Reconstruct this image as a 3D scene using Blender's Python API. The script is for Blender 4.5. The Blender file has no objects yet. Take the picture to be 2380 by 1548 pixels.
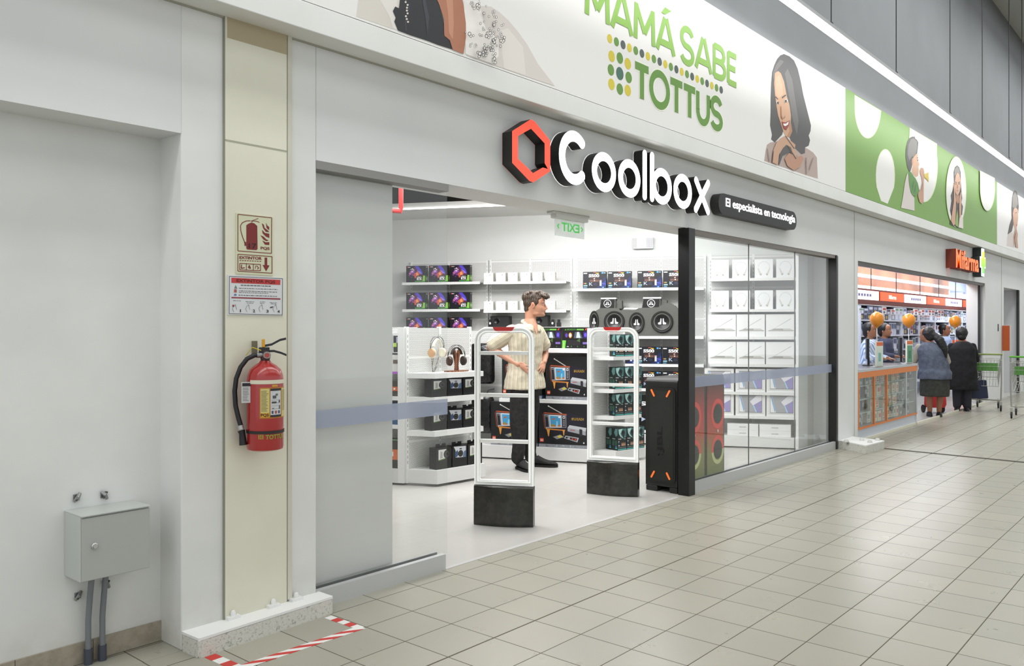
import bpy, bmesh, math, random
from mathutils import Vector, Matrix
S = bpy.context.scene
COL = S.collection
R = math.radians
# ---------------------------------------------------------------- camera
F_PX, CX, HY, CH, CD = 1940.0, 1190.0, 761.0, 1.5, 3.688   # focal px, centre, horizon row, eye height, distance to shopfront
TH = math.atan(1672.0 / F_PX)
FC, FS = math.cos(TH), math.sin(TH)
cam = bpy.data.objects.new('camera', bpy.data.cameras.new('camera'))
COL.objects.link(cam); S.camera = cam
cam.location = (0, -CD, CH)
cam.rotation_euler = (R(90), 0, TH - R(90))
cam.data.sensor_width = 36; cam.data.lens = F_PX / 2380 * 36
cam.data.shift_y = -13 / 2380
cam.data.clip_start = .05; cam.data.clip_end = 200
# ---------------------------------------------------------------- world, exposure
S.view_settings.view_transform = 'Standard'; S.view_settings.look = 'None'
S.view_settings.gamma = 1; S.view_settings.use_curve_mapping = False
S.view_settings.exposure = 0.34
W = bpy.data.worlds.new('hall_daylight'); S.world = W; W.use_nodes = True
W.node_tree.nodes['Background'].inputs[0].default_value = (.93, .97, 1, 1)
W.node_tree.nodes['Background'].inputs[1].default_value = .78
S.cycles.max_bounces = 7; S.cycles.adaptive_threshold = .02; S.cycles.diffuse_bounces = 3; S.cycles.glossy_bounces = 4
S.cycles.transparent_max_bounces = 12; S.cycles.caustics_reflective = False; S.cycles.caustics_refractive = False
S.cycles.use_denoising = True; S.cycles.sample_clamp_indirect = 6
def area(name, loc, sx, sy, watts, col=(1, 1, 1), rot=(0, 0, 0)):
    l = bpy.data.lights.new(name, 'AREA'); l.shape = 'RECTANGLE'; l.size = sx; l.size_y = sy
    l.energy = watts; l.color = col
    o = bpy.data.objects.new(name, l); COL.objects.link(o); o.location = loc; o.rotation_euler = rot
    return o
# hall lamps hung below the roof, shop lamps below the shop ceiling, pharmacy lamps
for i, x in enumerate((-1, 6, 13, 20, 27)):
    area('hall_lamp', (x, -5.2, 7.4), 6.0, 3.0, 60, (.98, 1, 1))
    area('hall_lamp', (x, -1.9, 7.3), 6.0, .5, 70, (.98, 1, 1))
for x, y in ((4.6, 1.5), (6.4, 1.5), (8.2, 1.2), (5.0, 2.5), (7.0, 2.5)):
    area('shop_lamp', (x, y, 3.0), 1.5, .5, 34, (1, 1, 1))
for x, y, r_, n_ in ((7.6, 1.1, -63.5, 8), (7.15, 1.7, -63.5, 13), (6.6, 2.5, -63.5, 13), (5.2, 2.2, -10, 10)):
    area('shop_wall_fill', (x, y, 2.93), 1.3, .25, n_, (1, 1, 1), (R(62), 0, R(r_)))  # unseen tilted lamps, added to brighten the shop walls and shelves
for x in (12.8, 15.5, 18.5, 22, 25.5):
    area('pharmacy_lamp', (x, 1.0, 2.9), 2.4, .7, 55, (.93, .96, 1))
# ---------------------------------------------------------------- pixel rays of the photo -> points of the place
def ray(px, py): return (px - CX) / F_PX, (HY - py) / F_PX
def at(px, py, Z):
    a, b = ray(px, py); X = a * Z
    return Vector((Z * FC + X * FS, Z * FS - X * FC - CD, CH + b * Z))
def gp(px, py, z=0.0):
    Z = (z - CH) / ray(px, py)[1]; return at(px, py, Z)
def onY(px, py, y0=0.0):
    a, b = ray(px, py); Z = (y0 + CD) / (FS - a * FC); return at(px, py, Z)
class Frame:
    """vertical plane through p0, running along angle rz: u along, d toward the viewer, z up"""
    def __init__(s, p0, rz):
        s.p = Vector((p0[0], p0[1], 0)); s.rz = rz
        s.u = Vector((math.cos(rz), math.sin(rz), 0)); s.n = Vector((math.sin(rz), -math.cos(rz), 0))
    def P(s, u, d=0.0, z=0.0): return s.p + s.u * u + s.n * d + Vector((0, 0, z))
    def L(s, px, py, d=0.0):
        o = Vector((0, -CD, CH)); q = at(px, py, 1.0) - o; a = s.p + s.n * d
        t = (a - o).dot(s.n) / q.dot(s.n); h = o + q * t
        return (h - s.p).dot(s.u), h.z
# ---------------------------------------------------------------- materials
def lin(h):
    h = h.lstrip('#'); c = [int(h[i:i + 2], 16) / 255 for i in (0, 2, 4)]
    return tuple(x / 12.92 if x <= .04045 else ((x + .055) / 1.055) ** 2.4 for x in c) + (1,)
MC = {}
def mat(hexc, rough=.55, metal=0.0, emit=0.0, coat=0.0, spec=None, alpha=None):
    k = (hexc, rough, metal, emit, coat, spec, alpha)
    if k in MC: return MC[k]
    m = bpy.data.materials.new('surface_' + hexc.strip('#')); m.use_nodes = True
    b = m.node_tree.nodes['Principled BSDF']
    b.inputs['Base Color'].default_value = lin(hexc); b.inputs['Roughness'].default_value = rough
    b.inputs['Metallic'].default_value = metal
    if coat: b.inputs['Coat Weight'].default_value = coat; b.inputs['Coat Roughness'].default_value = .08
    if spec is not None: b.inputs['Specular IOR Level'].default_value = spec
    if emit: b.inputs['Emission Color'].default_value = lin(hexc); b.inputs['Emission Strength'].default_value = emit
    if alpha is not None: b.inputs['Alpha'].default_value = alpha
    MC[k] = m; return m
class NT:
    def __init__(s, name):
        s.m = bpy.data.materials.new(name); s.m.use_nodes = True; s.t = s.m.node_tree; s.b = s.t.nodes['Principled BSDF']
    def n(s, typ, ins=None, **kw):
        x = s.t.nodes.new('ShaderNode' + typ)
        for k, v in kw.items(): setattr(x, k, v)
        for k, v in (ins or {}).items(): s.put(x, k, v)
        return x
    def put(s, x, k, v):
        if isinstance(v, bpy.types.NodeSocket): s.t.links.new(v, x.inputs[k])
        else: x.inputs[k].default_value = v
    def math(s, op, a, b=0.0, c=0.0):
        x = s.n('Math', operation=op); s.put(x, 0, a); s.put(x, 1, b); s.put(x, 2, c); return x.outputs[0]
    def xyz(s, kind='Object', obj=None):
        t = s.n('TexCoord'); p = s.n('SeparateXYZ'); s.t.links.new(t.outputs[kind], p.inputs[0]); return t.outputs[kind], p.outputs[0], p.outputs[1], p.outputs[2]
    def noise(s, vec, scale, detail=3.0, rough=.55):
        x = s.n('TexNoise', {'Scale': scale, 'Detail': detail, 'Roughness': rough}); s.t.links.new(vec, x.inputs['Vector']); return x.outputs['Fac']
    def ramp(s, fac, stops):
        x = s.n('ValToRGB'); s.t.links.new(fac, x.inputs[0]); e = x.color_ramp.elements
        e[0].position, e[0].color = stops[0][0], lin(stops[0][1]); e[1].position, e[1].color = stops[-1][0], lin(stops[-1][1])
        for p, c in stops[1:-1]: q = e.new(p); q.color = lin(c)
        return x.outputs[0]
    def mix(s, f, a, b):
        x = s.n('Mix', data_type='RGBA'); s.put(x, 0, f)
        for i, v in ((6, a), (7, b)):
            s.put(x, i, lin(v) if isinstance(v, str) else v)
        return x.outputs[2]
    def bump(s, h, d, st=1.0):
        x = s.n('Bump', {'Strength': st, 'Distance': d}); s.t.links.new(h, x.inputs['Height']); s.t.links.new(x.outputs[0], s.b.inputs['Normal'])
def plaster(name, c1, c2, rough=.62, scale=1.3, dirt=None):
    k = NT(name); v, x, y, z = k.xyz('Generated' if False else 'Object')
    c = k.mix(k.ramp(k.noise(v, scale, 4), [(.35, '#000000'), (.65, '#ffffff')]), c1, c2)
    if dirt:
        lo = k.math('SMOOTH_MAX', k.math('SUBTRACT', 1.0, k.math('DIVIDE', z, dirt[0])), 0.0, .05)
        d = k.math('MULTIPLY', k.math('MINIMUM', lo, 1.0), k.noise(v, 9, 5)); c = k.mix(k.math('MINIMUM', d, .6), c, dirt[1])
    k.put(k.b, 'Base Color', c); k.b.inputs['Roughness'].default_value = rough
    k.bump(k.noise(v, 60, 3), .0008, .35); return k.m
def tiles(name, ox, oy, sx, sy, g, tile1, tile2, grout, rough, bold=None, spec=.5):
    k = NT(name); v, x, y, z = k.xyz('Object')
    def cell(c, o, s):
        f = k.math('FRACT', k.math('DIVIDE', k.math('SUBTRACT', c, o), s)); i = k.math('FLOOR', k.math('DIVIDE', k.math('SUBTRACT', c, o), s))
        e = k.math('MULTIPLY', k.math('MINIMUM', f, k.math('SUBTRACT', 1.0, f)), s); return e, i
    ex, ix = cell(x, ox, sx); ey, iy = cell(y, oy, sy)
    line = k.math('LESS_THAN', k.math('MINIMUM', ex, ey), g)
    if bold is not None:
        b = k.math('LESS_THAN', k.math('ABSOLUTE', k.math('SUBTRACT', y, bold)), g * 1.9); line = k.math('MAXIMUM', line, b)
    cv = k.n('CombineXYZ', {0: ix, 1: iy}); wn = k.n('TexWhiteNoise', noise_dimensions='3D'); k.t.links.new(cv.outputs[0], wn.inputs[0])
    f = k.math('ADD', k.math('MULTIPLY', wn.outputs[0], .55), k.math('MULTIPLY', k.noise(v, 2.2, 5), .6))
    c = k.mix(k.math('SUBTRACT', f, .05), tile1, tile2)
    c = k.mix(k.math('MULTIPLY', k.ramp(k.noise(v, 26, 5), [(.66, '#000000'), (.82, '#ffffff')]), .07), c, '#8f8a78')
    k.put(k.b, 'Base Color', k.mix(line, c, grout))
    k.put(k.b, 'Roughness', k.math('ADD', k.math('MULTIPLY', line, .4), k.math('ADD', rough, k.math('MULTIPLY', k.noise(v, 3.5, 4), .1))))
    k.b.inputs['Specular IOR Level'].default_value = spec
    h = k.math('SUBTRACT', k.math('MULTIPLY', k.noise(v, 7, 2), .25), line); k.bump(h, .0012, .5); return k.m
def perforated(name, step=.0155, hole=.0036, base='#e6e6e3', dark='#55534e'):  # holes are dark dots in the colour, standing for the shaded gap behind
    k = NT(name); v, x, y, z = k.xyz('Object')
    sz = step * .62
    r = k.math('FLOOR', k.math('DIVIDE', z, sz)); odd = k.math('MULTIPLY', k.math('MODULO', k.math('ABSOLUTE', r), 2.0), step / 2)
    fx = k.math('SUBTRACT', k.math('FRACT', k.math('DIVIDE', k.math('ADD', k.math('ADD', x, 50.0), odd), step)), .5)
    fz = k.math('SUBTRACT', k.math('FRACT', k.math('DIVIDE', z, sz)), .5)
    dx = k.math('MULTIPLY', fx, step); dz = k.math('MULTIPLY', fz, sz)
    d = k.math('SQRT', k.math('ADD', k.math('MULTIPLY', dx, dx), k.math('MULTIPLY', dz, dz)))
    h = k.math('LESS_THAN', d, hole); band = k.math('GREATER_THAN', k.math('FRACT', k.math('DIVIDE', z, .4)), .06)
    h = k.math('MULTIPLY', h, band)
    k.put(k.b, 'Base Color', k.mix(h, base, dark)); k.b.inputs['Roughness'].default_value = .45; return k.m
def glass(name, refl=1.0):
    m = bpy.data.materials.new(name); m.use_nodes = True; t = m.node_tree; t.nodes.clear()
    o = t.nodes.new('ShaderNodeOutputMaterial'); mx = t.nodes.new('ShaderNodeMixShader'); tr = t.nodes.new('ShaderNodeBsdfTransparent')
    gl = t.nodes.new('ShaderNodeBsdfGlossy'); gl.inputs['Roughness'].default_value = .02; fr = t.nodes.new('ShaderNodeFresnel'); fr.inputs[0].default_value = 1.5
    ge = t.nodes.new('ShaderNodeNewGeometry'); io = t.nodes.new('ShaderNodeMapRange'); io.inputs[3].default_value = 1.5; io.inputs[4].default_value = 1 / 1.5
    t.links.new(ge.outputs['Backfacing'], io.inputs[0]); t.links.new(io.outputs[0], fr.inputs[0])
    ml = t.nodes.new('ShaderNodeMath'); ml.operation = 'MULTIPLY'; ml.inputs[1].default_value = refl
    tr.inputs[0].default_value = (.97, .98, .975, 1)
    t.links.new(fr.outputs[0], ml.inputs[0]); t.links.new(ml.outputs[0], mx.inputs[0]); t.links.new(tr.outputs[0], mx.inputs[1]); t.links.new(gl.outputs[0], mx.inputs[2]); t.links.new(mx.outputs[0], o.inputs[0])
    return m
def speckle(name, c1, c2, scale, rough=.8, bump=.001, thr=(.4, .6)):
    k = NT(name); v, x, y, z = k.xyz('Object')
    k.put(k.b, 'Base Color', k.ramp(k.noise(v, scale, 6, .65), [(thr[0], c1), (thr[1], c2)])); k.b.inputs['Roughness'].default_value = rough
    if bump: k.bump(k.noise(v, scale * 1.5, 4), bump, .8)
    return k.m
WHITE = mat('#e4e4e2', .45); METAL = mat('#9b9c9c', .35, .8); DARK = mat('#141412', .5); BLACKP = mat('#0b0b0b', .38)
SHELFW = mat('#ebebe9', .35); GLASS = glass('clear_glass', 1.0)
PERF = perforated('perforated_sheet')
# ---------------------------------------------------------------- mesh builder
TXT = {}
def text_geo(s, bold=0.0, depth=0.0):
    k = (s, bold, depth)
    if k in TXT: return TXT[k]
    c = bpy.data.curves.new('lettering', 'FONT'); c.body = s; c.size = 1; c.offset = bold; c.resolution_u = 3; c.extrude = depth
    o = bpy.data.objects.new('lettering', c); COL.objects.link(o); dg = bpy.context.evaluated_depsgraph_get(); dg.update()
    me = bpy.data.meshes.new_from_object(o.evaluated_get(dg))
    V = [tuple(v.co) for v in me.vertices]; Fc = [tuple(p.vertices) for p in me.polygons]
    bpy.data.objects.remove(o); bpy.data.curves.remove(c); bpy.data.meshes.remove(me)
    xs = [v[0] for v in V]; ys = [v[1] for v in V]; x0, x1, y0, y1 = min(xs), max(xs), min(ys), max(ys)
    V = [((v[0] - x0) / (x1 - x0), (v[1] - y0) / (y1 - y0), v[2]) for v in V]
    TXT[k] = (V, Fc, (x1 - x0) / (y1 - y0)); return TXT[k]
class MB:
    def __init__(s, T=None): s.v = []; s.f = []; s.fm = []; s.mats = []; s.T = T or (lambda x, y, z: (x, y, z)); s.sm = []
    def mi(s, m):
        if m not in s.mats: s.mats.append(m)
        return s.mats.index(m)
    def add(s, V, Fc, m, smooth=False, T=None):
        T = T or s.T; n = len(s.v); s.v += [Vector(T(*p)) for p in V]; i = s.mi(m)
        for f in Fc: s.f.append([n + k for k in f]); s.fm.append(i); s.sm.append(smooth)
        return s
    def box(s, x0, x1, y0, y1, z0, z1, m, T=None):
        V = [(x, y, z) for z in (z0, z1) for y in (y0, y1) for x in (x0, x1)]
        return s.add(V, [(0, 2, 3, 1), (4, 5, 7, 6), (0, 1, 5, 4), (2, 6, 7, 3), (1, 3, 7, 5), (0, 4, 6, 2)], m, False, T)
    def prism(s, poly, w0, w1, m, T=None, axis='y', side=None):
        """2-D outline (u,v) extruded: axis y -> (u, w, v), axis z -> (u, v, w), axis x -> (w, u, v)"""
        g = {'y': lambda u, v, w: (u, w, v), 'z': lambda u, v, w: (u, v, w), 'x': lambda u, v, w: (w, u, v)}[axis]
        n = len(poly); V = [g(u, v, w0) for u, v in poly] + [g(u, v, w1) for u, v in poly]
        s.add(V, [tuple(range(n))], m, False, T); s.add(V, [tuple(range(2 * n - 1, n - 1, -1))], m, False, T)
        return s.add(V, [(i, (i + 1) % n, n + (i + 1) % n, n + i) for i in range(n)], side or m, False, T)
    def ngon(s, pts, m, T=None): return s.add(pts, [tuple(range(len(pts)))], m, False, T)
    def ring(s, ou, inn, m, T=None):
        n = len(ou); return s.add(list(ou) + list(inn), [(i, (i + 1) % n, n + (i + 1) % n, n + i) for i in range(n)], m, False, T)
    def tube(s, pts, r, m, seg=8, cap=True, closed=False, T=None, sq=None):
        P = [Vector(p) for p in pts]; n = len(P); rr = r if isinstance(r, (list, tuple)) else [r] * n
        V = []; up = None
        for i in range(n):
            d = (P[(i + 1) % n] - P[i - 1]) if closed else (P[min(i + 1, n - 1)] - P[max(i - 1, 0)])
            d.normalize()
            if up is None: up = d.orthogonal().normalized()
            up = (up - d * up.dot(d)).normalized(); w = d.cross(up)
            for k in range(seg):
                a = 2 * math.pi * k / seg; V.append(tuple(P[i] + (up * math.cos(a) + w * math.sin(a)) * rr[i]))
        Fc = []
        for i in range(n if closed else n - 1):
            j = (i + 1) % n
            for k in range(seg): l = (k + 1) % seg; Fc.append((i * seg + k, i * seg + l, j * seg + l, j * seg + k))
        if cap and not closed: Fc += [tuple(range(seg - 1, -1, -1)), tuple((n - 1) * seg + k for k in range(seg))]
        return s.add(V, Fc, m, seg > 5, T)
    def loft(s, rings, m, cap=True, T=None, smooth=True, closed=False):
        k = len(rings[0]); V = [p for r in rings for p in r]; Fc = []
        for i in range(len(rings) - (0 if closed else 1)):
            j = (i + 1) % len(rings)
            for a in range(k): b = (a + 1) % k; Fc.append((i * k + a, i * k + b, j * k + b, j * k + a))
        if cap and not closed: Fc += [tuple(range(k - 1, -1, -1)), tuple((len(rings) - 1) * k + a for a in range(k))]
        return s.add(V, Fc, m, smooth, T)
    def lathe(s, prof, m, c=(0, 0), seg=24, T=None, smooth=True):
        return s.loft([[(c[0] + r * math.cos(2 * math.pi * a / seg), c[1] + r * math.sin(2 * math.pi * a / seg), z) for a in range(seg)] for r, z in prof], m, False, T, smooth)
    def ell(s, c, r, m, seg=16, rings=10, T=None, M=None):
        V = []; Fc = []
        for i in range(rings + 1):
            t = math.pi * i / rings
            for a in range(seg):
                p = Vector((r[0] * math.sin(t) * math.cos(2 * math.pi * a / seg), r[1] * math.sin(t) * math.sin(2 * math.pi * a / seg), r[2] * math.cos(t)))
                if M: p = M @ p
                V.append(tuple(p + Vector(c)))
        for i in range(rings):
            for a in range(seg): b = (a + 1) % seg; Fc.append((i * seg + a, (i + 1) * seg + a, (i + 1) * seg + b, i * seg + b))
        return s.add(V, Fc, m, True, T)
    def text(s, t, rect, m, G, bold=0.0, depth=0.0, side=None):
        """lettering fitted in rect (u0,v0,u1,v1); G maps (u,v,w) to space"""
        V, Fc, asp = text_geo(t, bold, depth); u0, v0, u1, v1 = rect
        VV = [G(u0 + (u1 - u0) * x, v0 + (v1 - v0) * y, w) for x, y, w in V]
        if depth and side is not None:
            a = [f for f in Fc if all(V[i][2] > 0 for i in f)]; b = [f for f in Fc if not all(V[i][2] > 0 for i in f)]
            s.add(VV, a, m, False, s.T); s.add(VV, b, side, False, s.T)
        else: s.add(VV, Fc, m, False, s.T)
        return s
    def build(s, name, parent=None, loc=None, rz=None, bevel=0, bseg=2, angle=40, sub=0):
        me = bpy.data.meshes.new(name); me.from_pydata([tuple(v) for v in s.v], [], s.f)
        for m in s.mats: me.materials.append(m)
        me.polygons.foreach_set('material_index', s.fm); me.polygons.foreach_set('use_smooth', s.sm); me.update()
        if any(s.sm) and not all(s.sm) or any(s.sm):
            try: me.set_sharp_from_angle(angle=R(angle))
            except Exception: pass
        o = bpy.data.objects.new(name, me); COL.objects.link(o)
        if parent: o.parent = parent
        if loc is not None: o.location = loc
        if rz is not None: o.rotation_euler = (0, 0, rz)
        if bevel:
            b = o.modifiers.new('bevel', 'BEVEL'); b.width = bevel; b.segments = bseg; b.limit_method = 'ANGLE'; b.angle_limit = R(35)
        if sub: q = o.modifiers.new('sub', 'SUBSURF'); q.levels = sub; q.render_levels = sub
        return o
def tag(o, label=None, cat=None, group=None, kind=None):
    if label: o['label'] = label
    if cat: o['category'] = cat
    if group: o['group'] = group
    if kind: o['kind'] = kind
    return o
def empty(name, loc=(0, 0, 0), rz=0.0):
    o = bpy.data.objects.new(name, None); COL.objects.link(o); o.location = loc; o.rotation_euler = (0, 0, rz); o.empty_display_size = .05; return o
def struct(o): o['kind'] = 'structure'; return o
def dup(o, loc, rz=None, label=None, group=None, parent=None):
    c = o.copy(); COL.objects.link(c); c.location = loc
    if rz is not None: c.rotation_euler = (0, 0, rz)
    if parent: c.parent = parent
    if label: c['label'] = label
    if group: c['group'] = group
    for ch in list(o.children):
        d = ch.copy(); COL.objects.link(d); d.parent = c
        for g in list(ch.children): e = g.copy(); COL.objects.link(e); e.parent = d
    return c
ORD = ['first', 'second', 'third', 'fourth', 'fifth', 'sixth', 'seventh', 'eighth', 'ninth', 'tenth']
def circ(cx, cy, rx, ry=None, n=24, a0=0.0): ry = rx if ry is None else ry; return [(cx + rx * math.cos(a0 + 2 * math.pi * i / n), cy + ry * math.sin(a0 + 2 * math.pi * i / n)) for i in range(n)]

# stroke lettering: polylines in a unit box, drawn with square ends
def arcp(cx, cy, rx, ry, a0, a1, n=14): return [(cx + rx * math.cos(R(a0 + (a1 - a0) * i / n)), cy + ry * math.sin(R(a0 + (a1 - a0) * i / n))) for i in range(n + 1)]
GL = {
 'M': [[(.05, 0), (.09, 1)], [(.09, .93), (.5, .25)], [(.5, .25), (.91, .93)], [(.91, 1), (.95, 0)]],
 'A': [[(.02, 0), (.46, 1)], [(.98, 0), (.54, 1)], [(.2, .26), (.8, .26)]],
 'S': [arcp(.5, .73, .4, .27, 20, 180) + arcp(.5, .73, .4, .25, 180, 270, 8)[1:] + arcp(.5, .25, .42, .23, 90, 0, 8)[1:] + arcp(.5, .25, .42, .25, 0, -160)[1:]],
 'B': [[(.1, 0), (.1, 1)], [(.1, .97)] + arcp(.5, .745, .36, .225, 90, -90, 10) + [(.1, .52)], [(.1, .52)] + arcp(.52, .275, .42, .245, 90, -90, 10) + [(.1, .03)]],
 'E': [[(.12, 0), (.12, 1)], [(.12, .96), (.95, .96)], [(.12, .52), (.85, .52)], [(.12, .04), (.95, .04)]],
 'T': [[(.0, .95), (1, .95)], [(.5, 0), (.5, .95)]],
 'O': [arcp(.5, .5, .46, .5, 0, 360, 28)],
 'U': [[(.08, 1), (.08, .4)] + arcp(.5, .4, .42, .4, 180, 360, 12) + [(.92, 1)]],
}
def stroke(b, pts, w, m, G, k=0, closed=False):
    P = [Vector(p) for p in pts]; n = len(P); L = []; Rr = []
    for i in range(n):
        d = (P[min(i + 1, n - 1)] - P[max(i - 1, 0)])
        if closed and i in (0, n - 1): d = P[1] - P[n - 2]
        d.normalize(); q = Vector((-d.y, d.x)) * w / 2; L.append(P[i] + q); Rr.append(P[i] - q)
    V = [G(v.x, v.y, k) for v in L] + [G(v.x, v.y, k) for v in Rr]
    b.add(V, [(i, i + 1, n + i + 1, n + i) for i in range(n - 1)], m)
def word(b, s, u0, u1, v0, v1, w, m, G, widths=None, k=0, gap=.12):
    ws = [(widths or {}).get(c, 1.0) for c in s]; tot = sum(ws) + gap * (len(s) - 1); x = u0; sc = (u1 - u0) / tot
    for c, cw_ in zip(s, ws):
        if c != ' ':
            for pl_ in GL[c]: stroke(b, [(x + p[0] * cw_ * sc, v0 + p[1] * (v1 - v0)) for p in pl_], w, m, G, k + .3 * GL[c].index(pl_), closed=(c == 'O'))
        x += (cw_ + gap) * sc
# ================================================================ SETTING
TX, TY = 2.687, -.989
NX_ = onY(421, 700).x
FLOOR_M = tiles('beige_tile_floor', TX, TY, .3114, .2907, .0026, '#aba799', '#a09d90', '#55503f', .24, bold=TY, spec=.25)
SHOPFL_M = tiles('white_tile_floor', .1, .05, .6, .6, .0013, '#cbc8c2', '#c2bfba', '#b3aea6', .17)
struct(MB().box(-4, 44, -16, 0, -.1, 0, FLOOR_M).build('floor'))
struct(MB().box(-4, NX_, 0, .2, -.05, .0012, FLOOR_M).build('floor_niche'))
struct(MB().box(-6, 10.46, 0, 9.5, -.1, .0, SHOPFL_M).build('floor_shop'))
struct(MB().box(10.46, 28, 0, 5, -.1, .0, SHOPFL_M).build('floor_pharmacy'))
JX0, JX1, JTOP = onY(735, 700).x, onY(1947, 700).x, 2.39
PX0, PX1, PTOP = onY(1994, 700).x, onY(2290, 700).x, 2.37
DX0, DX1 = onY(2333, 700).x, onY(2370, 700).x
NX, NTOP = onY(421, 700).x, 2.40
WALL_M = plaster('white_painted_wall', '#e2e2e1', '#dcdddc', .6, 1.1)
DIRTY_M = plaster('scuffed_white_wall', '#e6e6e3', '#dcddda', .6, 1.6, dirt=(.3, '#b4b1a6'))
UP_M = plaster('grey_upper_wall', '#9c9ea2', '#939598', .7, .5)
PILLAR_M = plaster('cream_pillar_paint', '#e6e3d2', '#dedbc9', .5, 1.3, dirt=(.22, '#bdb9a8'))
w = MB()
w.box(NX, JX0, 0, .34, 0, 3.0, DIRTY_M)
struct(w.build('wall_front_left_pier', bevel=.006))
struct(MB().box(-4, NX, 0, .34, NTOP, 3.0, WALL_M).build('wall_front_left_lintel'))
struct(MB().box(-4, NX, .2, .34, 0, NTOP, DIRTY_M).build('wall_left_niche'))
struct(MB().box(JX0, JX1, 0, .34, JTOP, 3.0, WALL_M).build('wall_front_shop_lintel'))
XS = onY(1985, 540).x
w = MB(); w.box(JX1, PX0, 0, .34, 0, 3.0, WALL_M); w.box(XS, XS + .012, -.004, 0, 0.1, 3.0, mat('#b9b6aa', .6))
struct(w.build('wall_front_middle_pier'))
struct(MB().box(PX0, PX1, 0, .34, PTOP, 3.0, WALL_M).build('wall_front_pharmacy_lintel'))
XS2 = onY(2327, 700).x
w = MB(); w.box(PX1, DX0, 0, .34, 0, 3.0, WALL_M); w.box(XS2, XS2 + .02, -.004, 0, 0.05, 3.0, mat('#a8a69c', .6))
struct(w.build('wall_front_right_pier'))
DTOP = onY(2333, 668).z
w = MB(); w.box(DX0, DX1, 0, .34, DTOP, 3.0, WALL_M); w.box(DX1, 44, 0, .34, 0, 3.0, WALL_M)
struct(w.build('wall_front_far'))
# ledge with its soffit, banner wall above, upper wall, hall roof
LY = -.16
struct(MB().box(-4, 44, LY, .34, 3.0, 3.14, plaster('ledge_paint', '#e8e8e5', '#e0e0dc', .6)).build('trim_1', bevel=.004))
struct(MB().box(-4, 44, LY + .013, .34, 3.14, 7.9, UP_M).build('wall_front_upper'))
# thin grey-beige strip where the ledge underside meets the wall
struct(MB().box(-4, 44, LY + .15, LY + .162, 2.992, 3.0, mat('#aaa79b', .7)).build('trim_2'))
ROOF_M = NT('corrugated_roof_sheet'); v, x, y, z = ROOF_M.xyz('Object')
ROOF_M.bump(ROOF_M.math('PINGPONG', x, .11), .05, 1.0); ROOF_M.b.inputs['Base Color'].default_value = lin('#c9cac4'); ROOF_M.b.inputs['Roughness'].default_value = .5; ROOF_M = ROOF_M.m
struct(MB().box(-4, 44, -16, .34, 7.9, 8.0, ROOF_M).build('ceiling'))
p = onY(2345, 30, -.5)
bm = MB(); bm.box(-4, 44, -1.0, -.86, 7.5, 7.9, mat('#8d8f8f', .5, .3)); struct(bm.build('trim_3'))
tr = empty('roof_truss', (24, -.2, 7.3)); tag(tr, 'dark steel roof truss meeting the upper wall at top right', 'roof truss')
b = MB(); b.tube([(0, 0, .2), (0, -6, .45)], .05, mat('#6b6e70', .5, .4)); b.build('top_chord', tr)
b = MB(); b.tube([(0, 0, -.25), (0, -6, 0)], .05, mat('#6b6e70', .5, .4)); b.build('bottom_chord', tr)
for i in range(7):
    b = MB(); y0 = -.1 - i * .8; b.tube([(0, y0, .2 - y0 * .04), (0, y0 - .4, -.23 - (y0 - .4) * .04), (0, y0 - .8, .2 - (y0 - .8) * .04)], .025, mat('#6b6e70', .5, .4)); b.build('web_bar', tr)
# cream pillar cladding
CX0, CX1 = onY(520, 700).x, onY(663, 700).x
w = MB(); w.box(CX0, CX1, -.014, 0, .09, 3.0, PILLAR_M)
w.box(CX0, CX1, -.0152, -.013, 2.40, 2.408, mat('#a9a795', .6)); w.box(CX0 - .006, CX0, -.012, 0, .09, 3.0, mat('#8f8d80', .7)); w.box(CX1, CX1 + .005, -.008, 0, .1, 3.0, mat('#a9a690', .7))
w.box(CX1 + .005, CX1 + .03, -.016, 0, .1, 3.0, mat('#cfccbd', .6)); w.box(CX0 + .01, CX1, -.0155, -.013, 2.90, 3.0, mat('#b7a98c', .7))
struct(w.build('trim_4'))
# plinths
CONC = speckle('chipped_painted_concrete', '#8a877d', '#d2d0c8', 75, .85, .003, (.3, .47))
def plinth(poly, h, name, label):
    o = empty(name, (0, 0, 0)); tag(o, label, 'plinth')
    def up(k, z): 
        c = Vector((sum(p[0] for p in poly) / len(poly), sum(p[1] for p in poly) / len(poly)))
        return [(c.x + (p[0] - c.x) * k, c.y + (p[1] - c.y) * k) for p in poly]
    b = MB(); b.prism(poly, 0, h - .012, CONC, axis='z'); b.build('concrete_base', o, bevel=.008)
    b = MB(); b.prism(up(1.0, 0), h - .014, h, mat('#e9e9e7', .7), axis='z'); b.build('painted_top', o, bevel=.006)
    return o
q0, q1 = gp(461, 1530), gp(773, 1425)
pl = plinth([(q0.x, -.145), (q1.x, -.118), (q1.x + .0, 0), (NX + .002, 0)], .09, 'plinth', 'low white chipped concrete plinth under the cream pillar')
for px, py in ((553, 1442), (638, 1411), (684, 1393)):
    g = gp(px, py, .09); b = MB(); b.box(g.x - .035, g.x + .03, -.045, -.003, .088, .104, WHITE); b.lathe([(.012, .1), (.013, .118), (.009, .128), (.0, .129)], WHITE, (g.x, -.024), 10)
    b.build('anchor_bolt', pl)
a = [gp(1948, 1048), gp(2012, 1055), gp(2056, 1043), gp(2000, 1022)]
pr = plinth([(JX1 + .02, -.002), (JX1 + .02, a[0].y), (a[1].x, a[1].y), (a[2].x, a[2].y), (a[2].x + .15, -.002)], .1, 'plinth', 'low broken concrete plinth at the foot of the pier left of the pharmacy')
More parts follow.
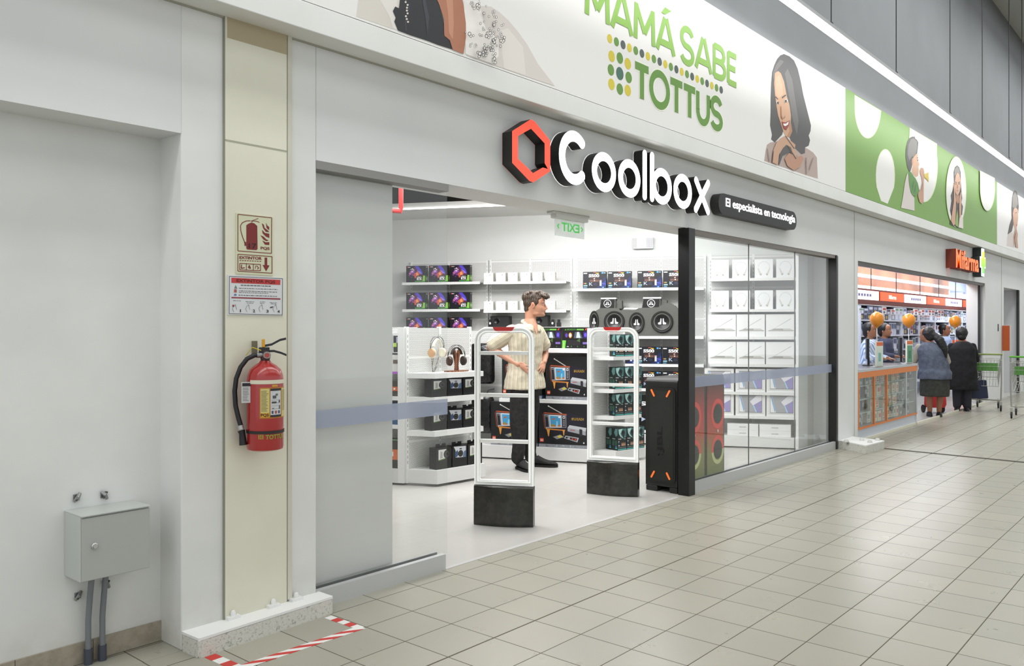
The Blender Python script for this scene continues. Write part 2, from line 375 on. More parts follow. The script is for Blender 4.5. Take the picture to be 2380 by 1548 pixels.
for px, py in ((1967, 1027), (2003, 1024), (2022, 1029), (2040, 1024)):
    g = gp(px, py, .1); b = MB(); b.lathe([(.03, .098), (.03, .112), (.02, .13), (.0, .132)], mat('#cfcfc8', .7), (g.x, min(g.y, -.04)), 8); b.build('anchor_bolt', pr)
# niche skirting
b = MB(); sk = speckle('brown_skirting_tile', '#958c7c', '#a39a8a', 20, .35, 0)
for i in range(14): b.box(NX - .318 * (i + 1) + .003, NX - .318 * i, .188, .2, .004, .098, sk)
struct(b.build('baseboard_left'))
# dark expansion joint on the floor
g0, g1 = gp(2058, 1043), gp(2380, 1075)
b = MB(); dd = (g1 - g0).normalized(); nn = Vector((-dd.y, dd.x, 0)) * .022; e0, e1 = g0 - dd * .1, g0 + dd * 9
b.prism([(e0 - nn).xy, (e1 - nn).xy, (e1 + nn).xy, (e0 + nn).xy], .0005, .006, mat('#4a453b', .7), axis='z'); struct(b.build('trim_5'))
# threshold strip of the shop opening
b = MB(); b.box(onY(1036, 1300).x, onY(1578, 1150).x, -.004, .03, 0, .003, mat('#bdbbb8', .4)); struct(b.build('trim_6'))
# ---- shopfront glass
def sill(x0, x1, name):
    b = MB(); b.box(x0, x1, .0, .035, 0, .095, mat('#c4c5c5', .42, .25)); b.box(x0, x1, .035, .075, 0, .07, mat('#7f807e', .5, .3)); b.box(x0, x1, .075, .1, 0, .095, mat('#a9aaa9', .42, .55)); return struct(b.build(name))
X36 = onY(1040, 800, .05).x
sill(JX0 + .001, onY(1036, 1300).x, 'trim_7'); XB = onY(1602, 1154, -.047).x
sill(onY(1612, 1140).x, JX1 - .07, 'trim_8')
b = MB(); b.box(JX0, onY(1043, 430).x, .0, .09, JTOP - .045, JTOP, mat('#8f8d8a', .5, .3)); struct(b.build('trim_9'))
b = MB(); b.box(onY(1616, 540).x, JX1 - .07, .005, .09, JTOP - .04, JTOP, mat('#827b74', .5, .3)); struct(b.build('trim_10'))
BLUE = mat('#adb5ca', .5, alpha=.62)
def pane(x0, x1, name):
    b = MB(); b.box(x0, x1, .052, .056, .08, JTOP - .03, GLASS); return struct(b.build(name))
w1 = pane(JX0, X36, 'window_1')
XR = [onY(1612, 700, .05).x, onY(1741, 700, .05).x, onY(1848, 700, .05).x, JX1 - .07]
for i in range(3): pane(XR[i] + .002, XR[i + 1] - .002, f'window_{i + 2}')
bb = MB(); z0, z1 = onY(732, 997, .05).z, onY(732, 955, .05).z
bb.box(JX0, X36, .049, .0515, z0, z1, BLUE); f1 = bb.build('film_strip'); f1.parent = w1
z0, z1 = onY(1612, 901, .05).z, onY(1612, 876, .05).z
for i in range(3):
    bb = MB(); bb.box(XR[i] + .002, XR[i + 1] - .002, .049, .0515, z0, z1 , BLUE); f1 = bb.build('film_strip'); f1.parent = bpy.data.objects[f'window_{i + 2}']
jt = mat('#6d6f6e', .5)
for i in (1, 2): struct(MB().box(XR[i] - .0025, XR[i] + .0025, .05, .06, .08, JTOP - .03, jt).build(f'trim_{11 + i}'))
po = MB().box(XB, XB + .112, -.045, .065, 0, onY(1602, 529, -.045).z, mat('#0d0f0d', .35)).build('post', bevel=.003); tag(po, 'tall square black metal post at the right edge of the shop entrance', 'post')
po = MB().box(JX1 - .07, JX1 - .012, -.01, .09, 0, JTOP - .01, mat('#12120f', .4)).build('post', bevel=.002); tag(po, 'slim black metal post at the far right end of the shop glass', 'post')
# partition behind the left pane
xp = onY(908, 800, .14).x
struct(MB().box(JX0, xp, .125, .16, 0, 3.9, plaster('partition_paint', '#efedeb', '#e8e6e4', .5, 1)).build('wall_partition_left'))
# ---- shop interior shell: back wall runs obliquely to the shopfront
WZ = -1.10853                                   # direction of the shelf wall (about -63.5 deg)
Wf = Frame((10.39, .49), math.atan2(-.895, .446))
WP = lambda u, d, z: tuple(Wf.P(u, d, z))
sw = plaster('shop_wall_paint', '#e2e4e1', '#dadcd9', .55, .8)
b = MB(WP); b.box(-10, .0, -.14, -.04, 0, 3.04, sw); struct(b.build('wall_shop_back'))
b = MB(WP); b.box(-10, .3, -.4, -.14, 0, 4.6, mat('#3a3632', .9)); struct(b.build('wall_shop_back_upper'))
struct(MB().box(Wf.P(0).x - .02, JX1 + .3, .34, .75, 0, 3.9, mat('#dcdad6', .6)).build('wall_shop_right'))
xw = onY(1853, 800, .4).x
struct(MB().box(onY(1856, 800, .3).x, onY(1877, 800, .3).x, .3, .335, 0, 3.0, mat('#e6e7e6', .5)).build('wall_shop_column'))
struct(MB().box(onY(1877, 800, .3).x, JX1, .3, .335, 0, 3.0, mat('#c9c5c0', .4)).build('wall_shop_end'))
# raft ceiling with light line
rd = 0.95
b = MB(WP); b.box(-9.5, -.5, -.04, rd, 3.04, 3.12, mat('#dcdcd8', .6)); struct(b.build('ceiling_shop_raft'))
led = MB(WP).box(-6.6, -1.2, rd, rd + .012, 3.036, 3.05, mat('#ffffff', .5, emit=4)).build('ceiling_light'); tag(led, 'long thin white light line along the edge of the shop ceiling raft', 'light')
struct(MB().box(-6, 10.3, .34, 9.6, 4.6, 4.7, mat('#201d1a', .9)).build('ceiling_shop'))
struct(MB().box(-2, 10.5, .342, .36, 3.0, 4.6, mat('#2a2623', .9)).build('wall_shop_front_upper'))
struct(MB().box(-6, -5.9, .34, 9.5, 0, 4.6, mat('#cfcfcc', .8)).build('wall_shop_left'))
struct(MB().box(-6, 10.3, 9.5, 9.6, 0, 4.6, mat('#cfcfcc', .8)).build('wall_shop_rear'))
# red sprinkler pipe
rp = mat('#c8231f', .4); q = at(932, 437, 7.5); q2 = at(932, 491, 7.5); q3 = at(905, 489, 7.5)
o = MB().tube([Vector((q.x, q.y, 4.6)), q, q2 + Vector((0, 0, .03)), q2, q3, q3 + (q3 - q2) * 3], .022, rp, 10).build('sprinkler_pipe'); tag(o, 'red sprinkler pipe with an elbow hanging under the dark shop ceiling', 'pipe')
b = MB().tube([at(900, 425, 8.2), at(1330, 500, 10.5)], .02, rp, 8)
for t in (.1, .5, .9): c = at(900, 425, 8.2).lerp(at(1330, 500, 10.5), t); b.tube([c, (c.x, c.y, 4.6)], .008, rp, 6)
o = b.build('sprinkler_pipe'); tag(o, 'straight red pipe running just above the shop entrance lintel', 'pipe')
# ================================================================ strip light
ly, lz = -.6, 4.5
LX0, LX1 = -5.0, 40.0
sl = empty('strip_light', (LX0, ly, lz)); tag(sl, 'long continuous suspended white linear light above the banner', 'light')
MB().box(0, LX1 - LX0, -.05, .05, .0, .012, mat('#ffffff', .4, emit=11)).build('diffuser', sl)
b = MB(); b.box(0, LX1 - LX0, -.055, .055, .012, .05, mat('#9c9e9e', .4, .6)); b.box(0, LX1 - LX0, -.004, .004, .05, .075, METAL); b.build('housing', sl)
cb = mat('#3b3c3c', .5)
for px in (1932, 2083, 2208, 2283, 2345, 2375):
    x = onY(px, 300, ly).x - LX0; b = MB(); b.tube([(x, 0, .05), (x, 0, 7.9 - lz)], .006, cb, 5); b.lathe([(.02, .05), (.02, .1), (.006, .12)], cb, (x, 0), 8); b.build('suspension_cable', sl)
# light line further left outside the frame continues the same run
# ================================================================ banner (flat printed graphics on the upper wall)
BY = LY + .004
def bp(px, py, k=0): v = onY(px, py, BY); return (v.x, BY - .0005 * k, v.z)
bt = onY(1966, 205, BY).z
BX = onY(1966, 300, BY).x; BX2 = onY(2317, 480, BY).x
def banner(x0, x1, name, label, col):
    o = empty(name, (0, 0, 0)); tag(o, label, 'banner')
    MB().box(x0, x1, BY, LY + .012, 3.145, bt, col).build('printed_sheet', o); return o
WB = mat('#eceae6', .45)
ban = banner(0, BX - .01, 'banner', 'long white banner with green lettering and two printed women above the shop', WB)
ban2 = banner(BX, BX2, 'banner', 'green and white banner with white discs above the pharmacy', mat('#73a03c', .45))
ban3 = banner(BX2 + .02, BX2 + 9, 'banner', 'white banner at the far right edge with a printed girl', WB)
GB = lambda u, v, w: (u, BY - .003 - w, v)
G1, G2, YE, DK = mat('#88b848', .5), mat('#629233', .5), mat('#d6c535', .5), mat('#3f6a5a', .5)
def btext(t, pxs, m, par, bold=.02, name='lettering', k=3, outline=None):
    # pxs: four photo points of the text box: bottom-left, bottom-right, top-right, top-left -> rectangle on the banner
    P = [onY(x, y, BY) for x, y in pxs]
    r = ((P[0].x + P[3].x) / 2, (P[0].z + P[1].z) / 2, (P[1].x + P[2].x) / 2, (P[2].z + P[3].z) / 2)
    b = MB()
    if outline: b.text(t, r, outline, lambda u, v, w: (u, BY - .0012 * (k - 1), v), bold + .02)
    b.text(t, r, m, lambda u, v, w: (u, BY - .0012 * k, v), bold); return b.build(name, par), r
def bword(t, pxs, m, sw, widths, outline=None, extra=None):
    P = [onY(x, y, BY) for x, y in pxs]; b = MB(); u0, u1, v0, v1 = (P[0].x + P[3].x) / 2, (P[1].x + P[2].x) / 2, (P[0].z + P[1].z) / 2, (P[2].z + P[3].z) / 2
    G = lambda u, v, k: (u, BY - .0012 * (k + 1), v)
    if outline: word(b, t, u0, u1, v0, v1, sw * 1.35, outline, G, widths, 0)
    word(b, t, u0, u1, v0, v1, sw, m, G, widths, 1)
    if extra: b.ngon([G(u1 + (u0 - u1) * x, v0 + (v1 - v0) * y, 1) for x, y in extra], m)
    b.build('lettering', ban)
bword('MAMA', [(1361, 33), (1567, 131), (1567, 50), (1361, -54)], G1, .055, {'M': 1.0, 'A': .95}, extra=[(.17, 1.1), (.12, 1.32), (.04, 1.3), (.12, 1.1)])
bword('SABE', [(1581, 139), (1712, 201), (1712, 131), (1581, 60)], G1, .055, {'S': .9, 'A': 1.1, 'B': .95, 'E': .75})
bword('TOTTUS', [(1476, 224), (1678, 302), (1678, 233), (1476, 151)], G2, .062, {'T': .85, 'O': 1.25, 'U': 1.0, 'S': .95}, outline=mat('#f2f6e4', .5))
b = MB()
for i in range(21):
    t = i / 20; u0 = onY(1417, 90, BY); u1 = onY(1676, 209, BY); c = u0.lerp(u1, t)
    b.prism(circ(c.x, c.z, .034, .034, 12), BY - .0016, BY, [YE, G2, mat('#47544f', .5)][i % 3])
b.build('dotted_line', ban)
b = MB()
for i, colp in enumerate((((1421.4, 131), (1419.7, 162.5), (1421, 195.8)), ((1440.5, 135), (1440.5, 171), (1440.5, 207)), ((1459, 148), (1461, 180), (1459, 210)))):
    for j, (px, py) in enumerate(colp):
        m = DK if (i, j) == (1, 1) else (G2 if (i + j) % 2 else YE); k_ = 1.15 if m is DK else 1; c = onY(px, py, BY); rx_ = (onY(px + 7.3, py, BY).x - c.x) * k_; rz_ = (c.z - onY(px, py + 13, BY).z) * k_
        b.prism(circ(c.x, c.z, rx_, rz_, 22), BY - .0016, BY, m)
b.build('dot_emblem', ban)
def portrait(par, layers, name='portrait'):
    b = MB()
    for k, (hexc, pts) in enumerate(layers): b.ngon([bp(x, y, 1.2 + k * .8) for x, y in pts], mat(hexc, .5))
    return b.build(name, par)
def Z(ox, oy, s, pts): return [(ox + x / s, oy + y / s) for x, y in pts]
z = lambda pts: Z(1760, 100, 4.6914, pts)
hand_col, hand_ln = '#c79d80', '#5d463b'
portrait(ban, [
 ('#b7a39a', z([(75, 1285), (90, 1180), (105, 1110), (140, 1085), (300, 1060), (500, 1130), (560, 1160), (610, 1195), (650, 1250), (660, 1480), (560, 1450), (400, 1395)])),
 ('#4c4a4a', z([(290, 120), (350, 145), (400, 190), (440, 280), (465, 380), (480, 450), (500, 560), (530, 680), (560, 800), (585, 900), (580, 960), (560, 1010), (575, 1060), (560, 1120), (520, 1140), (520, 1200), (480, 1215), (400, 1140), (340, 1010), (300, 900), (270, 1000), (190, 1085), (150, 1050), (160, 1000), (140, 900), (145, 760), (145, 600), (150, 450), (160, 320), (185, 240), (215, 175), (250, 135)])),
 ('#6b6866', z([(300, 330), (330, 280), (380, 400), (410, 600), (450, 850), (430, 1000), (380, 800), (350, 600)])),
 ('#6b6866', z([(210, 230), (250, 180), (290, 200), (220, 290), (175, 400), (165, 330)])),
 ('#d4a684', z([(190, 330), (225, 305), (255, 330), (290, 420), (305, 500), (320, 580), (350, 680), (365, 790), (362, 860), (380, 960), (350, 1030), (310, 1020), (280, 960), (255, 880), (225, 790), (205, 680), (190, 560), (182, 440)])),
 ('#e0b795', z([(200, 380), (240, 350), (270, 460), (280, 560), (230, 600), (200, 560)])),
 ('#b98867', z([(335, 880), (362, 860), (380, 960), (350, 1030), (320, 1020), (350, 960)])),
 ('#302826', z([(195, 580), (225, 610), (222, 618), (193, 592)])),
 ('#302826', z([(265, 590), (305, 562), (312, 572), (268, 606)])),
 ('#f0e8e0', z([(200, 640), (220, 628), (238, 660), (218, 678)])), ('#302826', z([(210, 640), (230, 640), (232, 668), (214, 668)])),
 ('#f0e8e0', z([(285, 630), (310, 608), (330, 630), (300, 660)])), ('#302826', z([(292, 625), (316, 618), (316, 648), (298, 652)])),
 ('#a87456', z([(250, 690), (258, 690), (262, 790), (275, 822), (300, 790), (298, 815), (272, 838), (254, 815)])),
 ('#9c3a38', z([(262, 858), (300, 868), (350, 842), (340, 900), (312, 950), (285, 935)])), ('#f7f4f0', z([(275, 880), (305, 880), (338, 855), (330, 890), (300, 908), (282, 900)])),
 ('#4c4a4a', z([(225, 1330), (240, 1200), (300, 1110), (370, 1130), (440, 1260), (420, 1290), (350, 1190), (270, 1230), (235, 1330)])),
 ('#b98a6f', z([(290, 1260), (340, 1200), (430, 1240), (480, 1230), (500, 1260), (460, 1350), (390, 1390), (320, 1340)])),
 (hand_col, z([(150, 1300), (165, 1180), (200, 1090), (250, 1040), (300, 1010), (350, 1060), (410, 1110), (400, 1160), (420, 1230), (415, 1265), (380, 1210), (360, 1140), (310, 1110), (270, 1150), (230, 1220), (215, 1330)])),
 (hand_ln, z([(300, 1010), (400, 1150), (392, 1158), (298, 1024)])), (hand_ln, z([(330, 1120), (420, 1260), (412, 1268), (325, 1130)])), (hand_ln, z([(150, 1300), (165, 1180), (172, 1180), (160, 1303)])),
 ('#8f7c74', z([(120, 1290), (100, 1150), (106, 1150), (130, 1293)])), ('#8f7c74', z([(525, 1430), (520, 1250), (530, 1250), (533, 1434)])), ('#8f7c74', z([(555, 1380), (600, 1250), (606, 1254), (562, 1390)])),
])
z = lambda pts: Z(800, 0, 4.577, pts)
lay = [
 ('#d9d3ca', z([(130, 175), (150, 0), (165, -60), (600, -120), (620, 320), (520, 310)])),
 ('#e6e1da', z([(380, 0), (430, 90), (480, 180), (520, 305), (560, 320), (560, 0)])),
 ('#dad2cb', z([(1280, 60), (1430, 62), (1560, 70), (1650, 130), (1750, 220), (1850, 340), (1950, 480), (2060, 680), (2240, 915), (1940, 815), (1300, 590)])),
 ('#e4ddd6', z([(1650, 330), (1740, 300), (1900, 500), (1930, 800), (1700, 730)])),
 ('#f4efe9', z([(1270, 0), (1400, 10), (1450, 90), (1500, 300), (1640, 420), (1640, 600), (1570, 680), (1290, 575)])),
 ('#232327', z([(600, -80), (960, -80), (1010, 60), (1050, 200), (1065, 300), (1070, 390), (1130, 420), (1160, 530), (1000, 480), (870, 430), (700, 375), (570, 325), (530, 230), (545, 190), (515, 120), (540, 70), (580, 90)])),
 ('#3b3b42', z([(650, 330), (640, 240), (665, 130), (690, 40), (700, 40), (680, 140), (655, 240), (662, 330)])), ('#3b3b42', z([(820, -40), (850, -40), (900, 180), (880, 380), (860, 200)])),
 ('#b0755a', z([(950, -80), (1240, -80), (1265, 60), (1290, 250), (1290, 400), (1265, 575), (1150, 530), (1120, 430), (1060, 380), (1055, 200), (1010, 60)])),
 ('#c58d70', z([(1080, 0), (1150, 0), (1160, 250), (1150, 420), (1110, 350), (1100, 150)])),
]
random.seed(4)
for i in range(46):       # lace pattern
    cx, cy = random.uniform(1290, 1620), 0
    cy = random.uniform(20 + max(0, cx - 1430) * 1.3, 590 + (cx - 1300) * .28); r0 = random.uniform(16, 34)
    for p_ in range(random.choice((1, 3, 5))):
        t_ = p_ * 1.256 + r0; ex, ey = cx + r0 * .75 * math.cos(t_), cy + r0 * .75 * math.sin(t_); e_ = r0 * random.uniform(.35, .6)
        lay.append(('#2b282b', z(circ(ex, ey, e_, e_ * 1.25, 9)))); lay.append(('#efe9e4', z(circ(ex, ey, e_ * .68, e_ * .9, 9))))
for i in range(9):
    cx, cy = 540 + random.uniform(-14, 14), 40 + i * 30; lay.append(('#232327', z(circ(cx, cy, 18, 18, 8)))); lay.append(('#d9d3ca', z(circ(cx - 4, cy, 11, 11, 8))))
portrait(ban, lay)
# green banner details
y_ = lambda pts: Z(2080, 300, 5.16, pts)
WD = '#eeece8'; OL = '#dfe9c4'
z = lambda pts: Z(1900, 0, 2.5792, pts)
def arc(cx, cy, rx, ry, a0, a1, n=16): return [(cx + rx * math.cos(R(a0 + (a1 - a0) * i / n)), cy + ry * math.sin(R(a0 + (a1 - a0) * i / n))) for i in range(n + 1)]
portrait(ban2, [
 (OL, z([(222, 568)] + arc(302, 640, 80, 190, 170, 10) + [(382, 664)])), (WD, z([(226, 572)] + arc(302, 640, 75, 184, 170, 10) + [(377, 664)])),
 (OL, z(arc(406, 1055, 58, 162, 155, 385) + [(420, 1222), (380, 1205)])), (WD, z(arc(406, 1055, 54, 157, 155, 385) + [(420, 1222), (382, 1202)])),
 (OL, z([(552, 765), (716, 862)] + arc(640, 1000, 80, 212, -20, 100) + [(560, 1100), (545, 900)])), (WD, z([(556, 772), (711, 866)] + arc(640, 1000, 75, 206, -20, 100) + [(560, 1100), (549, 900)])),
 ('#4a4745', y_([(170, 515), (145, 450), (128, 340), (128, 250), (148, 150), (172, 108), (205, 90), (230, 92), (233, 80), (240, 112), (262, 130), (278, 160), (272, 230), (264, 290), (246, 350), (222, 350), (212, 400), (198, 460), (182, 512)])),
 ('#77736f', y_([(150, 300), (160, 190), (190, 120), (225, 110), (262, 150), (262, 220), (250, 290), (225, 330), (200, 330), (170, 380)])),
 ('#d9d0ca', y_([(70, 945), (95, 800), (115, 650), (135, 560), (155, 520), (165, 620), (185, 760), (230, 830), (232, 980)])),
 ('#d3aa8a', y_([(215, 345), (250, 300), (268, 290), (272, 330), (276, 385), (290, 425), (276, 455), (284, 480), (280, 520), (272, 565), (245, 575), (210, 545), (198, 500), (208, 440)])), ('#c19272', y_([(203, 345), (218, 360), (214, 410), (202, 438), (196, 390)])), ('#332b27', y_([(258, 345), (272, 338), (274, 345), (260, 352)])), ('#332b27', y_([(262, 372), (275, 366), (276, 376), (264, 382)])),
 ('#f1efe9', y_([(232, 590), (265, 570), (312, 620), (302, 700), (290, 740), (262, 640)])),
 ('#5b8f3c', y_([(160, 520), (190, 515), (215, 560), (240, 590), (270, 650), (290, 740), (280, 770), (240, 805), (200, 790), (172, 700), (160, 600)])), ('#3f7a3a', y_([(195, 690), (215, 620), (222, 625), (208, 740)])), ('#3f7a3a', y_([(225, 740), (240, 660), (248, 670), (235, 770)])),
 ('#c99c80', y_([(275, 765), (305, 715), (322, 640), (312, 580), (296, 530), (294, 495), (305, 465), (335, 470), (345, 510), (342, 600), (340, 700), (338, 880), (318, 898), (290, 875), (272, 810)])), ('#a87a5e', y_([(312, 730), (322, 650), (328, 655), (318, 760)])),
 ('#d9c24a', y_([(345, 540), (375, 532), (395, 515), (398, 640), (382, 612), (345, 575)])),
 (OL, z(circ(828, 1150, 61, 212, 30))), (WD, z(circ(828, 1150, 57, 207, 30))),
 ('#463d39', y_([(655, 1140), (668, 1050), (652, 980), (668, 860), (660, 800), (682, 740), (700, 640), (694, 520), (710, 460), (738, 435), (765, 460), (782, 520), (784, 640), (792, 760), (800, 830), (790, 880), (808, 930), (798, 1030), (775, 1040), (770, 1100), (752, 1185)])),
 ('#837d76', y_([(705, 560), (712, 480), (738, 448), (765, 480), (775, 560), (765, 540), (742, 520), (722, 550)])),
 ('#cfa386', y_([(708, 640), (722, 560), (742, 522), (765, 545), (782, 620), (780, 700), (765, 760), (742, 805), (720, 765), (708, 700)])),
 ('#332b27', y_([(714, 628), (732, 640), (730, 648), (714, 638)])), ('#332b27', y_([(750, 642), (770, 630), (770, 640), (752, 652)])), ('#332b27', y_([(716, 655), (730, 652), (730, 664), (717, 664)])), ('#332b27', y_([(752, 654), (768, 652), (767, 664), (753, 664)])), ('#9c4a42', y_([(726, 730), (742, 738), (758, 728), (742, 750)])), ('#a87a5e', y_([(738, 665), (744, 665), (748, 712), (736, 712)])),
 ('#b98a6f', y_([(722, 790), (742, 808), (765, 785), (760, 880), (742, 900), (724, 860)])),
 ('#cfa386', y_([(690, 650), (702, 662), (712, 770), (724, 860), (720, 1000), (715, 1140), (690, 1158), (662, 1100), (676, 1000), (694, 880), (698, 760)])),
 ('#8fae5c', y_([(715, 1155), (724, 1040), (736, 960), (748, 1050), (750, 1178)])), ('#cfa386', y_([(762, 1060), (758, 920), (764, 830), (776, 760), (786, 760), (786, 900), (782, 1050), (778, 1110)])), ('#e4dad2', y_([(752, 1180), (762, 1070), (782, 1050), (806, 1070), (808, 1195)])),
 (OL, z([(968, 1022)] + arc(1014, 1120, 46, 145, 170, 10) + [(1058, 1068)])), (WD, z([(972, 1026)] + arc(1014, 1120, 42, 140, 170, 10) + [(1054, 1068)])),
])
portrait(ban3, [
 ('#d8cdc6', y_([(1338, 1400), (1345, 1300), (1360, 1240), (1410, 1240), (1425, 1300), (1430, 1425)])),
 ('#463f3a', y_([(1350, 1265), (1372, 1150), (1398, 1070), (1395, 950), (1402, 830), (1415, 760), (1438, 732), (1462, 750), (1478, 830), (1486, 930), (1478, 1010), (1420, 1150), (1400, 1230)])), ('#7e776e', y_([(1408, 930), (1415, 800), (1440, 750), (1465, 800), (1474, 900), (1440, 960)])),
 ('#cfa386', y_([(1412, 1010), (1425, 960), (1450, 940), (1474, 970), (1478, 1060), (1470, 1130), (1455, 1210), (1440, 1220), (1422, 1150)])), ('#332b27', y_([(1440, 1005), (1460, 995), (1460, 1003), (1442, 1012)])), ('#9c4a42', y_([(1448, 1150), (1464, 1140), (1460, 1165)])),
 ('#c29478', y_([(1418, 1290), (1432, 1220), (1455, 1190), (1472, 1260), (1468, 1320), (1476, 1430), (1452, 1425), (1440, 1330), (1424, 1420)])), ('#5b463c', y_([(1428, 1300), (1440, 1240), (1446, 1245), (1436, 1330), (1448, 1420), (1440, 1420)])),
])
# ================================================================ SHELVING
def shelf_unit(fr, u0, u1, zt, shelves, dsh, label, poly=None, base=.13, name='shelf_unit', panels=2, dpan=0.0, hb=None, slots=True, th=.035, group=None):
    """perforated back, uprights, shelves (z of top) and a plinth base; local x along, y into the wall"""
    o = empty(name, fr.P(u0, 0), fr.rz); tag(o, label, 'shelf', group); w = u1 - u0
    for i in range(panels):
        x0, x1 = w * i / panels, w * (i + 1) / panels
        MB().box(x0 + .016, x1 - .004, -dpan - .0, -dpan + .02, base, zt, PERF).build('back_panel', o)
    up = MB
    for i in range(panels + 1):
        x = w * i / panels; b = MB(); b.box(x - .006, x + .022, -dpan - .004, -dpan + .035, 0.02, zt + .012, SHELFW)
        if slots:
            zz = base + .05
            while zz < zt - .05: b.box(x + .004, x + .009, -dpan - .0055, -dpan - .0035, zz, zz + .028, mat('#7d7b76', .6)); zz += .05
        b.build('upright', o)
    for z in shelves:
        b = MB()
        if poly: b.prism([(u - 0, -d) for u, d in poly], z - th, z, SHELFW, axis='z')
        else:
            b.box(0, w, -dsh, -dpan, z - .006, z, SHELFW); b.box(0, w, -dsh, -dsh + .008, z - th, z - .006, SHELFW)
            for i in range(1, panels): b.box(w * i / panels - .001, w * i / panels + .001, -dsh - .0006, -dsh, z - th, z, mat('#b9b8b4', .6))
        b.build('shelf', o, bevel=.002)
    if base:
        b = MB()
        hbp = hb or dsh + .05
        if poly:
            k = 1.07; b.prism([(u, -d) for u, d in (hb or poly)], .025, base, mat('#e3e3e1', .4), axis='z')
        else: b.box(0, w, -hbp, -dpan, .015, base, mat('#e3e3e1', .4))
        b.build('base', o, bevel=.003)
    return o
def zof(fr, px, py, d): return fr.L(px, py, d)[1]
DSH, DPR = .33, .30
ZT = zof(Wf, 1750, 593, 0)
def wu(px, d=0.0): return Wf.L(px, 761, d)[0]
B1 = [zof(Wf, 1020, y, DSH) for y in (655.5, 718.5, 777)]
B2 = [zof(Wf, 1220, y, DSH) for y in (653.5, 720.5, 760)]
B3 = [zof(Wf, 1450, 669.5, DSH), zof(Wf, 1450, 781, DSH), zof(Wf, 1500, 846, DSH), zof(Wf, 1500, 903, DSH), zof(Wf, 1500, 1000, DSH)]
B4 = [zof(Wf, 1750, y, DSH) for y in (646, 718.5, 782.5, 846.5, 911.5, 967)]
shelf_unit(Wf, wu(955), wu(1131), ZT - .01, B1, DSH, 'white perforated wall shelf unit with graphics card boxes, leftmost on the back wall')
shelf_unit(Wf, wu(1139), wu(1326), ZT, B2, DSH, 'white perforated wall shelf unit with small white earphone boxes, behind the standing man')
shelf_unit(Wf, wu(1340), wu(1637), ZT, B3, DSH, 'white perforated wall shelf unit carrying the grey subwoofer enclosure', panels=3)
shelf_unit(Wf, wu(1650), wu(1855) - .02, ZT, B4, DSH, 'white perforated wall shelf unit with headphone and laptop boxes behind the right glass', base=.14)
# ---- mid gondola
EG = Frame((7.495, 1.677), R(-68))
eu = lambda px, d=0.0: EG.L(px, 900, d)[0]
EP = -.36
ES = [zof(EG, 1320, 810, -.02), zof(EG, 1320, 930, -.02)]
mg = empty('gondola_shelf', EG.P(0), EG.rz); tag(mg, 'white perforated gondola shelf behind the standing man, loaded with black boxes', 'shelf')
UL = eu(1075, EP)
MB().box(UL, -.005, -EP, -EP + .02, .13, 1.46, PERF).build('back_panel', mg)
for x in (UL, (UL) / 2, -.02):
    MB().box(x - .012, x + .012, -EP - .004, -EP + .03, .02, 1.48, SHELFW).build('upright', mg)
US = eu(1160, -.02)
for z in ES:
    b = MB(); b.box(US, -.002, .02, -EP, z - .006, z, SHELFW); b.box(US, -.002, .02, .03, z - .05, z - .006, SHELFW); b.build('shelf', mg, bevel=.002)
MB().box(UL, 0, 0, -EP, .015, zof(EG, 1250, 1039, 0), mat('#e3e3e1', .4)).build('base', mg, bevel=.003)
EB = zof(EG, 1250, 1039, 0)
MB().box(-.004, .03, .0, -EP + .02, .01, zof(EG, 1368, 763, 0), SHELFW).build('end_panel', mg, bevel=.002)
# ---- left end-cap
FGf = Frame((5.355, 2.246), R(-4.5))
fpoly = [(.0, .0), (.135, .25), (.76, .25), (.76, 0)]; fbase = [(0, 0), (.147, .273), (.77, .273), (.77, 0)]
FZ = [1.067, .838, .52]
shelf_unit(FGf, 0, .8, 1.495, FZ, .25, 'white perforated end shelf with headphones and camera boxes, left of the security gate', poly=fpoly, base=.153, hb=fbase, name='gondola_shelf', th=.05)
# ---- unit left of it
HG = Frame(FGf.P(-.025, 0.0)[:2], R(-68))
h = empty('gondola_shelf', HG.P(0), HG.rz); tag(h, 'white perforated shelf with phone accessories at the edge of the left partition', 'shelf')
MB().box(-.8, -.07, .25, .27, .1, 1.5, PERF).build('back_panel', h)
MB().box(-.075, -.008, -.0, .3, .02, 1.5, SHELFW).build('end_panel', h, bevel=.002)
HZ = [zof(HG, 918, 922, 0), zof(HG, 918, 988, 0)]; HB = zof(HG, 918, 1090, 0)
for z in HZ: MB().box(-.8, -.075, 0, .25, z - .035, z, SHELFW).build('shelf', h)
MB().box(-.8, -.075, 0.0, .27, .02, HB, mat('#dcdcda', .4)).build('base', h)
# ---- webcam rack
RG = Frame((7.66, 1.708), R(-12.5))
rpoly = [(.0, .0), (.13, .2), (.57, .2), (.45, 0)]; rbase = [(0, 0), (.1485, .221), (.605, .221), (.457, 0)]
RZ = [1.176, .812, .515]
shelf_unit(RG, -.02, .46, 1.47, RZ, .2, 'white perforated end shelf with teal and black webcam boxes, seen through the second security gate', poly=rpoly, base=.13, hb=rbase, name='gondola_shelf', th=.04)
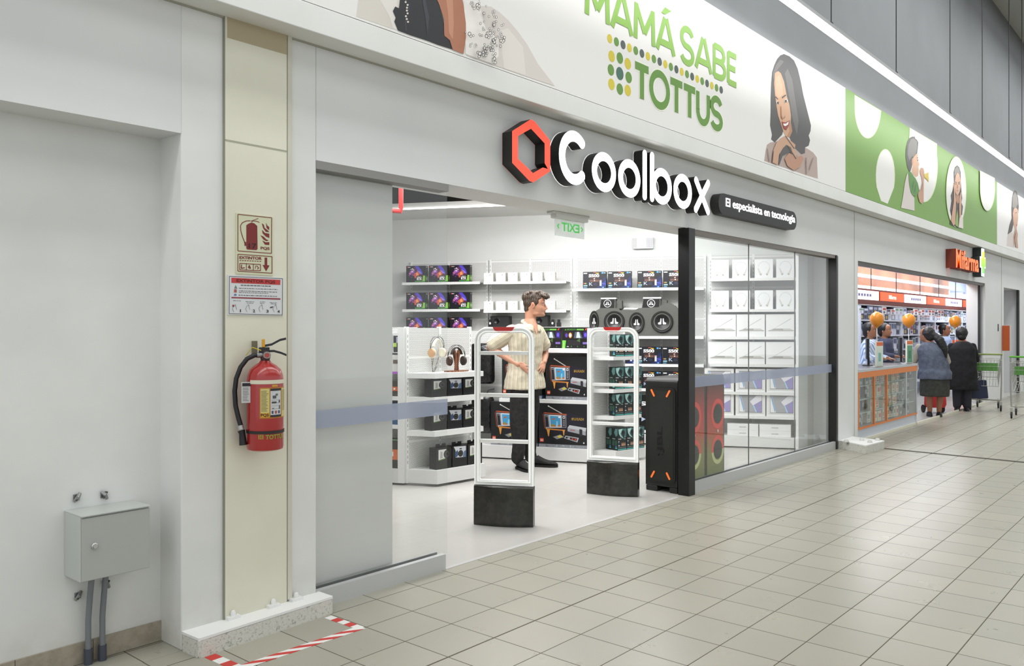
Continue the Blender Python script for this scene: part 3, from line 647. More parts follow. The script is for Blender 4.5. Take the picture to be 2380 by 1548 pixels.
# ================================================================ BOXED GOODS  (local: x width centred, y=0 front, z up)
def BX_(w, h, d, body, art, side=None, name='product_box', flap=None):
    b = MB(); b.box(-w / 2, w / 2, 0, d, 0, h, body)
    def F(pts, hexc, k=1, rough=.4): b.ngon([(-w / 2 + x * w, -.0007 * k, y * h) for x, y in pts], mat(hexc, rough))
    def Sd(pts, hexc, k=1, s=1): b.ngon([(s * (w / 2 + .0007 * k), x * d, y * h) for x, y in pts], mat(hexc, .4))
    def Tx(t, r, hexc, k=2, bold=.02): b.text(t, r, mat(hexc, .4), lambda u, v, q: (-w / 2 + u * w, -.0007 * k, v * h), bold)
    def Ts(t, r, hexc, k=2, s=1): b.text(t, r, mat(hexc, .4), lambda u, v, q: (s * (w / 2 + .0007 * k), u * d, v * h), .02)
    b.F, b.Sd, b.Tx, b.Ts = F, Sd, Tx, Ts
    art(b)
    if flap: flap(b, w, h, d)
    o = b.build(name, bevel=0); return o
def rect(x0, y0, x1, y1): return [(x0, y0), (x1, y0), (x1, y1), (x0, y1)]
def bars(b, x0, x1, y0, y1, n, hexc, seed=1, k=2, F=None):
    rr = random.Random(seed); F = F or b.F; hh = (y1 - y0) / n
    for i in range(n):
        x = x0
        while x < x1 - .01:
            l = rr.uniform(.02, .07) * (x1 - x0) * 3; F(rect(x, y0 + i * hh + hh * .25, min(x + l, x1), y0 + i * hh + hh * .75), hexc, k); x += l + .015
def put(fr, o, u, d, z, label, group, first): 
    loc = fr.P(u, d, z + .0006)
    if first: o.location = loc; o.rotation_euler = (0, 0, fr.rz); o['label'] = label; o['group'] = group; return o
    return dup(o, loc, fr.rz, label, group)
def row(fr, o, spans, d, z, labels, group, cat, used=[None], dep=0):
    for i, (a, c) in enumerate(spans):
        u = (fr.L(a, 761, d)[0] + fr.L(c, 761, d)[0]) / 2
        first = 'category' not in o
        if first: o['category'] = cat
        r = put(fr, o, u, d, z, labels[i], group, first)
SN = ['top', 'middle', 'bottom']
def size(fr, x0, x1, y0, y1, d, py=761): a, _ = fr.L(x0, py, d); c, _ = fr.L(x1, py, d); return c - a, fr.L(x0, y0, d)[1] - fr.L(x0, y1, d)[1]
# graphics card boxes
def art_gpu(b):
    b.F(rect(.02, .04, .98, .98), '#1a1720')
    b.F([(.3, .5), (.42, .95), (.62, .98), (.8, .6), (.9, .35), (.7, .3), (.5, .25)], '#5b2a50', 1.3)
    b.F([(.45, .98), (.62, .98), (.78, .75), (.86, .52), (.7, .62), (.55, .8)], '#5646c8', 1.6)
    b.F([(.55, .75), (.72, .66), (.84, .5), (.7, .52)], '#8f7ee6', 1.9)
    b.F([(.4, .5), (.62, .7), (.7, .5), (.6, .3), (.45, .25)], '#d2603f', 1.9)
    b.F([(.5, .55), (.6, .6), (.64, .45), (.54, .38)], '#f0a26a', 2.1)
    for i, (x, y, r, c) in enumerate([(.33, .8, .05, '#e9cfe6'), (.27, .62, .09, '#b06ac0'), (.37, .62, .09, '#8b53b3'), (.32, .66, .06, '#e6b9dd'), (.2, .52, .07, '#c06aa5'), (.16, .42, .05, '#7a3d86'), (.33, .45, .07, '#7b3b8c'), (.28, .32, .05, '#5c2c6e'), (.42, .42, .06, '#c24a6b'), (.4, .74, .03, '#ffffff'), (.25, .78, .025, '#f4e4f4')]):
        b.F([(x - r, y), (x - r * .2, y + r * 1.2), (x + r, y + r * .4), (x + r * .4, y - r * 1.1)], c, 2.3 + i * .1)
    b.F([(.5, .08), (.55, .4), (.88, .4), (.84, .08)], '#0c0c0d', 4); b.F([(.84, .08), (.88, .4), (.98, .4), (.98, .08)], '#8fc94a', 4)
    b.F(rect(.46, .04, .98, .09), '#57b64a', 4)
    b.Tx('GEFORCE', (.58, .3, .8, .36), '#f5f5f5', 5, .01); b.Tx('RTX', (.56, .13, .82, .29), '#ffffff', 5, .05)
    b.F([(.04, .9), (.07, .95), (.12, .95), (.08, .88)], '#e04038', 4); b.F(rect(.1, .9, .22, .93), '#f0f0f0', 4)
    b.Sd(rect(0, 0, 1, 1), '#151416', 1); b.Sd(rect(.05, .06, .95, .4), '#5c8f38', 2); b.Sd(rect(.3, .9, .7, .94), '#cfcfcf', 2); b.Ts('RTX', (.1, .15, .9, .3), '#d8efc0', 3)
gw, gh = size(Wf, 1046, 1092, 616, 655, DPR)
gpu = BX_(gw, gh, .1, mat('#131216', .35), art_gpu, name='graphics_card_box')
gs = [(940, 993), (993, 1046), (1046, 1092)]
for r in range(3):
    row(Wf, gpu, gs, DPR, B1[r], [f'{("left", "middle", "right")[i]} black graphics card box with purple artwork on the {SN[r]} shelf at left' for i in range(3)], 'graphics card boxes on the left wall shelves', 'box')
    
# earphone boxes
def art_ear(b):
    b.F(rect(.3, .62, .42, .7), '#d2d4d8'); b.F(rect(.36, .25, .4, .62), '#d2d4d8'); b.F(rect(.5, .25, .54, .55), '#dadce0'); b.F([(.6, .7), (.68, .72), (.68, .8), (.61, .8)], '#6b6b78')
    b.Sd(rect(0, 0, 1, 1), '#c9c5b6'); b.Sd([(.45, .45), (.6, .45), (.6, .58), (.45, .58)], '#77756f', 2)
ew, eh = size(Wf, 1182, 1205, 632.5, 653, DPR)
ear = BX_(ew * .95, eh, .1, mat('#f1f2f5', .4), art_ear, name='earphone_box')
es = [(1124, 1147), (1153, 1175), (1181, 1203), (1210, 1233), (1238, 1261), (1267, 1290)]
for r in range(2):
    row(Wf, ear, es, DPR, B2[r], [f'{ORD[i]} small white earphone box from the left on the {("upper", "lower")[r]} shelf behind the man' for i in range(6)], 'small white earphone boxes behind the man', 'box')
# S500 mainboard boxes
def art_s5(b):
    b.F(rect(.01, .02, .99, .98), '#12141c'); b.F([(.55, .02), (.99, .02), (.99, .75), (.8, .5), (.72, .2)], '#141f4a', 1.4); b.F([(.75, .05), (.99, .12), (.99, .5), (.85, .32)], '#24367c', 1.7)
    b.F([(.8, .3), (.99, .22), (.99, .26), (.82, .34)], '#5a52c0', 2)
    b.Tx('S500', (.25, .66, .7, .86), '#f4f4f4', 3, .04)
    b.F(rect(.28, .36, .7, .68), '#3a2523', 4); b.F(rect(.3, .4, .68, .5), '#6b4a40', 4.3); b.F([(.48, .44), (.52, .44), (.52, .5), (.48, .5)], '#f4efe0', 4.8); b.F([(.46, .55), (.52, .55), (.52, .62), (.46, .62)], '#c9a79a', 4.8)
    b.Tx('K', (.27, .17, .42, .36), '#b9cbe4', 4, 0); b.F(rect(.46, .2, .62, .22), '#4a4f7a', 4); b.F(rect(.46, .28, .6, .3), '#4a4f7a', 4)
    b.F(rect(.72, .15, .8, .5), '#c9c9c9', 4); b.F(rect(.73, .45, .79, .49), '#d05040', 4.5)
    b.F(rect(.03, .14, .19, .2), '#9fd2e4', 3); b.F(rect(.03, .04, .17, .09), '#5b93b5', 3); b.F(circ(.06, .3, .03, .045, 10), '#c05a4a', 3); b.F(circ(.12, .3, .04, .045, 10), '#7a9a5a', 3.2)
    b.F(rect(.03, .88, .18, .94), '#e6e6e6', 3); b.F(rect(.45, .93, .58, .97), '#b0504a', 3); b.F(rect(.56, .88, .68, .93), '#d5c142', 3); b.F(rect(.8, .88, .88, .97), '#4a9fd8', 3); b.F(rect(.9, .9, .97, .94), '#b9c9d8', 3)
    b.F(rect(.83, .04, .9, .08), '#6fb8e0', 3); b.Sd(rect(0, 0, 1, 1), '#15161c'); b.Ts('S500', (.2, .6, .9, .72), '#d8d8d8', 2); b.Sd(rect(.2, .2, .7, .5), '#241c22', 2)
sw_, sh_ = size(Wf, 1413, 1469, 630, 669, DPR)
s5 = BX_(sw_ * .98, sh_, .09, mat('#0f1014', .35), art_s5, name='mainboard_box')
row(Wf, s5, [(1354, 1410), (1412, 1468), (1481, 1538), (1541, 1598)], DPR, B3[0], [f'{ORD[i]} black mainboard box from the left on the shelf above the subwoofers' for i in range(4)], 'black mainboard boxes on the wall shelves', 'box')
row(Wf, s5, [(1425, 1480), (1482, 1537), (1540, 1596)], DPR, B3[2], [f'{("left", "middle", "right")[i]} black mainboard box on the first shelf below the subwoofers' for i in range(3)], 'black mainboard boxes on the wall shelves', 'box')
row(Wf, s5, [(1482, 1537), (1540, 1596)], DPR, B3[3], [f'{("left", "right")[i]} black mainboard box on the second shelf below the subwoofers' for i in range(2)], 'black mainboard boxes on the wall shelves', 'box')
def art_big(b): b.F(rect(.02, .02, .98, .98), '#141414'); b.Tx('S', (.1, .72, .4, .84), '#f0f0f0', 2, .04); b.F(rect(.2, .45, .8, .65), '#201a1e', 2); b.F([(.2, .25), (.35, .32), (.2, .38)], '#b9cbe4', 2)
bw, bh = size(Wf, 1480, 1545, 920, 1000, DPR)
bg = BX_(bw, bh * .98, .2, mat('#101010', .4), art_big, name='component_box')
row(Wf, bg, [(1478, 1543), (1546, 1612)], DPR, B3[4], ['large black component box half hidden behind the left edge of the tall black speaker', 'large black component box hidden behind the tall black speaker'], 'large black boxes behind the tall speaker', 'box')
fl, fh = size(Wf, 1488, 1560, 1002, 1026, DPR)
# headphone boxes
def art_hp(b):
    ou = [(.5 + .33 * math.cos(R(a)), .55 + .33 * math.sin(R(a))) for a in range(-8, 190, 18)]; inn = [(.5 + .31 * math.cos(R(a)), .55 + .31 * math.sin(R(a))) for a in range(-8, 190, 18)]
    for i in range(len(ou) - 1): b.F([ou[i], ou[i + 1], inn[i + 1], inn[i]], '#cfd0cf', 1)
    b.F([(.15, .52), (.2, .52), (.36, .22), (.38, .16), (.32, .12), (.26, .18)], '#d8d6d0'); b.F([(.26, .18), (.32, .12), (.4, .2), (.36, .24)], '#b5b1a6', 2)
    b.F([(.85, .52), (.8, .52), (.64, .22), (.62, .16), (.68, .12), (.74, .18)], '#d8d6d0'); b.F([(.74, .18), (.68, .12), (.6, .2), (.64, .24)], '#b5b1a6', 2)
    b.Sd(rect(0, 0, 1, 1), '#d0cecb'); b.Sd(rect(.4, .46, .55, .54), '#77746e', 2)
hw, hh = size(Wf, 1653, 1694, 602, 645, DPR)
hp = BX_(hw, hh, .14, mat('#f2f3f3', .4), art_hp, name='headphone_box')
hs = [(1653, 1694), (1701, 1744), (1754, 1797), (1804, 1847)]
for r in range(2):
    row(Wf, hp, hs, DPR, B4[r], [f'{ORD[i]} white headphone box from the left on the {("top", "second")[r]} shelf behind the right glass' for i in range(4)], 'white headphone boxes behind the right glass', 'box')
def art_lap(b):
    b.F(rect(.0, .03, 1, .97), '#f0f0ef', .5); b.F([(.28, .36), (.29, .36), (.88, .8), (.87, .81)], '#7d7468')
    b.F([(.08, .27), (.26, .36), (.84, .36), (.98, .27)], '#c9c7c2'); b.F([(.2, .3), (.3, .355), (.6, .355), (.6, .29)], '#9d9a94', 1.5); b.F([(.08, .27), (.98, .27), (.96, .25), (.1, .25)], '#8b8880', 2)
    b.F([(.0, .0), (.008, 0), (.008, 1), (0, 1)], '#c9c9c6')
lw, lh = size(Wf, 1646, 1711, 731, 782, DPR)
lp = BX_(lw, lh, .16, mat('#ececea', .4), art_lap, name='laptop_box')
ls = [(1645, 1711), (1711.5, 1778), (1779, 1848)]
for r in (2, 3):
    row(Wf, lp, ls, DPR, B4[r], [f'{("left", "middle", "right")[i]} white laptop box with a thin open laptop pictured, on the {("third", "fourth")[r - 2]} shelf' for i in range(3)], 'white laptop boxes with a side view picture', 'box')
def art_lap2(b):
    b.F(rect(.07, .12, .93, .97), '#e6e5e2', .5); b.F(rect(.12, .14, .88, .9), '#5c5a5c', 1); b.F(rect(.13, .16, .87, .88), '#cbcac8', 1.3)
    b.F([(.13, .16), (.13, .88), (.3, .16)], '#f2f2f2', 1.6); b.F([(.13, .88), (.17, .88), (.3, .3), (.27, .16)], '#8fb4dc', 1.9); b.F([(.19, .88), (.7, .88), (.48, .62), (.58, .45), (.68, .16), (.32, .16), (.3, .3)], '#a9a8ae', 1.7)
    b.F([(.48, .62), (.7, .88), (.87, .88), (.87, .68), (.58, .45)], '#e9e7ee', 2); b.F([(.58, .45), (.87, .68), (.87, .16), (.7, .16)], '#9b92c4', 2.1); b.F([(.58, .45), (.62, .45), (.71, .16), (.67, .16)], '#a9dcf4', 2.4)
    b.F(rect(.06, .09, .94, .11), '#c4c3c0', 1); b.F([(.985, 0), (1, 0), (1, 1), (.985, 1)], '#8f8d8a', 1)
l2w, l2h = size(Wf, 1710, 1780, 858, 911, DPR)
l2 = BX_(l2w, l2h, .16, mat('#f0f0ef', .4), art_lap2, name='laptop_box')
l2s = [(1637, 1707), (1709, 1780), (1782, 1852)]
for r in (4, 5):
    row(Wf, l2, l2s, DPR, B4[r], [f'{("left", "middle", "right")[i]} white laptop box with a violet screen pictured, on the {("fifth", "sixth")[r - 4]} shelf' for i in range(3)], 'white laptop boxes with a violet screen', 'box')
def art_flat(b): b.F(rect(.38, .42, .6, .56), '#b5b3af'); b.F([(.985, 0), (1, 0), (1, 1), (.985, 1)], '#77746e')
fw, fh2 = size(Wf, 1691, 1764, 983, 997, DPR + .04)
flb = BX_(fw, fh2, .2, mat('#f0f0ef', .4), art_flat, name='flat_box')
fs = [(1690, 1764), (1766, 1838)]
for lv in range(2):
    row(Wf, flb, fs, DPR + .04, .1412 + lv * (fh2 + .001), [f'{("left", "right")[i]} flat white box in the {("lower", "upper")[lv]} layer on the base of the right shelf unit' for i in range(2)], 'flat white boxes on the base shelf', 'box')
# graphics boxes seen from the back, on the mid gondola
def art_back(b):
    b.F(rect(.01, .01, .99, .99), '#141416'); b.Tx('GEFORCE RTX', (.18, .86, .55, .93), '#62b04a', 2, .01); b.F([(.1, .86), (.13, .93), (.16, .86)], '#62b04a', 2); b.F(rect(.57, .86, .84, .93), '#6fb84e', 2)
    b.F([(.88, .86), (.91, .95), (.96, .95), (.92, .86)], '#e04038', 2)
    b.F(rect(.1, .48, .42, .78), '#281a22', 2); b.F(circ(.17, .62, .05, .1, 12), '#5a48b8', 2.4); b.F(circ(.32, .62, .065, .13, 14), '#e8a24a', 2.4); b.F(circ(.32, .62, .04, .08, 14), '#f2f2f2', 2.8)
    b.F([(.45, .48), (.5, .78), (.7, .78), (.8, .48)], '#59606a', 2); b.F([(.55, .5), (.58, .78), (.66, .78), (.72, .5)], '#c8d6d8', 2.4); b.F([(.7, .5), (.7, .3), (.55, .36)], '#4a6a36', 2.4)
    b.F(rect(.82, .48, .99, .8), '#33246a', 2); b.F(circ(.9, .64, .05, .1, 10), '#6a56e6', 2.4)
    b.F(rect(.8, .2, .99, .3), '#7d6ab8', 2); bars(b, .2, .7, .14, .4, 4, '#3d3a40', 3)
    b.F([(.0, .0), (.12, 0), (.16, .38), (.0, .38)], '#63c34a', 3); b.F([(.03, .0), (.08, 0), (.1, .38), (.05, .38)], '#9be06a', 3.4)
    for x in (.36, .6, .85): b.F(circ(x, .09, .012, .025, 8), '#57b64a', 2)
    b.F(rect(.18, .07, .26, .1), '#d8d8d8', 2)
gbw, gbh = size(EG, 1306, 1366, 760, 809, -.06, 785)
gb = BX_(gbw, zof(EG, 1306, 761, -.06) - ES[0], .12, mat('#131316', .35), art_back, name='graphics_card_box')
row(EG, gb, [(1183, 1241), (1243, 1304), (1307, 1366)], -.06, ES[0], [f'{("left", "middle", "right")[i]} graphics card box showing its back, on the gondola top beside the man' for i in range(3)], 'graphics card boxes showing their backs', 'box')
# toy television set boxes
def art_tv(b):
    b.F(rect(.0, .0, 1, 1), '#1b1b1d', .5); b.F([(.3, .3), (.95, .35), (.95, .7), (.6, .8), (.35, .6)], '#211e2c', .8)
    b.F([(.2, .925), (.215, .94), (.49, .78), (.48, .765)], '#c9c7c0', 2); b.F(circ(.205, .935, .014, .016, 8), '#e6e4dc', 2.3)
    b.F([(.1, .765), (.12, .79), (.58, .77), (.585, .74)], '#b5593a', 2); b.F([(.1, .765), (.14, .42), (.12, .42), (.085, .74)], '#8a3f2a', 2)
    b.F([(.115, .745), (.57, .735), (.575, .46), (.15, .43)], '#a9abb2', 2.2); b.F([(.13, .72), (.19, .72), (.215, .46), (.15, .46)], '#26262a', 2.6)
    b.F([(.14, .7), (.2, .7), (.2, .69), (.14, .69)], '#a9abb2', 2.9); b.F([(.22, .735), (.47, .73), (.475, .46), (.24, .455)], '#e9ebee', 2.6)
    b.F([(.235, .715), (.455, .71), (.46, .475), (.255, .47)], '#4aa3d4', 3); b.F([(.25, .5), (.3, .54), (.34, .5), (.4, .53), (.46, .5), (.46, .475), (.255, .47)], '#c8753a', 3.4)
    b.F([(.27, .62), (.33, .635), (.36, .66), (.29, .66)], '#c46a3c', 3.4); b.F([(.36, .475), (.4, .475), (.4, .6), (.37, .6)], '#8fd4ea', 3.7); b.F(circ(.43, .69, .025, .02, 8), '#f4f6f8', 3.6); b.F([(.27, .49), (.3, .54), (.32, .49)], '#7fae4a', 3.8)
    b.F([(.48, .73), (.56, .725), (.565, .47), (.485, .465)], '#3a3a40', 2.9); b.F(circ(.522, .69, .026, .034, 12), '#e4e6ea', 3.2); b.F(circ(.522, .69, .014, .018, 10), '#303036', 3.6)
    for i in range(4): b.F(rect(.51, .5 + i * .035, .54, .515 + i * .035), '#b9bbc0', 3.3)
    b.F([(.14, .43), (.55, .41), (.55, .385), (.16, .4)], '#d98a3a', 2.5); b.F([(.17, .4), (.2, .25), (.215, .25), (.235, .4)], '#e6a04a', 2.7); b.F([(.5, .4), (.515, .28), (.53, .28), (.54, .4)], '#e6a04a', 2.7)
    b.F([(.3, .24), (.45, .3), (.53, .245), (.38, .19)], '#8d8f93', 2.5); b.F([(.38, .255), (.45, .285), (.5, .25), (.43, .22)], '#d6c24a', 2.8)
    b.F([(.6, .46), (.64, .52), (.98, .47), (.97, .39)], '#c6c8cc', 2.5); b.F([(.6, .46), (.97, .39), (.97, .3), (.6, .38)], '#a4a6ac', 2.6); b.F([(.84, .44), (.9, .43), (.9, .28), (.84, .29)], '#2c2c30', 2.9); b.F(rect(.65, .4, .75, .415), '#b0484a', 3)
    b.F([(.53, .22), (.56, .28), (.83, .24), (.8, .14)], '#b9bbc0', 2.6); b.F([(.55, .225), (.57, .26), (.8, .225), (.78, .165)], '#2b2b30', 2.9); b.F(circ(.7, .21, .02, .02, 8), '#d8432f', 3.2); b.F(circ(.76, .2, .02, .02, 8), '#d8432f', 3.2); b.F(rect(.6, .21, .65, .24), '#a9abb0', 3.2)
    bars(b, .68, .93, .63, .69, 3, '#c9a23a', 5, 2.2)
    b.F(rect(.03, .12, .105, .2), '#e2552e', 2.4); b.Tx('LEGO', (.038, .14, .097, .175), '#ffffff', 3, .02)
    b.F(rect(.0, .0, 1, .075), '#8d9096', 2); rr = random.Random(2)
    for i in range(26): x = rr.uniform(.02, .95); b.F(rect(x, .01 + rr.random() * .03, x + .03, .03 + rr.random() * .04), rr.choice(['#6f7278', '#adb0b5', '#9a9da3']), 2.4 + i * .01)
    b.F(circ(.93, .13, .014, .02, 10), '#d8d8d8', 2.2); b.Sd(rect(0, 0, 1, .08), '#4a6a9c'); b.Sd(rect(0, .08, 1, 1), '#101012')
tw, _ = size(EG, 1252, 1365, 939, 1042, -.02, 990)
th_ = zof(EG, 1300, 938, -.02) - EB
tv = BX_(tw, th_, .12, mat('#17171a', .35), art_tv, name='building_set_box')
row(EG, tv, [(1144, 1247), (1252, 1365)], -.02, EB, ['black building set box with toy television behind the legs of the man', 'black building set box with a toy television, lowest at the right end of the gondola'], 'building set boxes on the gondola', 'box')
tw2, _ = size(EG, 1270, 1366, 830, 929, -.05, 880)
tv2 = BX_(tw2, zof(EG, 1320, 828, -.05) - ES[1], .12, mat('#17171a', .35), art_tv, name='building_set_box')
row(EG, tv2, [(1164, 1262), (1269, 1365)], -.05, ES[1], ['black building set box half hidden behind the back of the man', 'black building set box on the middle gondola shelf right of the man'], 'building set boxes on the gondola', 'box')
# webcam boxes
def art_web(b):
    b.F(rect(.02, .02, .98, .98), '#1f2322'); b.F([(.02, .98), (.98, .98), (.98, .6), (.6, .52), (.3, .6), (.1, .8)], '#4a7876', 1.3); b.F([(.1, .95), (.55, .98), (.3, .75), (.5, .6), (.85, .62), (.6, .55), (.35, .62), (.15, .75)], '#b9e0db', 1.7)
    b.F(circ(.62, .78, .19, .13, 14), '#2a302f', 2.1); b.F(circ(.6, .8, .1, .07, 12), '#0e1010', 2.4); b.F([(.55, .68), (.75, .66), (.72, .55), (.6, .56)], '#252a29', 2.3)
    b.F(rect(.08, .5, .13, .545), '#d8d8d8', 2); b.F(rect(.17, .5, .4, .535), '#c9cccb', 2); b.F(rect(.7, .49, .88, .53), '#8fa09e', 2)
    b.F(circ(.13, .4, .05, .035, 10), '#c9d2d0', 2); b.F(circ(.12, .3, .04, .028, 8), '#3f86b0', 2); b.F(rect(.07, .2, .24, .24), '#d6dedc', 2)
    for i, x in enumerate((.42, .54, .66, .78)): b.F([(x, .2), (x + .02, .33 - .03 * (i % 2)), (x + .06, .36), (x + .09, .24), (x + .08, .2)], '#d9a88a', 2 + i * .1)
    bars(b, .06, .96, .1, .16, 1, '#7d8a88', 2); b.F(rect(.02, .02, .98, .07), '#57b5ae', 2)
    b.Sd(rect(0, 0, 1, 1), '#16221e', 1, -1); b.Sd([(.0, .98), (.4, .98), (.6, .8), (.3, .62), (.0, .7)], '#57807c', 2, -1); b.Ts('920', (.9, .5, .4, .54), '#b9c9c0', 3, -1)
    b.Sd(rect(.1, .22, .45, .45), '#2f4f42', 2, -1); b.Sd(rect(.55, .22, .9, .45), '#2f4f42', 2, -1); b.Sd(rect(.08, .08, .4, .12), '#57b5ae', 2, -1); b.Sd(rect(.15, .14, .35, .19), '#3f86d0', 2, -1)
WW, WHH, WD_ = .137, .245, .092
wc = BX_(WW, WHH, WD_, mat('#1c201f', .35), art_web, name='webcam_box'); tag(wc, None, 'box')
first = True
for r, (z, ncol, nrow, u0) in enumerate(((RZ[0], 2, 1, .155), (RZ[1], 3, 2, .15), (RZ[2], 3, 2, .15), (.13, 3, 3, .17))):
    for j in range(nrow):
        for i in range(ncol):
            if j and i: continue
            u = u0 + WW / 2 + i * (WW + .004); d = .185 - j * (WD_ + .003) + (.02 if r == 3 else 0); u -= 0
            if d - WD_ < 0 and j < nrow - 0: pass
            lb = f'{("left", "middle", "right")[i]} webcam box in front on the {("top", "second", "third", "lowest")[r]} level of the webcam rack' if j == 0 else f'webcam box {("", "second", "third")[j]} from the front, {("top", "second", "third", "lowest")[r]} level, only its side showing'
            p = RG.P(u, d, z + .0006)
            if d - WD_ < -.002: continue
            if first: wc.location = p; wc.rotation_euler = (0, 0, RG.rz); wc['label'] = lb; wc['group'] = 'webcam boxes on the rack'; first = False
            else: dup(wc, p, RG.rz, lb, 'webcam boxes on the rack')
# camera boxes on the left end-cap
def art_cam(b):
    b.F(rect(.02, .02, .98, .98), '#191919'); b.F([(.2, .45), (.92, .42), (.92, .95), (.1, .98), (.22, .78)], '#c9ccd2', 1.4); b.F([(.2, .45), (.3, .47), (.45, .6), (.35, .8), (.18, .7)], '#3f5578', 1.7); b.F([(.7, .44), (.92, .42), (.92, .75), (.78, .7)], '#5a7396', 1.7)
    b.F(circ(.56, .62, .17, .16, 16), '#26261f', 2); b.F(circ(.56, .62, .12, .11, 14), '#3d3c33', 2.4); b.F(circ(.56, .62, .06, .05, 12), '#11110f', 2.8); b.F(rect(.48, .82, .64, .87), '#26262a', 2)
    b.Sd(rect(0, 0, 1, 1), '#111111', 1, -1); b.Sd(rect(.08, .45, .55, .92), '#c4c4c0', 2, -1); b.Sd(circ(.3, .66, .16, .12, 10), '#8b8984', 3, -1)
def art_cam2(b):
    b.F(rect(.02, .02, .98, .98), '#191919'); b.F([(.15, .45), (.6, .5), (.66, .92), (.15, .92)], '#dcdcd8', 1.4); b.F([(.15, .45), (.6, .5), (.6, .46), (.16, .41)], '#6f8a4a', 1.7); b.F([(.25, .5), (.42, .52), (.4, .8), (.28, .85)], '#a9a9a5', 1.8)
    b.F(circ(.68, .68, .2, .2, 16), '#2b2b2b', 2.2); b.F(circ(.7, .68, .14, .14, 14), '#474747', 2.6); b.F(circ(.72, .68, .08, .08, 12), '#171717', 3)
    b.Sd(rect(0, 0, 1, 1), '#111111', 1, -1)
def flap(b, w, h, d): b.prism([(-w * .32, h), (w * .32, h), (w * .32, h + .028), (w * .08, h + .028), (w * .05, h + .016), (-w * .05, h + .016), (-w * .08, h + .028), (-w * .32, h + .028)], d * .45, d * .45 + .003, mat('#151515', .4))
cw, chh = .19, .165
cA = BX_(cw, chh, .1, mat('#141414', .4), art_cam, name='camera_box', flap=flap); cB = BX_(cw, chh, .1, mat('#141414', .4), art_cam2, name='camera_box', flap=flap)
tag(cA, None, 'box'); tag(cB, None, 'box'); fa = fb = True
for r, z in enumerate((FZ[1], FZ[2], .153)):
    for i, u in enumerate((.23, .43, .63)):
        k = 'label' not in cA if i == 1 else 'label' not in cB
        o = cA if i == 1 else cB; uu = u + (.03 if r == 2 else 0); dd = .2 if r < 2 else .235
        lb = f'{("left", "middle", "right")[i]} black camera box on the {("upper", "middle", "lowest")[r]} level of the left end shelf'
        rr_ = put(FGf, o, uu, dd, z, lb, 'black camera boxes on the left end shelf', k); rr_.scale = (1, 1, (1, 1.12, 1.22)[r])
# goods at the edge of the left partition
def hbox(px0, px1, z, h, col, name, label, cat, deco=None, d=-.03):
    u0, u1 = HG.L(px0, 900, d)[0], HG.L(px1, 900, d)[0]; w = u1 - u0
    b = MB(); b.box(-w / 2, w / 2, 0, .14, 0, h, mat(col, .45))
    if deco: deco(b, w, h)
    o = b.build(name, None, HG.P((u0 + u1) / 2, d, z), HG.rz); tag(o, label, cat); return o
q = lambda b, w, h, p, c, k=1: b.ngon([(-w / 2 + x * w, -.001 * k, y * h) for x, y in p], mat(c, .45))
zz = lambda y: zof(HG, 918, y, -.03)
def casedeco(b, w, h): q(b, w, h, rect(.1, .04, .9, .86), '#2a2828'); q(b, w, h, rect(.55, .5, .9, .8), '#a9b4d0', 2); q(b, w, h, rect(.1, .3, .6, .5), '#b9d85a', 2); q(b, w, h, rect(.75, .1, .85, .8), '#5a2f36', 2)
hbox(897, 911, zz(821), zz(774) - zz(821), '#e4e4e2', 'phone_case_pack', 'white and black phone case pack hanging nearest the left partition edge', 'package', casedeco, -.12)
hbox(913, 928, zz(821), zz(774) - zz(821), '#e4e4e2', 'phone_case_pack', 'white and black phone case pack hanging beside the end panel', 'package', casedeco, -.12)
def pdeco(b, w, h): q(b, w, h, rect(.25, .4, .55, .75), '#c05ad8', 2); q(b, w, h, rect(0, 0, 1, .12), '#c05ad8', 2); q(b, w, h, rect(.62, .55, .9, .75), '#6a5648', 2); q(b, w, h, rect(.02, .55, .15, .75), '#55504a', 2); q(b, w, h, rect(.3, .75, .36, .9), '#222222', 2); q(b, w, h, rect(.44, .75, .5, .9), '#222222', 2)
hbox(890, 928, zz(870), zz(826) - zz(870), '#e2e0dc', 'accessory_pack', 'white accessory pack with magenta patches beside the left partition edge', 'package', pdeco, -.1)
def odeco(b, w, h): q(b, w, h, rect(0, .35, 1, .62), '#d8703f', 2); q(b, w, h, rect(.5, 0, .62, 1), '#b4dcae', 3); q(b, w, h, rect(.7, .42, .8, .54), '#f0ece6', 4); q(b, w, h, rect(.15, .42, .25, .54), '#f0ece6', 4)
hbox(885, 928, HZ[0], zz(885) - HZ[0], '#4d4640', 'drive_box', 'dark box with an orange band on the upper shelf at the partition edge', 'box', odeco)
hbox(880, 927, HZ[1], zz(937) - HZ[1], '#3c5f86', 'drive_box', 'blue box with a pale label on the middle shelf at the partition edge', 'box', lambda b, w, h: (q(b, w, h, rect(.4, .35, .9, .75), '#c4c4c4', 2), q(b, w, h, rect(0, .25, 1, .32), '#b05a50', 2)))
hbox(880, 928, HB, zz(1022) - HB, '#3a3835', 'drive_box', 'tall dark box with a wide orange band on the base at the partition edge', 'box', lambda b, w, h: (q(b, w, h, rect(0, .3, 1, .66), '#e07a4a', 2), q(b, w, h, rect(.55, .42, .72, .58), '#f4f0ea', 3), q(b, w, h, rect(0, .98, 1, 1), '#8fce8a', 3)))
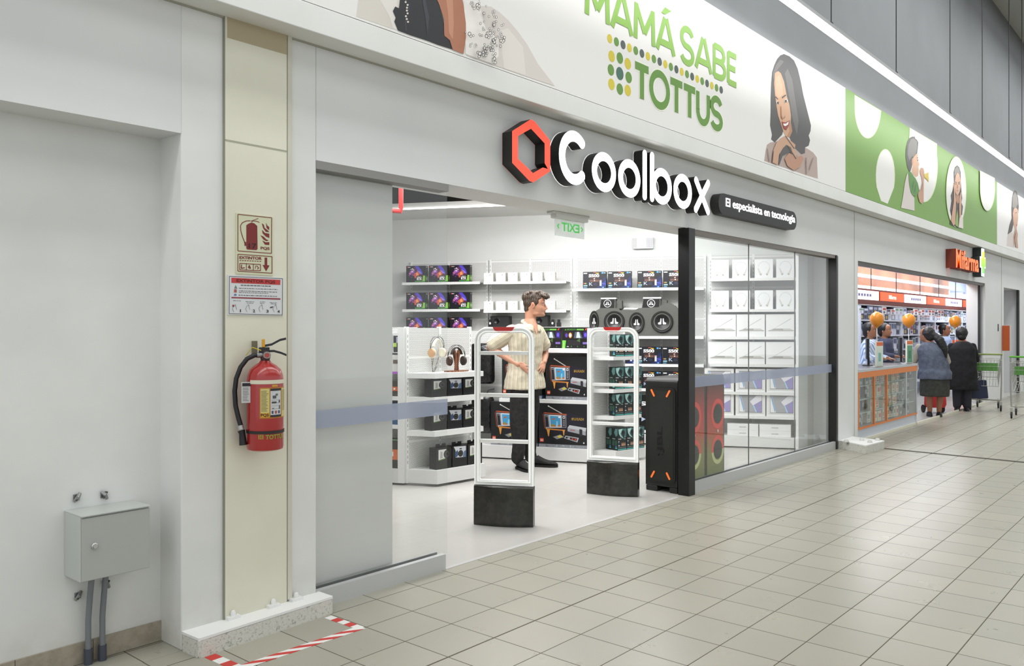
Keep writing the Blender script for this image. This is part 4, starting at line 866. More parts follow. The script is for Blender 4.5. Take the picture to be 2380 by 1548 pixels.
# ---- small speakers on the third shelf of the earphone unit
def spk(px0, px1, y0, y1, label):
    u0, u1 = wu(px0, .22), wu(px1, .22); w = u1 - u0; z = B2[2]; h = max(.05, zof(Wf, px0, y0, .22) - z)
    b = MB(); b.box(-w / 2, w / 2, 0, .18, 0, h, mat('#1b1b1b', .5)); o = b.build('shelf_speaker', None, Wf.P((u0 + u1) / 2, .22, z + .0006), Wf.rz, bevel=.003)
    c = MB(lambda x, y, zq: (x, -zq, y)).lathe([(.0, .0), (.03, .001), (.036, .004), (.04, .001), (.042, 0)], mat('#0b0b0b', .3), (-w * .15, h * .55), 20); c.build('driver_cone', o); tag(o, label, 'speaker', 'small black shelf speakers'); return o
spk(1140, 1182, 735, 757, 'small black shelf speaker left of the man at shoulder height')
spk(1243, 1273, 733, 757, 'small black shelf speaker half hidden behind the chin of the man')
for px, lb in ((1139, 'tiny dark gadget with a hanger at the far left of the speaker shelf'), (1284, 'tiny dark gadget with a white dot beside the speaker right of the man'), (1298, 'tiny plain black gadget at the right end of the speaker shelf')):
    u = wu(px, .25); b = MB(); b.box(-.028, .028, 0, .06, 0, .06, mat('#161616', .4)); b.prism([(-.02, .06), (.02, .06), (.018, .1), (-.018, .1)], .02, .04, mat('#161616', .4)); 
    if px != 1298: b.prism(circ(0, .05, .014, .016, 10), -.001, .0, mat('#e8e8e8', .5))
    o = b.build('gadget', None, Wf.P(u, .25, B2[2] + .0006), Wf.rz, bevel=.002); tag(o, lb, 'gadget')
# ================================================================ SHOP SIGN
E_ = .09
zc = lambda x, y: onY(1140 + x / 3.2162, 240 + y / 3.2162, -E_)
sg = empty('shop_sign', (4.1, 0, 2.6)); SO = Vector((4.1, 0, 2.6)); tag(sg, 'illuminated raised shop sign reading Coolbox over the shop entrance', 'sign')
LT = mat('#ffffff', .4, emit=3.2); BK = mat('#1b1a18', .45); RD = mat('#ff4f38', .4, emit=.55)
SGT = lambda x, y, z: (x - SO.x, y - SO.y, z - SO.z)
def solid(b, poly, m, side, hole=None, d0=-.004, d1=-E_):
    """front plate (optionally with a hole) plus side walls"""
    if hole: b.ngon([(u, d1, v) for u, v in list(poly) + [poly[0]] + [hole[0]] + list(reversed(hole))], m)
    else: b.ngon([(u, d1, v) for u, v in poly], m)
    for lp in [poly] + ([hole] if hole else []):
        n = len(lp); b.add([(u, d1, v) for u, v in lp] + [(u, d0, v) for u, v in lp], [(i, (i + 1) % n, n + (i + 1) % n, n + i) for i in range(n)], side)
def xz(x, y): p = zc(x, y); return (p.x, p.z)
b = MB(SGT); solid(b, [xz(*p) for p in ((300, 120), (330, 135), (447, 282), (447, 508), (318, 592), (290, 580), (162, 445), (162, 208))], RD, BK, [xz(*p) for p in ((303, 190), (405, 300), (405, 448), (430, 492), (392, 480), (318, 522), (205, 415), (205, 245))]); b.build('emblem', sg)
def ringl(cx, cz, rx, rz, t, n=40):
    return circ(cx, cz, rx, rz, n), circ(cx, cz, rx - t, rz - t, n)
def olet(l, r, t, bt, name='letter'):
    (x0, _), (x1, _) = xz(*l), xz(*r); z1, z0 = xz(*t)[1], xz(*bt)[1]; rx, rz_ = (x1 - x0) / 2, (z1 - z0) / 2
    o, i = ringl((x0 + x1) / 2, (z0 + z1) / 2, rx, rz_, rz_ * .44); b = MB(SGT); solid(b, o, LT, BK, i); return b, rx, rz_
def caps(p, q, r, n=8):
    p, q = Vector(p), Vector(q); d = (q - p).normalized(); a = math.atan2(d.y, d.x); p = p + d * r; q = q - d * r
    return [(q.x + r * math.cos(a + t), q.y + r * math.sin(a + t)) for t in [(-.5 + i / n) * math.pi for i in range(n + 1)]] + [(p.x + r * math.cos(a + t), p.y + r * math.sin(a + t)) for t in [(.5 + i / n) * math.pi for i in range(n + 1)]]
# C
x0 = xz(512, 400)[0]; z1, z0 = xz(620, 205)[1], xz(665, 618)[1]; rz_ = (z1 - z0) / 2; cx, cz = x0 + rz_ * .93, (z0 + z1) / 2; t = rz_ * .4; rm = rz_ - t / 2; k = .93
pa = [R(50 + 260 * i / 40) for i in range(41)]; ou = [(cx + rz_ * k * math.cos(a), cz + rz_ * math.sin(a)) for a in pa]; inn = [(cx + (rz_ - t) * k * math.cos(a), cz + (rz_ - t) * math.sin(a)) for a in pa]
def capa(a, s): c = Vector((cx + rm * k * math.cos(a), cz + rm * math.sin(a))); return [(c.x + t / 2 * math.cos(a + s * th), c.y + t / 2 * math.sin(a + s * th)) for th in [math.pi * i / 8 for i in range(1, 8)]]
b = MB(SGT); solid(b, ou + capa(pa[-1], 1) + list(reversed(inn)) + list(reversed(capa(pa[0], -1))), LT, BK); b.build('letter', sg)
olet((758, 515), (938, 515), (840, 365), (870, 667))[0].build('letter', sg)
olet((955, 565), (1120, 565), (1032, 418), (1052, 707))[0].build('letter', sg)
a, c = xz(1153, 348), xz(1153, 725); sr = (xz(1168, 500)[0] - xz(1138, 500)[0]) / 2 * 1.05
b = MB(SGT); solid(b, caps((a[0], a[1]), (a[0], c[1]), sr), LT, BK); b.build('letter', sg)
b, _, _ = olet((1205, 620), (1355, 620), (1278, 485), (1288, 758)); a, c = xz(1208, 364), xz(1208, 738); solid(b, caps((a[0], a[1]), (a[0], c[1]), sr), LT, BK); b.build('letter', sg)
olet((1368, 655), (1505, 655), (1432, 528), (1443, 790))[0].build('letter', sg)
b = MB(SGT)
for p, q in (((1528, 552), (1634, 832)), ((1636, 580), (1526, 810))): solid(b, caps(xz(*p), xz(*q), sr * 1.02), LT, BK)
b.build('letter', sg)
x0, x1 = xz(1705, 760)[0], xz(2288, 870)[0]; z1 = xz(1775, 682)[1]; z0 = xz(2262, 946)[1]; rr_ = (z1 - z0) / 2
b = MB(SGT); solid(b, caps((x0, (z0 + z1) / 2), (x1, (z0 + z1) / 2), rr_, 10), mat('#1d1e1b', .5), mat('#232420', .45)); tp = b.build('tagline_plate', sg)
b = MB(SGT); b.text('El especialista en tecnología', (xz(1758, 760)[0], xz(2262, 908)[1], xz(2275, 870)[0], xz(1762, 708)[1]), LT, lambda u, v, w_: (u, -E_ - .003, v), .012); b.build('lettering', tp)
# ================================================================ exit sign (seen from behind)
q0, q1 = onY(1290, 500, .25), onY(1357, 512, .25)
es_ = empty('exit_sign', (q0.x, .25, JTOP)); tag(es_, 'clear acrylic exit sign with green mirrored letters hanging under the shop lintel', 'sign'); ww = q1.x - q0.x
b = MB(); b.box(-.02, ww + .02, -.03, .03, -.05, .0, mat('#dededb', .4)); b.box(-.06, ww + .03, -.035, .035, -.018, .0, mat('#d2d2cf', .4)); b.build('housing', es_, bevel=.004)
zb = onY(1357, 556, .25).z - JTOP
b = MB(); b.box(0, ww, -.004, .004, zb, -.05, mat('#dfe8e2', .1, alpha=.35)); ap = b.build('acrylic_panel', es_)
b = MB(); gm = mat('#4db356', .4, emit=.5); G = lambda u, v, w_: (u, -.006, v); h_ = -.05 - zb
b.text('EXIT', (ww * .82, zb + h_ * .3, ww * .2, zb + h_ * .82), gm, G, .03)
for s_, x in ((1, .06), (-1, .94)):
    for d_ in (-1, 1): stroke(b, [(ww * (x), zb + h_ * .56), (ww * (x + s_ * .06), zb + h_ * (.56 + d_ * .13))], .012, gm, G)
b.build('lettering', es_)
# emergency light on the back wall
u0, zt_ = Wf.L(1472, 553, -.02); u1, zb_ = Wf.L(1519, 578, -.02)
em = empty('emergency_light', Wf.P(u0, -.02, zb_), Wf.rz); tag(em, 'small white and grey emergency light box high on the shop back wall', 'light'); w_ = u1 - u0; h_ = zt_ - zb_
MB().box(0, w_, -.06, 0.018, 0, h_, mat('#f0f0f0', .4)).build('housing', em, bevel=.006)
for x0 in (0, .66):
    b = MB(); b.box(w_ * x0, w_ * (x0 + .34 if x0 else .2), -.064, -.06, .01, h_ - .01, mat('#a5a6ae', .3))
    for i in range(8): b.box(w_ * (x0 + .06 + (i % 2) * (.14 if x0 else .08)), w_ * (x0 + .085 + (i % 2) * (.14 if x0 else .08)), -.067, -.064, .03 + (i // 2) * .028, .038 + (i // 2) * .028, mat('#d6cf8c', .3))
    b.build('led_panel', em)
# ================================================================ subwoofer enclosure
SD = .32; so_u, _ = Wf.L(1475, 761, SD); sz = B3[1]; FELT = speckle('grey_carpet_felt', '#4c4c48', '#6d6d68', 160, .95, .001, (.3, .7))
sb = empty('subwoofer_enclosure', Wf.P(so_u, SD, sz), Wf.rz); tag(sb, 'long grey carpeted subwoofer enclosure with four woofers on the wall shelf', 'speaker')
def SL(px, py, d=SD): u, z = Wf.L(px, py, d); return (u - so_u, z - sz)
out = [SL(*p) for p in ((1374, 780), (1370, 762), (1371, 740), (1380, 725), (1396, 716), (1437, 716), (1441, 721), (1476, 721), (1484, 716), (1530, 714), (1542, 706), (1556, 704), (1568, 710), (1582, 724), (1592, 745), (1594, 781))]; out = [(u, max(v, .001)) for u, v in out]
MB().prism(out, 0, .26, FELT).build('cabinet', sb, bevel=.012, bseg=3)
cone, sur = mat('#161615', .35), mat('#1e1e1d', .6)
def logo(b, cx, cz, r, k, m):   # two upright feet mark
    for s_ in (-1, 1): b.prism([(cx + s_ * r * .1, cz - r * .42), (cx + s_ * r * .55, cz - r * .42), (cx + s_ * r * .62, cz - r * .2), (cx + s_ * r * .3, cz - r * .05), (cx + s_ * r * .22, cz + r * .5), (cx + s_ * r * .1, cz + r * .45)], -k - .002, -k, m)
for i, (px, py, rx, nar) in enumerate(((1381, 747, 11, .45), (1428, 747, 24, 1), (1480, 750, 18, .74), (1539, 748, 25.5, 1))):
    cu, cv = SL(px, py); r = (SL(px + rx, py)[0] - SL(px - rx, py)[0]) / 2 / (1 if nar == 1 else 1); rv = r / nar; cv = max(cv, rv + .012)
    T = lambda x, y, z, cu=cu, cv=cv, n=nar: (cu + x * n, -z, cv + y)
    b = MB(T); b.lathe([(rv * 1.0, -.002), (rv * 1.0, .02), (rv * .93, .032), (rv * .84, .03), (rv * .8, .018)], sur, seg=32); wo = b.build('woofer', sb)
    b = MB(T); b.lathe([(rv * .8, .018), (rv * .74, .026), (rv * .68, .018), (rv * .66, .014)], mat('#6a6a66', .4), seg=32); b.build('trim_ring', wo)
    b = MB(T); b.lathe([(rv * .66, .016), (rv * .3, .004), (rv * .28, .008), (0.0, .012)], cone, seg=32); b.build('cone', wo)
    b = MB(); logo(b, cu, cv + rv * .02, rv * (.62), .014, mat('#dcdcdc', .4)); b.v = [Vector((cu + (v.x - cu) * nar, v.y, v.z)) for v in b.v]; b.build('emblem', wo)
for (a0, a1, y0, y1) in ((1395, 1430, 695, 716), (1493, 1535, 694, 716)):
    (u0, v1), (u1, _) = SL(a0, y0), SL(a1, y0); _, v0 = SL(a0, y1); s_ = (u1 - u0)
    b = MB(); b.prism([(u0 - .01, v0 - .01), (u1, v0 - .01), (u1, v1), (u0 + .012, v1)], .02, .2, FELT); b.box(u1, u1 + .08, .06, .2, v0 - .01, v1 - .02, FELT); po_ = b.build('pod', sb, bevel=.006)
    b = MB(); b.prism([(u0, v0), (u1 - .02, v0), (u1 - .012, v1 - .008), (u0 + .015, v1 - .008)], .012, .02, mat('#1c1c1b', .3)); cx, cz = (u0 + u1) / 2 - .005, (v0 + v1) / 2; r = (v1 - v0) * .42
    rg = circ(cx, cz, r, r, 24); ri = circ(cx, cz, r * .87, r * .87, 24); b.ring([(x, .011, z) for x, z in rg], [(x, .011, z) for x, z in ri], mat('#e4e4e4', .4)); logo(b, cx, cz, r * 1.0, -.0115, mat('#f0f0f0', .4)); b.build('badge_plate', po_)
    MB().box(u0 + .005, u1 + .01, .015, .2, v1 - .002, v1 + .018, mat('#d5d5d4', .3)).build('amplifier', po_, bevel=.003)
(u0, v0), (u1, v1) = SL(1447, 719), SL(1490, 705); MB().prism([(u0, v0 + .0), (u1 - .02, v0), (u1, v0 + .02), (u0 + .02, v0 + .02)], .05, .22, mat('#dededd', .3)).build('amplifier', sb, bevel=.003)
# ================================================================ security gates
ACR = mat('#fbfcf8', .25, coat=.3); ACR2 = mat('#f6f8f6', .1, emit=.35)
def gate(p0, rz, w, label):
    g = empty('security_gate', p0, rz); tag(g, label, 'security gate', 'security gates at the entrance')
    zb, zt, r = .30, 1.50, .1
    b = MB(); n = 14
    prof = lambda z, k: [(w * .5 + (w * .5) * k * math.cos(a), -.05 * math.sin(a) * (1 + .0 * z) , z) for a in [math.pi * 2 * i / 28 for i in range(28)]]
    def slab(z, e=0): # rounded-front slab section
        f = [(x * w, -.035 - .04 * math.sin(math.pi * x) - e) for x in [i / 12 for i in range(13)]]; bk = [(x * w, .035) for x in [1 - i / 3 for i in range(4)]]; return [(x, y, z) for x, y in f + bk]
    b.loft([slab(0), slab(.02, .004), slab(zb - .01), slab(zb, -.01)], speckle('black_metallic_base', '#22221e', '#34332d', 12, .22, 0), smooth=False); b.build('base', g, bevel=.004)
    def path(i):
        rr = max(r - i, .03); pts = [(i, zb + i)] + [(i, zt - i - rr)] + arcp(i + rr, zt - i - rr, rr, rr, 180, 90, 7)[1:] + arcp(w - i - rr, zt - i - rr, rr, rr, 90, 0, 7) + [(w - i, zb + i)]; return pts
    b = MB(); o_, i_ = path(0), path(.042); m_ = len(o_)
    V = [(x, y, z) for y in (-.022, .022) for L in (o_, i_) for x, z in L]; A = lambda s, l, i: s * 2 * m_ + l * m_ + i
    F = []
    for i in range(m_):
        j = (i + 1) % m_
        F += [(A(0, 0, i), A(0, 0, j), A(0, 1, j), A(0, 1, i)), (A(1, 0, i), A(1, 1, i), A(1, 1, j), A(1, 0, j)), (A(0, 0, i), A(1, 0, i), A(1, 0, j), A(0, 0, j)), (A(0, 1, i), A(0, 1, j), A(1, 1, j), A(1, 1, i))]
    b.add(V, F, ACR); b.build('frame', g, bevel=.006, bseg=3)
    b = MB(); b.tube([(x, -.024, z) for x, z in path(.03)], .0035, ACR2, 6, closed=True); b.tube([(x, -.022, z) for x, z in path(.006)], .003, ACR2, 6, closed=True); b.build('light_edge', g)
    for z in (1.305, .985, .635):
        b = MB(); b.box(.042, w - .042, -.016, .016, z - .014, z + .014, ACR); b.build('crossbar', g, bevel=.005, bseg=3)
    b = MB(); b.prism([(w / 2 - .085, zt + .003), (w / 2 + .085, zt + .003), (w / 2 + .07, zt - .022), (w / 2 + .045, zt - .034), (w / 2 - .045, zt - .034), (w / 2 - .07, zt - .022)], -.026, .026, mat('#d8241f', .25, coat=.4)); b.build('alarm_cap', g, bevel=.004)
    return g
gate((4.655, .70, 0), R(-61.5), .462, 'left white framed anti-theft gate, nearer, with the man standing behind it')
gate((6.185, .735, 0), R(-70.5), .468, 'right white framed anti-theft gate, farther, in front of the webcam boxes')
# ================================================================ big party speaker
jx0, jy0 = 6.655, .085; jx1 = onY(1683, 900, jy0).x; jd = .33; jh = 1.04
jb = empty('party_speaker', (jx0, jy0, 0)); tag(jb, 'tall black party speaker with orange tabs and red light rings behind the glass', 'speaker'); jw = jx1 - jx0
JB_ = mat('#1d1e1b', .45)
b = MB(); r_ = .05; top = arcp(r_, jh - r_, r_, r_, 180, 90, 5) + arcp(jw - r_, jh - r_, r_, r_, 90, 0, 5)
side_out = [(0, 0), (.115, 0), (.145, .05), (.25, .05), (.275, 0), (jd, 0)]
b.prism([(0, .05)] + top + [(jw, .05)], 0, jd, JB_); b.box(0, jw, 0, .085, 0, .05, JB_); b.box(0, jw, jd - .12, jd, 0, .05, JB_); b.build('cabinet', jb, bevel=.01, bseg=3)
mesh_m = NT('speaker_side_mesh'); v, x, y, z = mesh_m.xyz('Object'); st_ = mesh_m.math('FRACT', mesh_m.math('MULTIPLY', mesh_m.math('ADD', mesh_m.math('MULTIPLY', y, 1.0), z), 70.0))
mesh_m.put(mesh_m.b, 'Base Color', mesh_m.mix(mesh_m.math('GREATER_THAN', st_, .5), '#1a1b18', '#292a26')); mesh_m.b.inputs['Roughness'].default_value = .5
def rr2(y0, y1, z0, z1, r): return arcp(y0 + r, z0 + r, r, r, 180, 270, 4) + arcp(y1 - r, z0 + r, r, r, 270, 360, 4) + arcp(y1 - r, z1 - r, r, r, 0, 90, 4) + arcp(y0 + r, z1 - r, r, r, 90, 180, 4)
b = MB(); b.prism(rr2(.015, jd - .03, .09, jh - .09, .04), -.012, 0, JB_, axis='x'); b.build('side_rim', jb, bevel=.008, bseg=3)
b = MB(); b.prism(rr2(.035, jd - .05, .11, jh - .115, .03), -.015, -.012, mesh_m.m, axis='x'); sp_ = b.build('side_grille', jb)
for y, z, s_ in ((.085, .9, -1), (.245, .9, 1), (.085, .155, 1), (.245, .155, -1)):
    MB(lambda a, b_, c: (a, b_, c)).prism(caps((y - .018 * 1, z - s_ * .032), (y + .018, z + s_ * .032), .008, 5), -.02, -.012, mat('#ff7a35', .4, emit=.25), axis='x').build('orange_tab', sp_)
b = MB(); b.text('JBL', (.36, .0, .6, 1), mat('#0c0c0b', .35), lambda u, v, w_: (-.0165, .125 + v * .075, u), .03); b.prism([(.19, .345), (.165, .352), (.19, .325)], -.0165, -.0155, mat('#0c0c0b', .35), axis='x'); b.prism([(.14, .34), (.155, .34), (.155, .352), (.14, .352)], -.0165, -.0155, mat('#0c0c0b', .35), axis='x'); b.build('lettering', sp_)
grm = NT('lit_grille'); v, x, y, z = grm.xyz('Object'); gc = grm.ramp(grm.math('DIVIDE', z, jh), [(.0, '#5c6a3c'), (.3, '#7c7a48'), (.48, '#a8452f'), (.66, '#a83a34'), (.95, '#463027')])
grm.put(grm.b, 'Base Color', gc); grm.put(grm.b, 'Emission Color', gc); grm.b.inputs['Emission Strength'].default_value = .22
cxr = onY(1666.5, 950, jy0).x - jx0; cxl = onY(1612, 950, jy0).x - jx0; hw_ = .21
for k_, cx_ in enumerate((cxl, cxr)):
    x0_, x1_ = max(.02, cx_ - hw_), min(jw - .025, cx_ + hw_ * .95)
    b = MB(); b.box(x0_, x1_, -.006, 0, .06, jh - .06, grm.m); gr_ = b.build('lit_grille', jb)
    for cz_, rz2, ring_c in ((.665, .145, '#c0392f'), (.32, .14, '#b4543c')):
        rx2 = rz2 * 1.0 * .92
        lo = mat('#a9b07a', .4, emit=.3) if cz_ < .5 else mat('#c0392f', .4, emit=.35); up_ = mat('#c0392f', .4, emit=.35)
        P_ = circ(cx_, cz_, rx2, rz2, 36); Q_ = circ(cx_, cz_, rx2 * .7, rz2 * .72, 36); P_ = [(min(max(p[0], x0_), x1_), p[1]) for p in P_]
        b = MB(); n_ = 36
        for i in range(n_): j = (i + 1) % n_; b.ngon([(P_[i][0], -.009, P_[i][1]), (P_[j][0], -.009, P_[j][1]), (Q_[j][0], -.009, Q_[j][1]), (Q_[i][0], -.009, Q_[i][1])], up_ if (P_[i][1] > cz_ - .02 or cz_ > .5) else lo)
        b.build('light_ring', gr_)
        b = MB(lambda x, y, z, cx_=cx_, cz_=cz_: (cx_ + x, -z, cz_ + y)); b.lathe([(rx2 * .7, .009), (rx2 * .66, .012), (rx2 * .3, .006), (0, .01)], mat('#2a2a26', .5), seg=30); b.build('woofer', gr_)
    b = MB(); b.prism(circ(cx_, .5, .012, .014, 10), -.012, -.006, mat('#f0e6e0', .4)); b.build('badge', gr_)
# ================================================================ headphones
def headphones(o, cup, pad, band, dx=.066):
    for s_ in (-1, 1):
        T = lambda x, y, z, s_=s_: (s_ * (dx + z * .9) , x + s_ * z * 0, y)
        b = MB(T); b.lathe([(.0, .0), (.04, .0), (.046, .006), (.046, .014), (.038, .02)], pad, seg=24); c = b.build('ear_cup', o)
        b = MB(T); b.lathe([(.044, .014), (.046, .022), (.04, .034), (.02, .038), (0, .038)], cup, seg=24); b.build('cup_cover', c)
        wire = [(s_ * (dx + .03) * 1.0, .0, -.01)] + [(( dx + .032) * math.cos(a) * s_, (.018 if s_ > 0 else -.018) * math.sin(a), .06 + .12 * math.sin(a)) for a in [math.pi * i / 16 for i in range(9)]]
    for yy in (-.02, .02):
        b = MB(); b.tube([((dx + .034) * math.cos(math.pi * i / 18), yy * math.sin(math.pi * i / 18), .04 + .115 * math.sin(math.pi * i / 18)) for i in range(19)], .0028, mat('#1b1613', .4), 6); b.build('headband_wire', o)
    b = MB(); V = []
    b.loft([[(.066 * math.cos(a), -.018, .035 + .1 * math.sin(a)), (.066 * math.cos(a), .018, .035 + .1 * math.sin(a)), (.058 * math.cos(a), .018, .035 + .09 * math.sin(a)), (.058 * math.cos(a), -.018, .035 + .09 * math.sin(a))] for a in [math.pi * (.1 + .8 * i / 16) for i in range(17)]], band); b.build('headband_pad', o)
u, z = FGf.L(1014, 820, .06); 
o = empty('headphones', FGf.P(u, .075, z), FGf.rz + R(10)); tag(o, 'cream and light wood headphones hung on the perforated panel', 'headphones'); headphones(o, mat('#c99a6c', .4), mat('#e6ddc8', .6), mat('#e8e2d2', .6))
b = MB(); b.tube([(0.045, .02, -.04), (.03, .03, -.1), (-.01, .03, -.17), (-.03, .03, -.2), (-.04, .03, -.12), (-.06, .02, -.03)], .0025, mat('#4a3f28', .5), 6); b.tube([(-.02, .03, -.04), (-.04, .03, -.13), (-.02, .03, -.2), (.02, .02, -.13)], .0025, mat('#4a3f28', .5), 6); b.build('cable', o)
b = MB(); b.tube([(0, .07, .155), (0, -.01, .155), (0, -.02, .175)], .003, METAL, 6); b.build('hook', o)
u, z = FGf.L(1061, 850, .14)
st = empty('headphone_stand', FGf.P(u, .14, FZ[0] + .0005), FGf.rz); tag(st, 'walnut headphone stand on the upper left end shelf', 'stand')
wd = NT('walnut_wood'); v, x, y, z_ = wd.xyz('Object'); wv = wd.n('TexWave', {'Scale': 9.0, 'Distortion': 6.0, 'Detail': 3.0}); wd.t.links.new(v, wv.inputs['Vector']); wd.put(wd.b, 'Base Color', wd.ramp(wv.outputs[1], [(.1, '#5a3420'), (.9, '#8d5a38')])); wd.b.inputs['Roughness'].default_value = .4; wd = wd.m
b = MB(); b.prism(circ(.0, 0, .15, .07, 28), 0, .012, wd, axis='z'); b.build('base', st, bevel=.002)
b = MB(); b.prism([(-.02, .01), (.02, .01), (.014, .06), (.018, .09), (.045, .205), (.02, .21), (.0, .12), (-.02, .21), (-.045, .205), (-.018, .09), (-.014, .06)], -.014, .014, wd); b.build('fork', st, bevel=.004)
o = empty('headphones', FGf.P(u, .14, FZ[0] + .105), FGf.rz - R(8)); tag(o, 'dark walnut and black headphones resting on the wooden stand', 'headphones'); headphones(o, mat('#3b2418', .4), mat('#332c28', .8), mat('#39312c', .8))
# ================================================================ hanging bags
bagm = speckle('creased_black_film', '#101010', '#262626', 5, .2, .03, (.35, .7))
for i, (y0, y1, lb) in enumerate(((797, 893, 'upper glossy black garment bag hanging left of the man'), (912, 1008, 'lower glossy black garment bag hanging left of the man'))):
    u0, z1 = EG.L(1087, y0, -.18); u1, z0 = EG.L(1150, y1, -.18); w_ = u1 - u0; h_ = z1 - z0
    o = empty('garment_bag', EG.P((u0 + u1) / 2, -.18, z0), EG.rz); tag(o, lb, 'bag', 'hanging black bags')
    rr = random.Random(i + 3); b = MB(); rings = []
    for t_, kw, kd in ((0, .86, .35), (.04, .97, .7), (.2, 1, 1), (.45, .97, 1.05), (.7, 1, .95), (.86, .95, .8), (.95, .82, .55), (1, .5, .25)):
        rings.append([(w_ * .5 * kw * (abs(math.cos(a)) ** .6) * (1 if math.cos(a) > 0 else -1) + rr.uniform(-.004, .004), .075 * kd * math.sin(a) + rr.uniform(-.008, .008), h_ * t_) for a in [2 * math.pi * k / 20 for k in range(20)]])
    b.loft(rings, bagm); b.build('body', o, sub=1)
    b = MB(); b.tube([(w_ * .28, .18, h_ + .035), (w_ * .28, .0, h_ + .035), (w_ * .28, -.02, h_ + .03), (w_ * .25, -.02, h_ + .005), (w_ * .22, 0, h_ - .03)], .006, mat('#3a3a3a', .35), 8); b.build('hook', o)
# ================================================================ fire extinguisher
FX = onY(616, 900, -.11); ex = empty('fire_extinguisher', (FX.x, -.112, onY(616, 1045, -.112).z), R(-30)); tag(ex, 'red fire extinguisher with black hose hung on the cream pillar', 'fire extinguisher')
redm = mat('#a3201f', .28, coat=.6); rb = .087
b = MB(); b.lathe([(0, .0), (rb * .8, .0), (rb * .97, .006), (rb, .02), (rb, .34), (rb * .97, .365), (rb * .85, .392), (rb * .6, .412), (.03, .425), (.024, .435)], redm, seg=40); b.build('cylinder', ex)
def wrap(b, a0, a1, z0, z1, m, k=1, n=10):
    r = rb + .0006 * k; A = [R(a0 + (a1 - a0) * i / n) for i in range(n + 1)]
    b.add([(r * math.sin(a), -r * math.cos(a), z) for z in (z0, z1) for a in A], [(i, i + 1, n + 2 + i, n + 1 + i) for i in range(n)], m, True)
b = MB(); wrap(b, -20, 115, .16, .308, mat('#b9781f', .5), 1); wrap(b, -17, 10, .165, .303, mat('#cfc07a', .5), 2); wrap(b, 13, 52, .17, .303, mat('#c9cacb', .5), 2); wrap(b, 56, 110, .165, .303, mat('#cfc07a', .5), 2)
wrap(b, -17, 10, .165, .187, mat('#d09a2c', .5), 3); wrap(b, 13, 52, .292, .303, mat('#24242a', .5), 3); wrap(b, 13, 52, .166, .176, mat('#24242a', .5), 3)
rr = random.Random(7)
for i in range(16): zq = .195 + i * .0064; wrap(b, -15, -15 + rr.uniform(15, 23), zq, zq + .0025, mat('#77704a', .6), 3, 4)
for i in range(16): zq = .195 + i * .0064; wrap(b, 60, 60 + rr.uniform(25, 42), zq, zq + .0025, mat('#77704a', .6), 3, 4)
for a0, zq, w_, h_, c in ((20, .255, 12, .014, '#55555a'), (30, .268, 8, .01, '#6b6b6f'), (17, .232, 16, .008, '#3c3c40'), (42, .234, 5, .012, '#4a4a4e'), (18, .205, 6, .005, '#6b6b6f'), (17, .182, 5, .014, '#30405c'), (28, .182, 6, .014, '#a8443a'), (40, .182, 6, .014, '#30405c'), (43, .203, 5, .018, '#606064')): wrap(b, a0, a0 + w_, zq, zq + h_, mat(c, .6), 4, 4)
for i in range(5): wrap(b, 15, 48, .247 - i * .014, .2485 - i * .014, mat('#9a9a9e', .6), 3, 5)
wrap(b, -55, 100, .325, .344, mat('#d8d2bd', .6), 2, 16); wrap(b, 18, 38, .311, .321, mat('#c9962f', .5), 2, 5)
cyl_T = lambda a0, k: (lambda u, v, w_: ((rb + .0006 * k) * math.sin(R(a0) + u / rb), -(rb + .0006 * k) * math.cos(R(a0) + u / rb), v))
b.text('PQS', (0, .168, .036, .184), mat('#241f14', .5), cyl_T(-16, 5), .02); b.text('TOTTUS', (0, .06, .1, .082), mat('#8f9a34', .5), cyl_T(-2, 3), .03)
for i in range(3):
    for j in range(3): a_ = R(-22) + i * .009 / rb; x_, z_ = (rb + .001) * math.sin(a_), .062 + j * .008; b.box(x_ - .003, x_ + .003, -(rb + .0016) * math.cos(a_), -(rb) * math.cos(a_), z_, z_ + .006, mat(['#8f9a34', '#b99a2e'][(i + j) % 2], .5))
b.build('label', ex)
b = MB(); b.lathe([(rb + .003, .086), (rb + .003, .1)], mat('#241c1c', .5), seg=32); b.build('strap', ex)
b = MB(); b.lathe([(.02, .43), (.024, .45), (.018, .47), (.016, .485)], mat('#3a1a18', .4), seg=16); b.box(-.03, .02, -.014, .014, .462, .5, mat('#1a1a1a', .4)); b.build('valve', ex, bevel=.003)
T = lambda x, y, z: (.006 + x, -.02 - z, .462 + y); b = MB(T); b.lathe([(0, .018), (.016, .018), (.019, .012), (.019, 0)], METAL, seg=20); ga = b.build('gauge', ex); b = MB(T); b.lathe([(0, .0195), (.012, .0195)], mat('#a8483a', .4), seg=16); b.build('dial', ga)
b = MB(); b.loft([[(x, s_ * w_, z + t_) for s_, t_ in ((-1, 0), (1, 0), (1, .011), (-1, .011))] for x, z, w_ in ((-.01, .5, .01), (.03, .508, .01), (.07, .53, .009), (.098, .536, .007))], mat('#1f2024', .35)); b.build('squeeze_lever', ex)
b = MB(); b.loft([[(x, s_ * w_, z + t_) for s_, t_ in ((-1, 0), (1, 0), (1, .011), (-1, .011))] for x, z, w_ in ((.0, .475, .01), (.04, .476, .01), (.075, .466, .009), (.1, .455, .007))], mat('#1f2024', .35)); b.build('carry_handle', ex)
b = MB(); b.box(-.016, -.002, -.016, .016, .5, .54, mat('#d69a1e', .5)); b.build('safety_pin', ex, bevel=.003)
b = MB(); b.tube([(-.02, -.02, .485), (-.06, .0, .5), (-.09, .03, .46)], .002, mat('#d6c02a', .5), 6); b.build('seal_cord', ex)
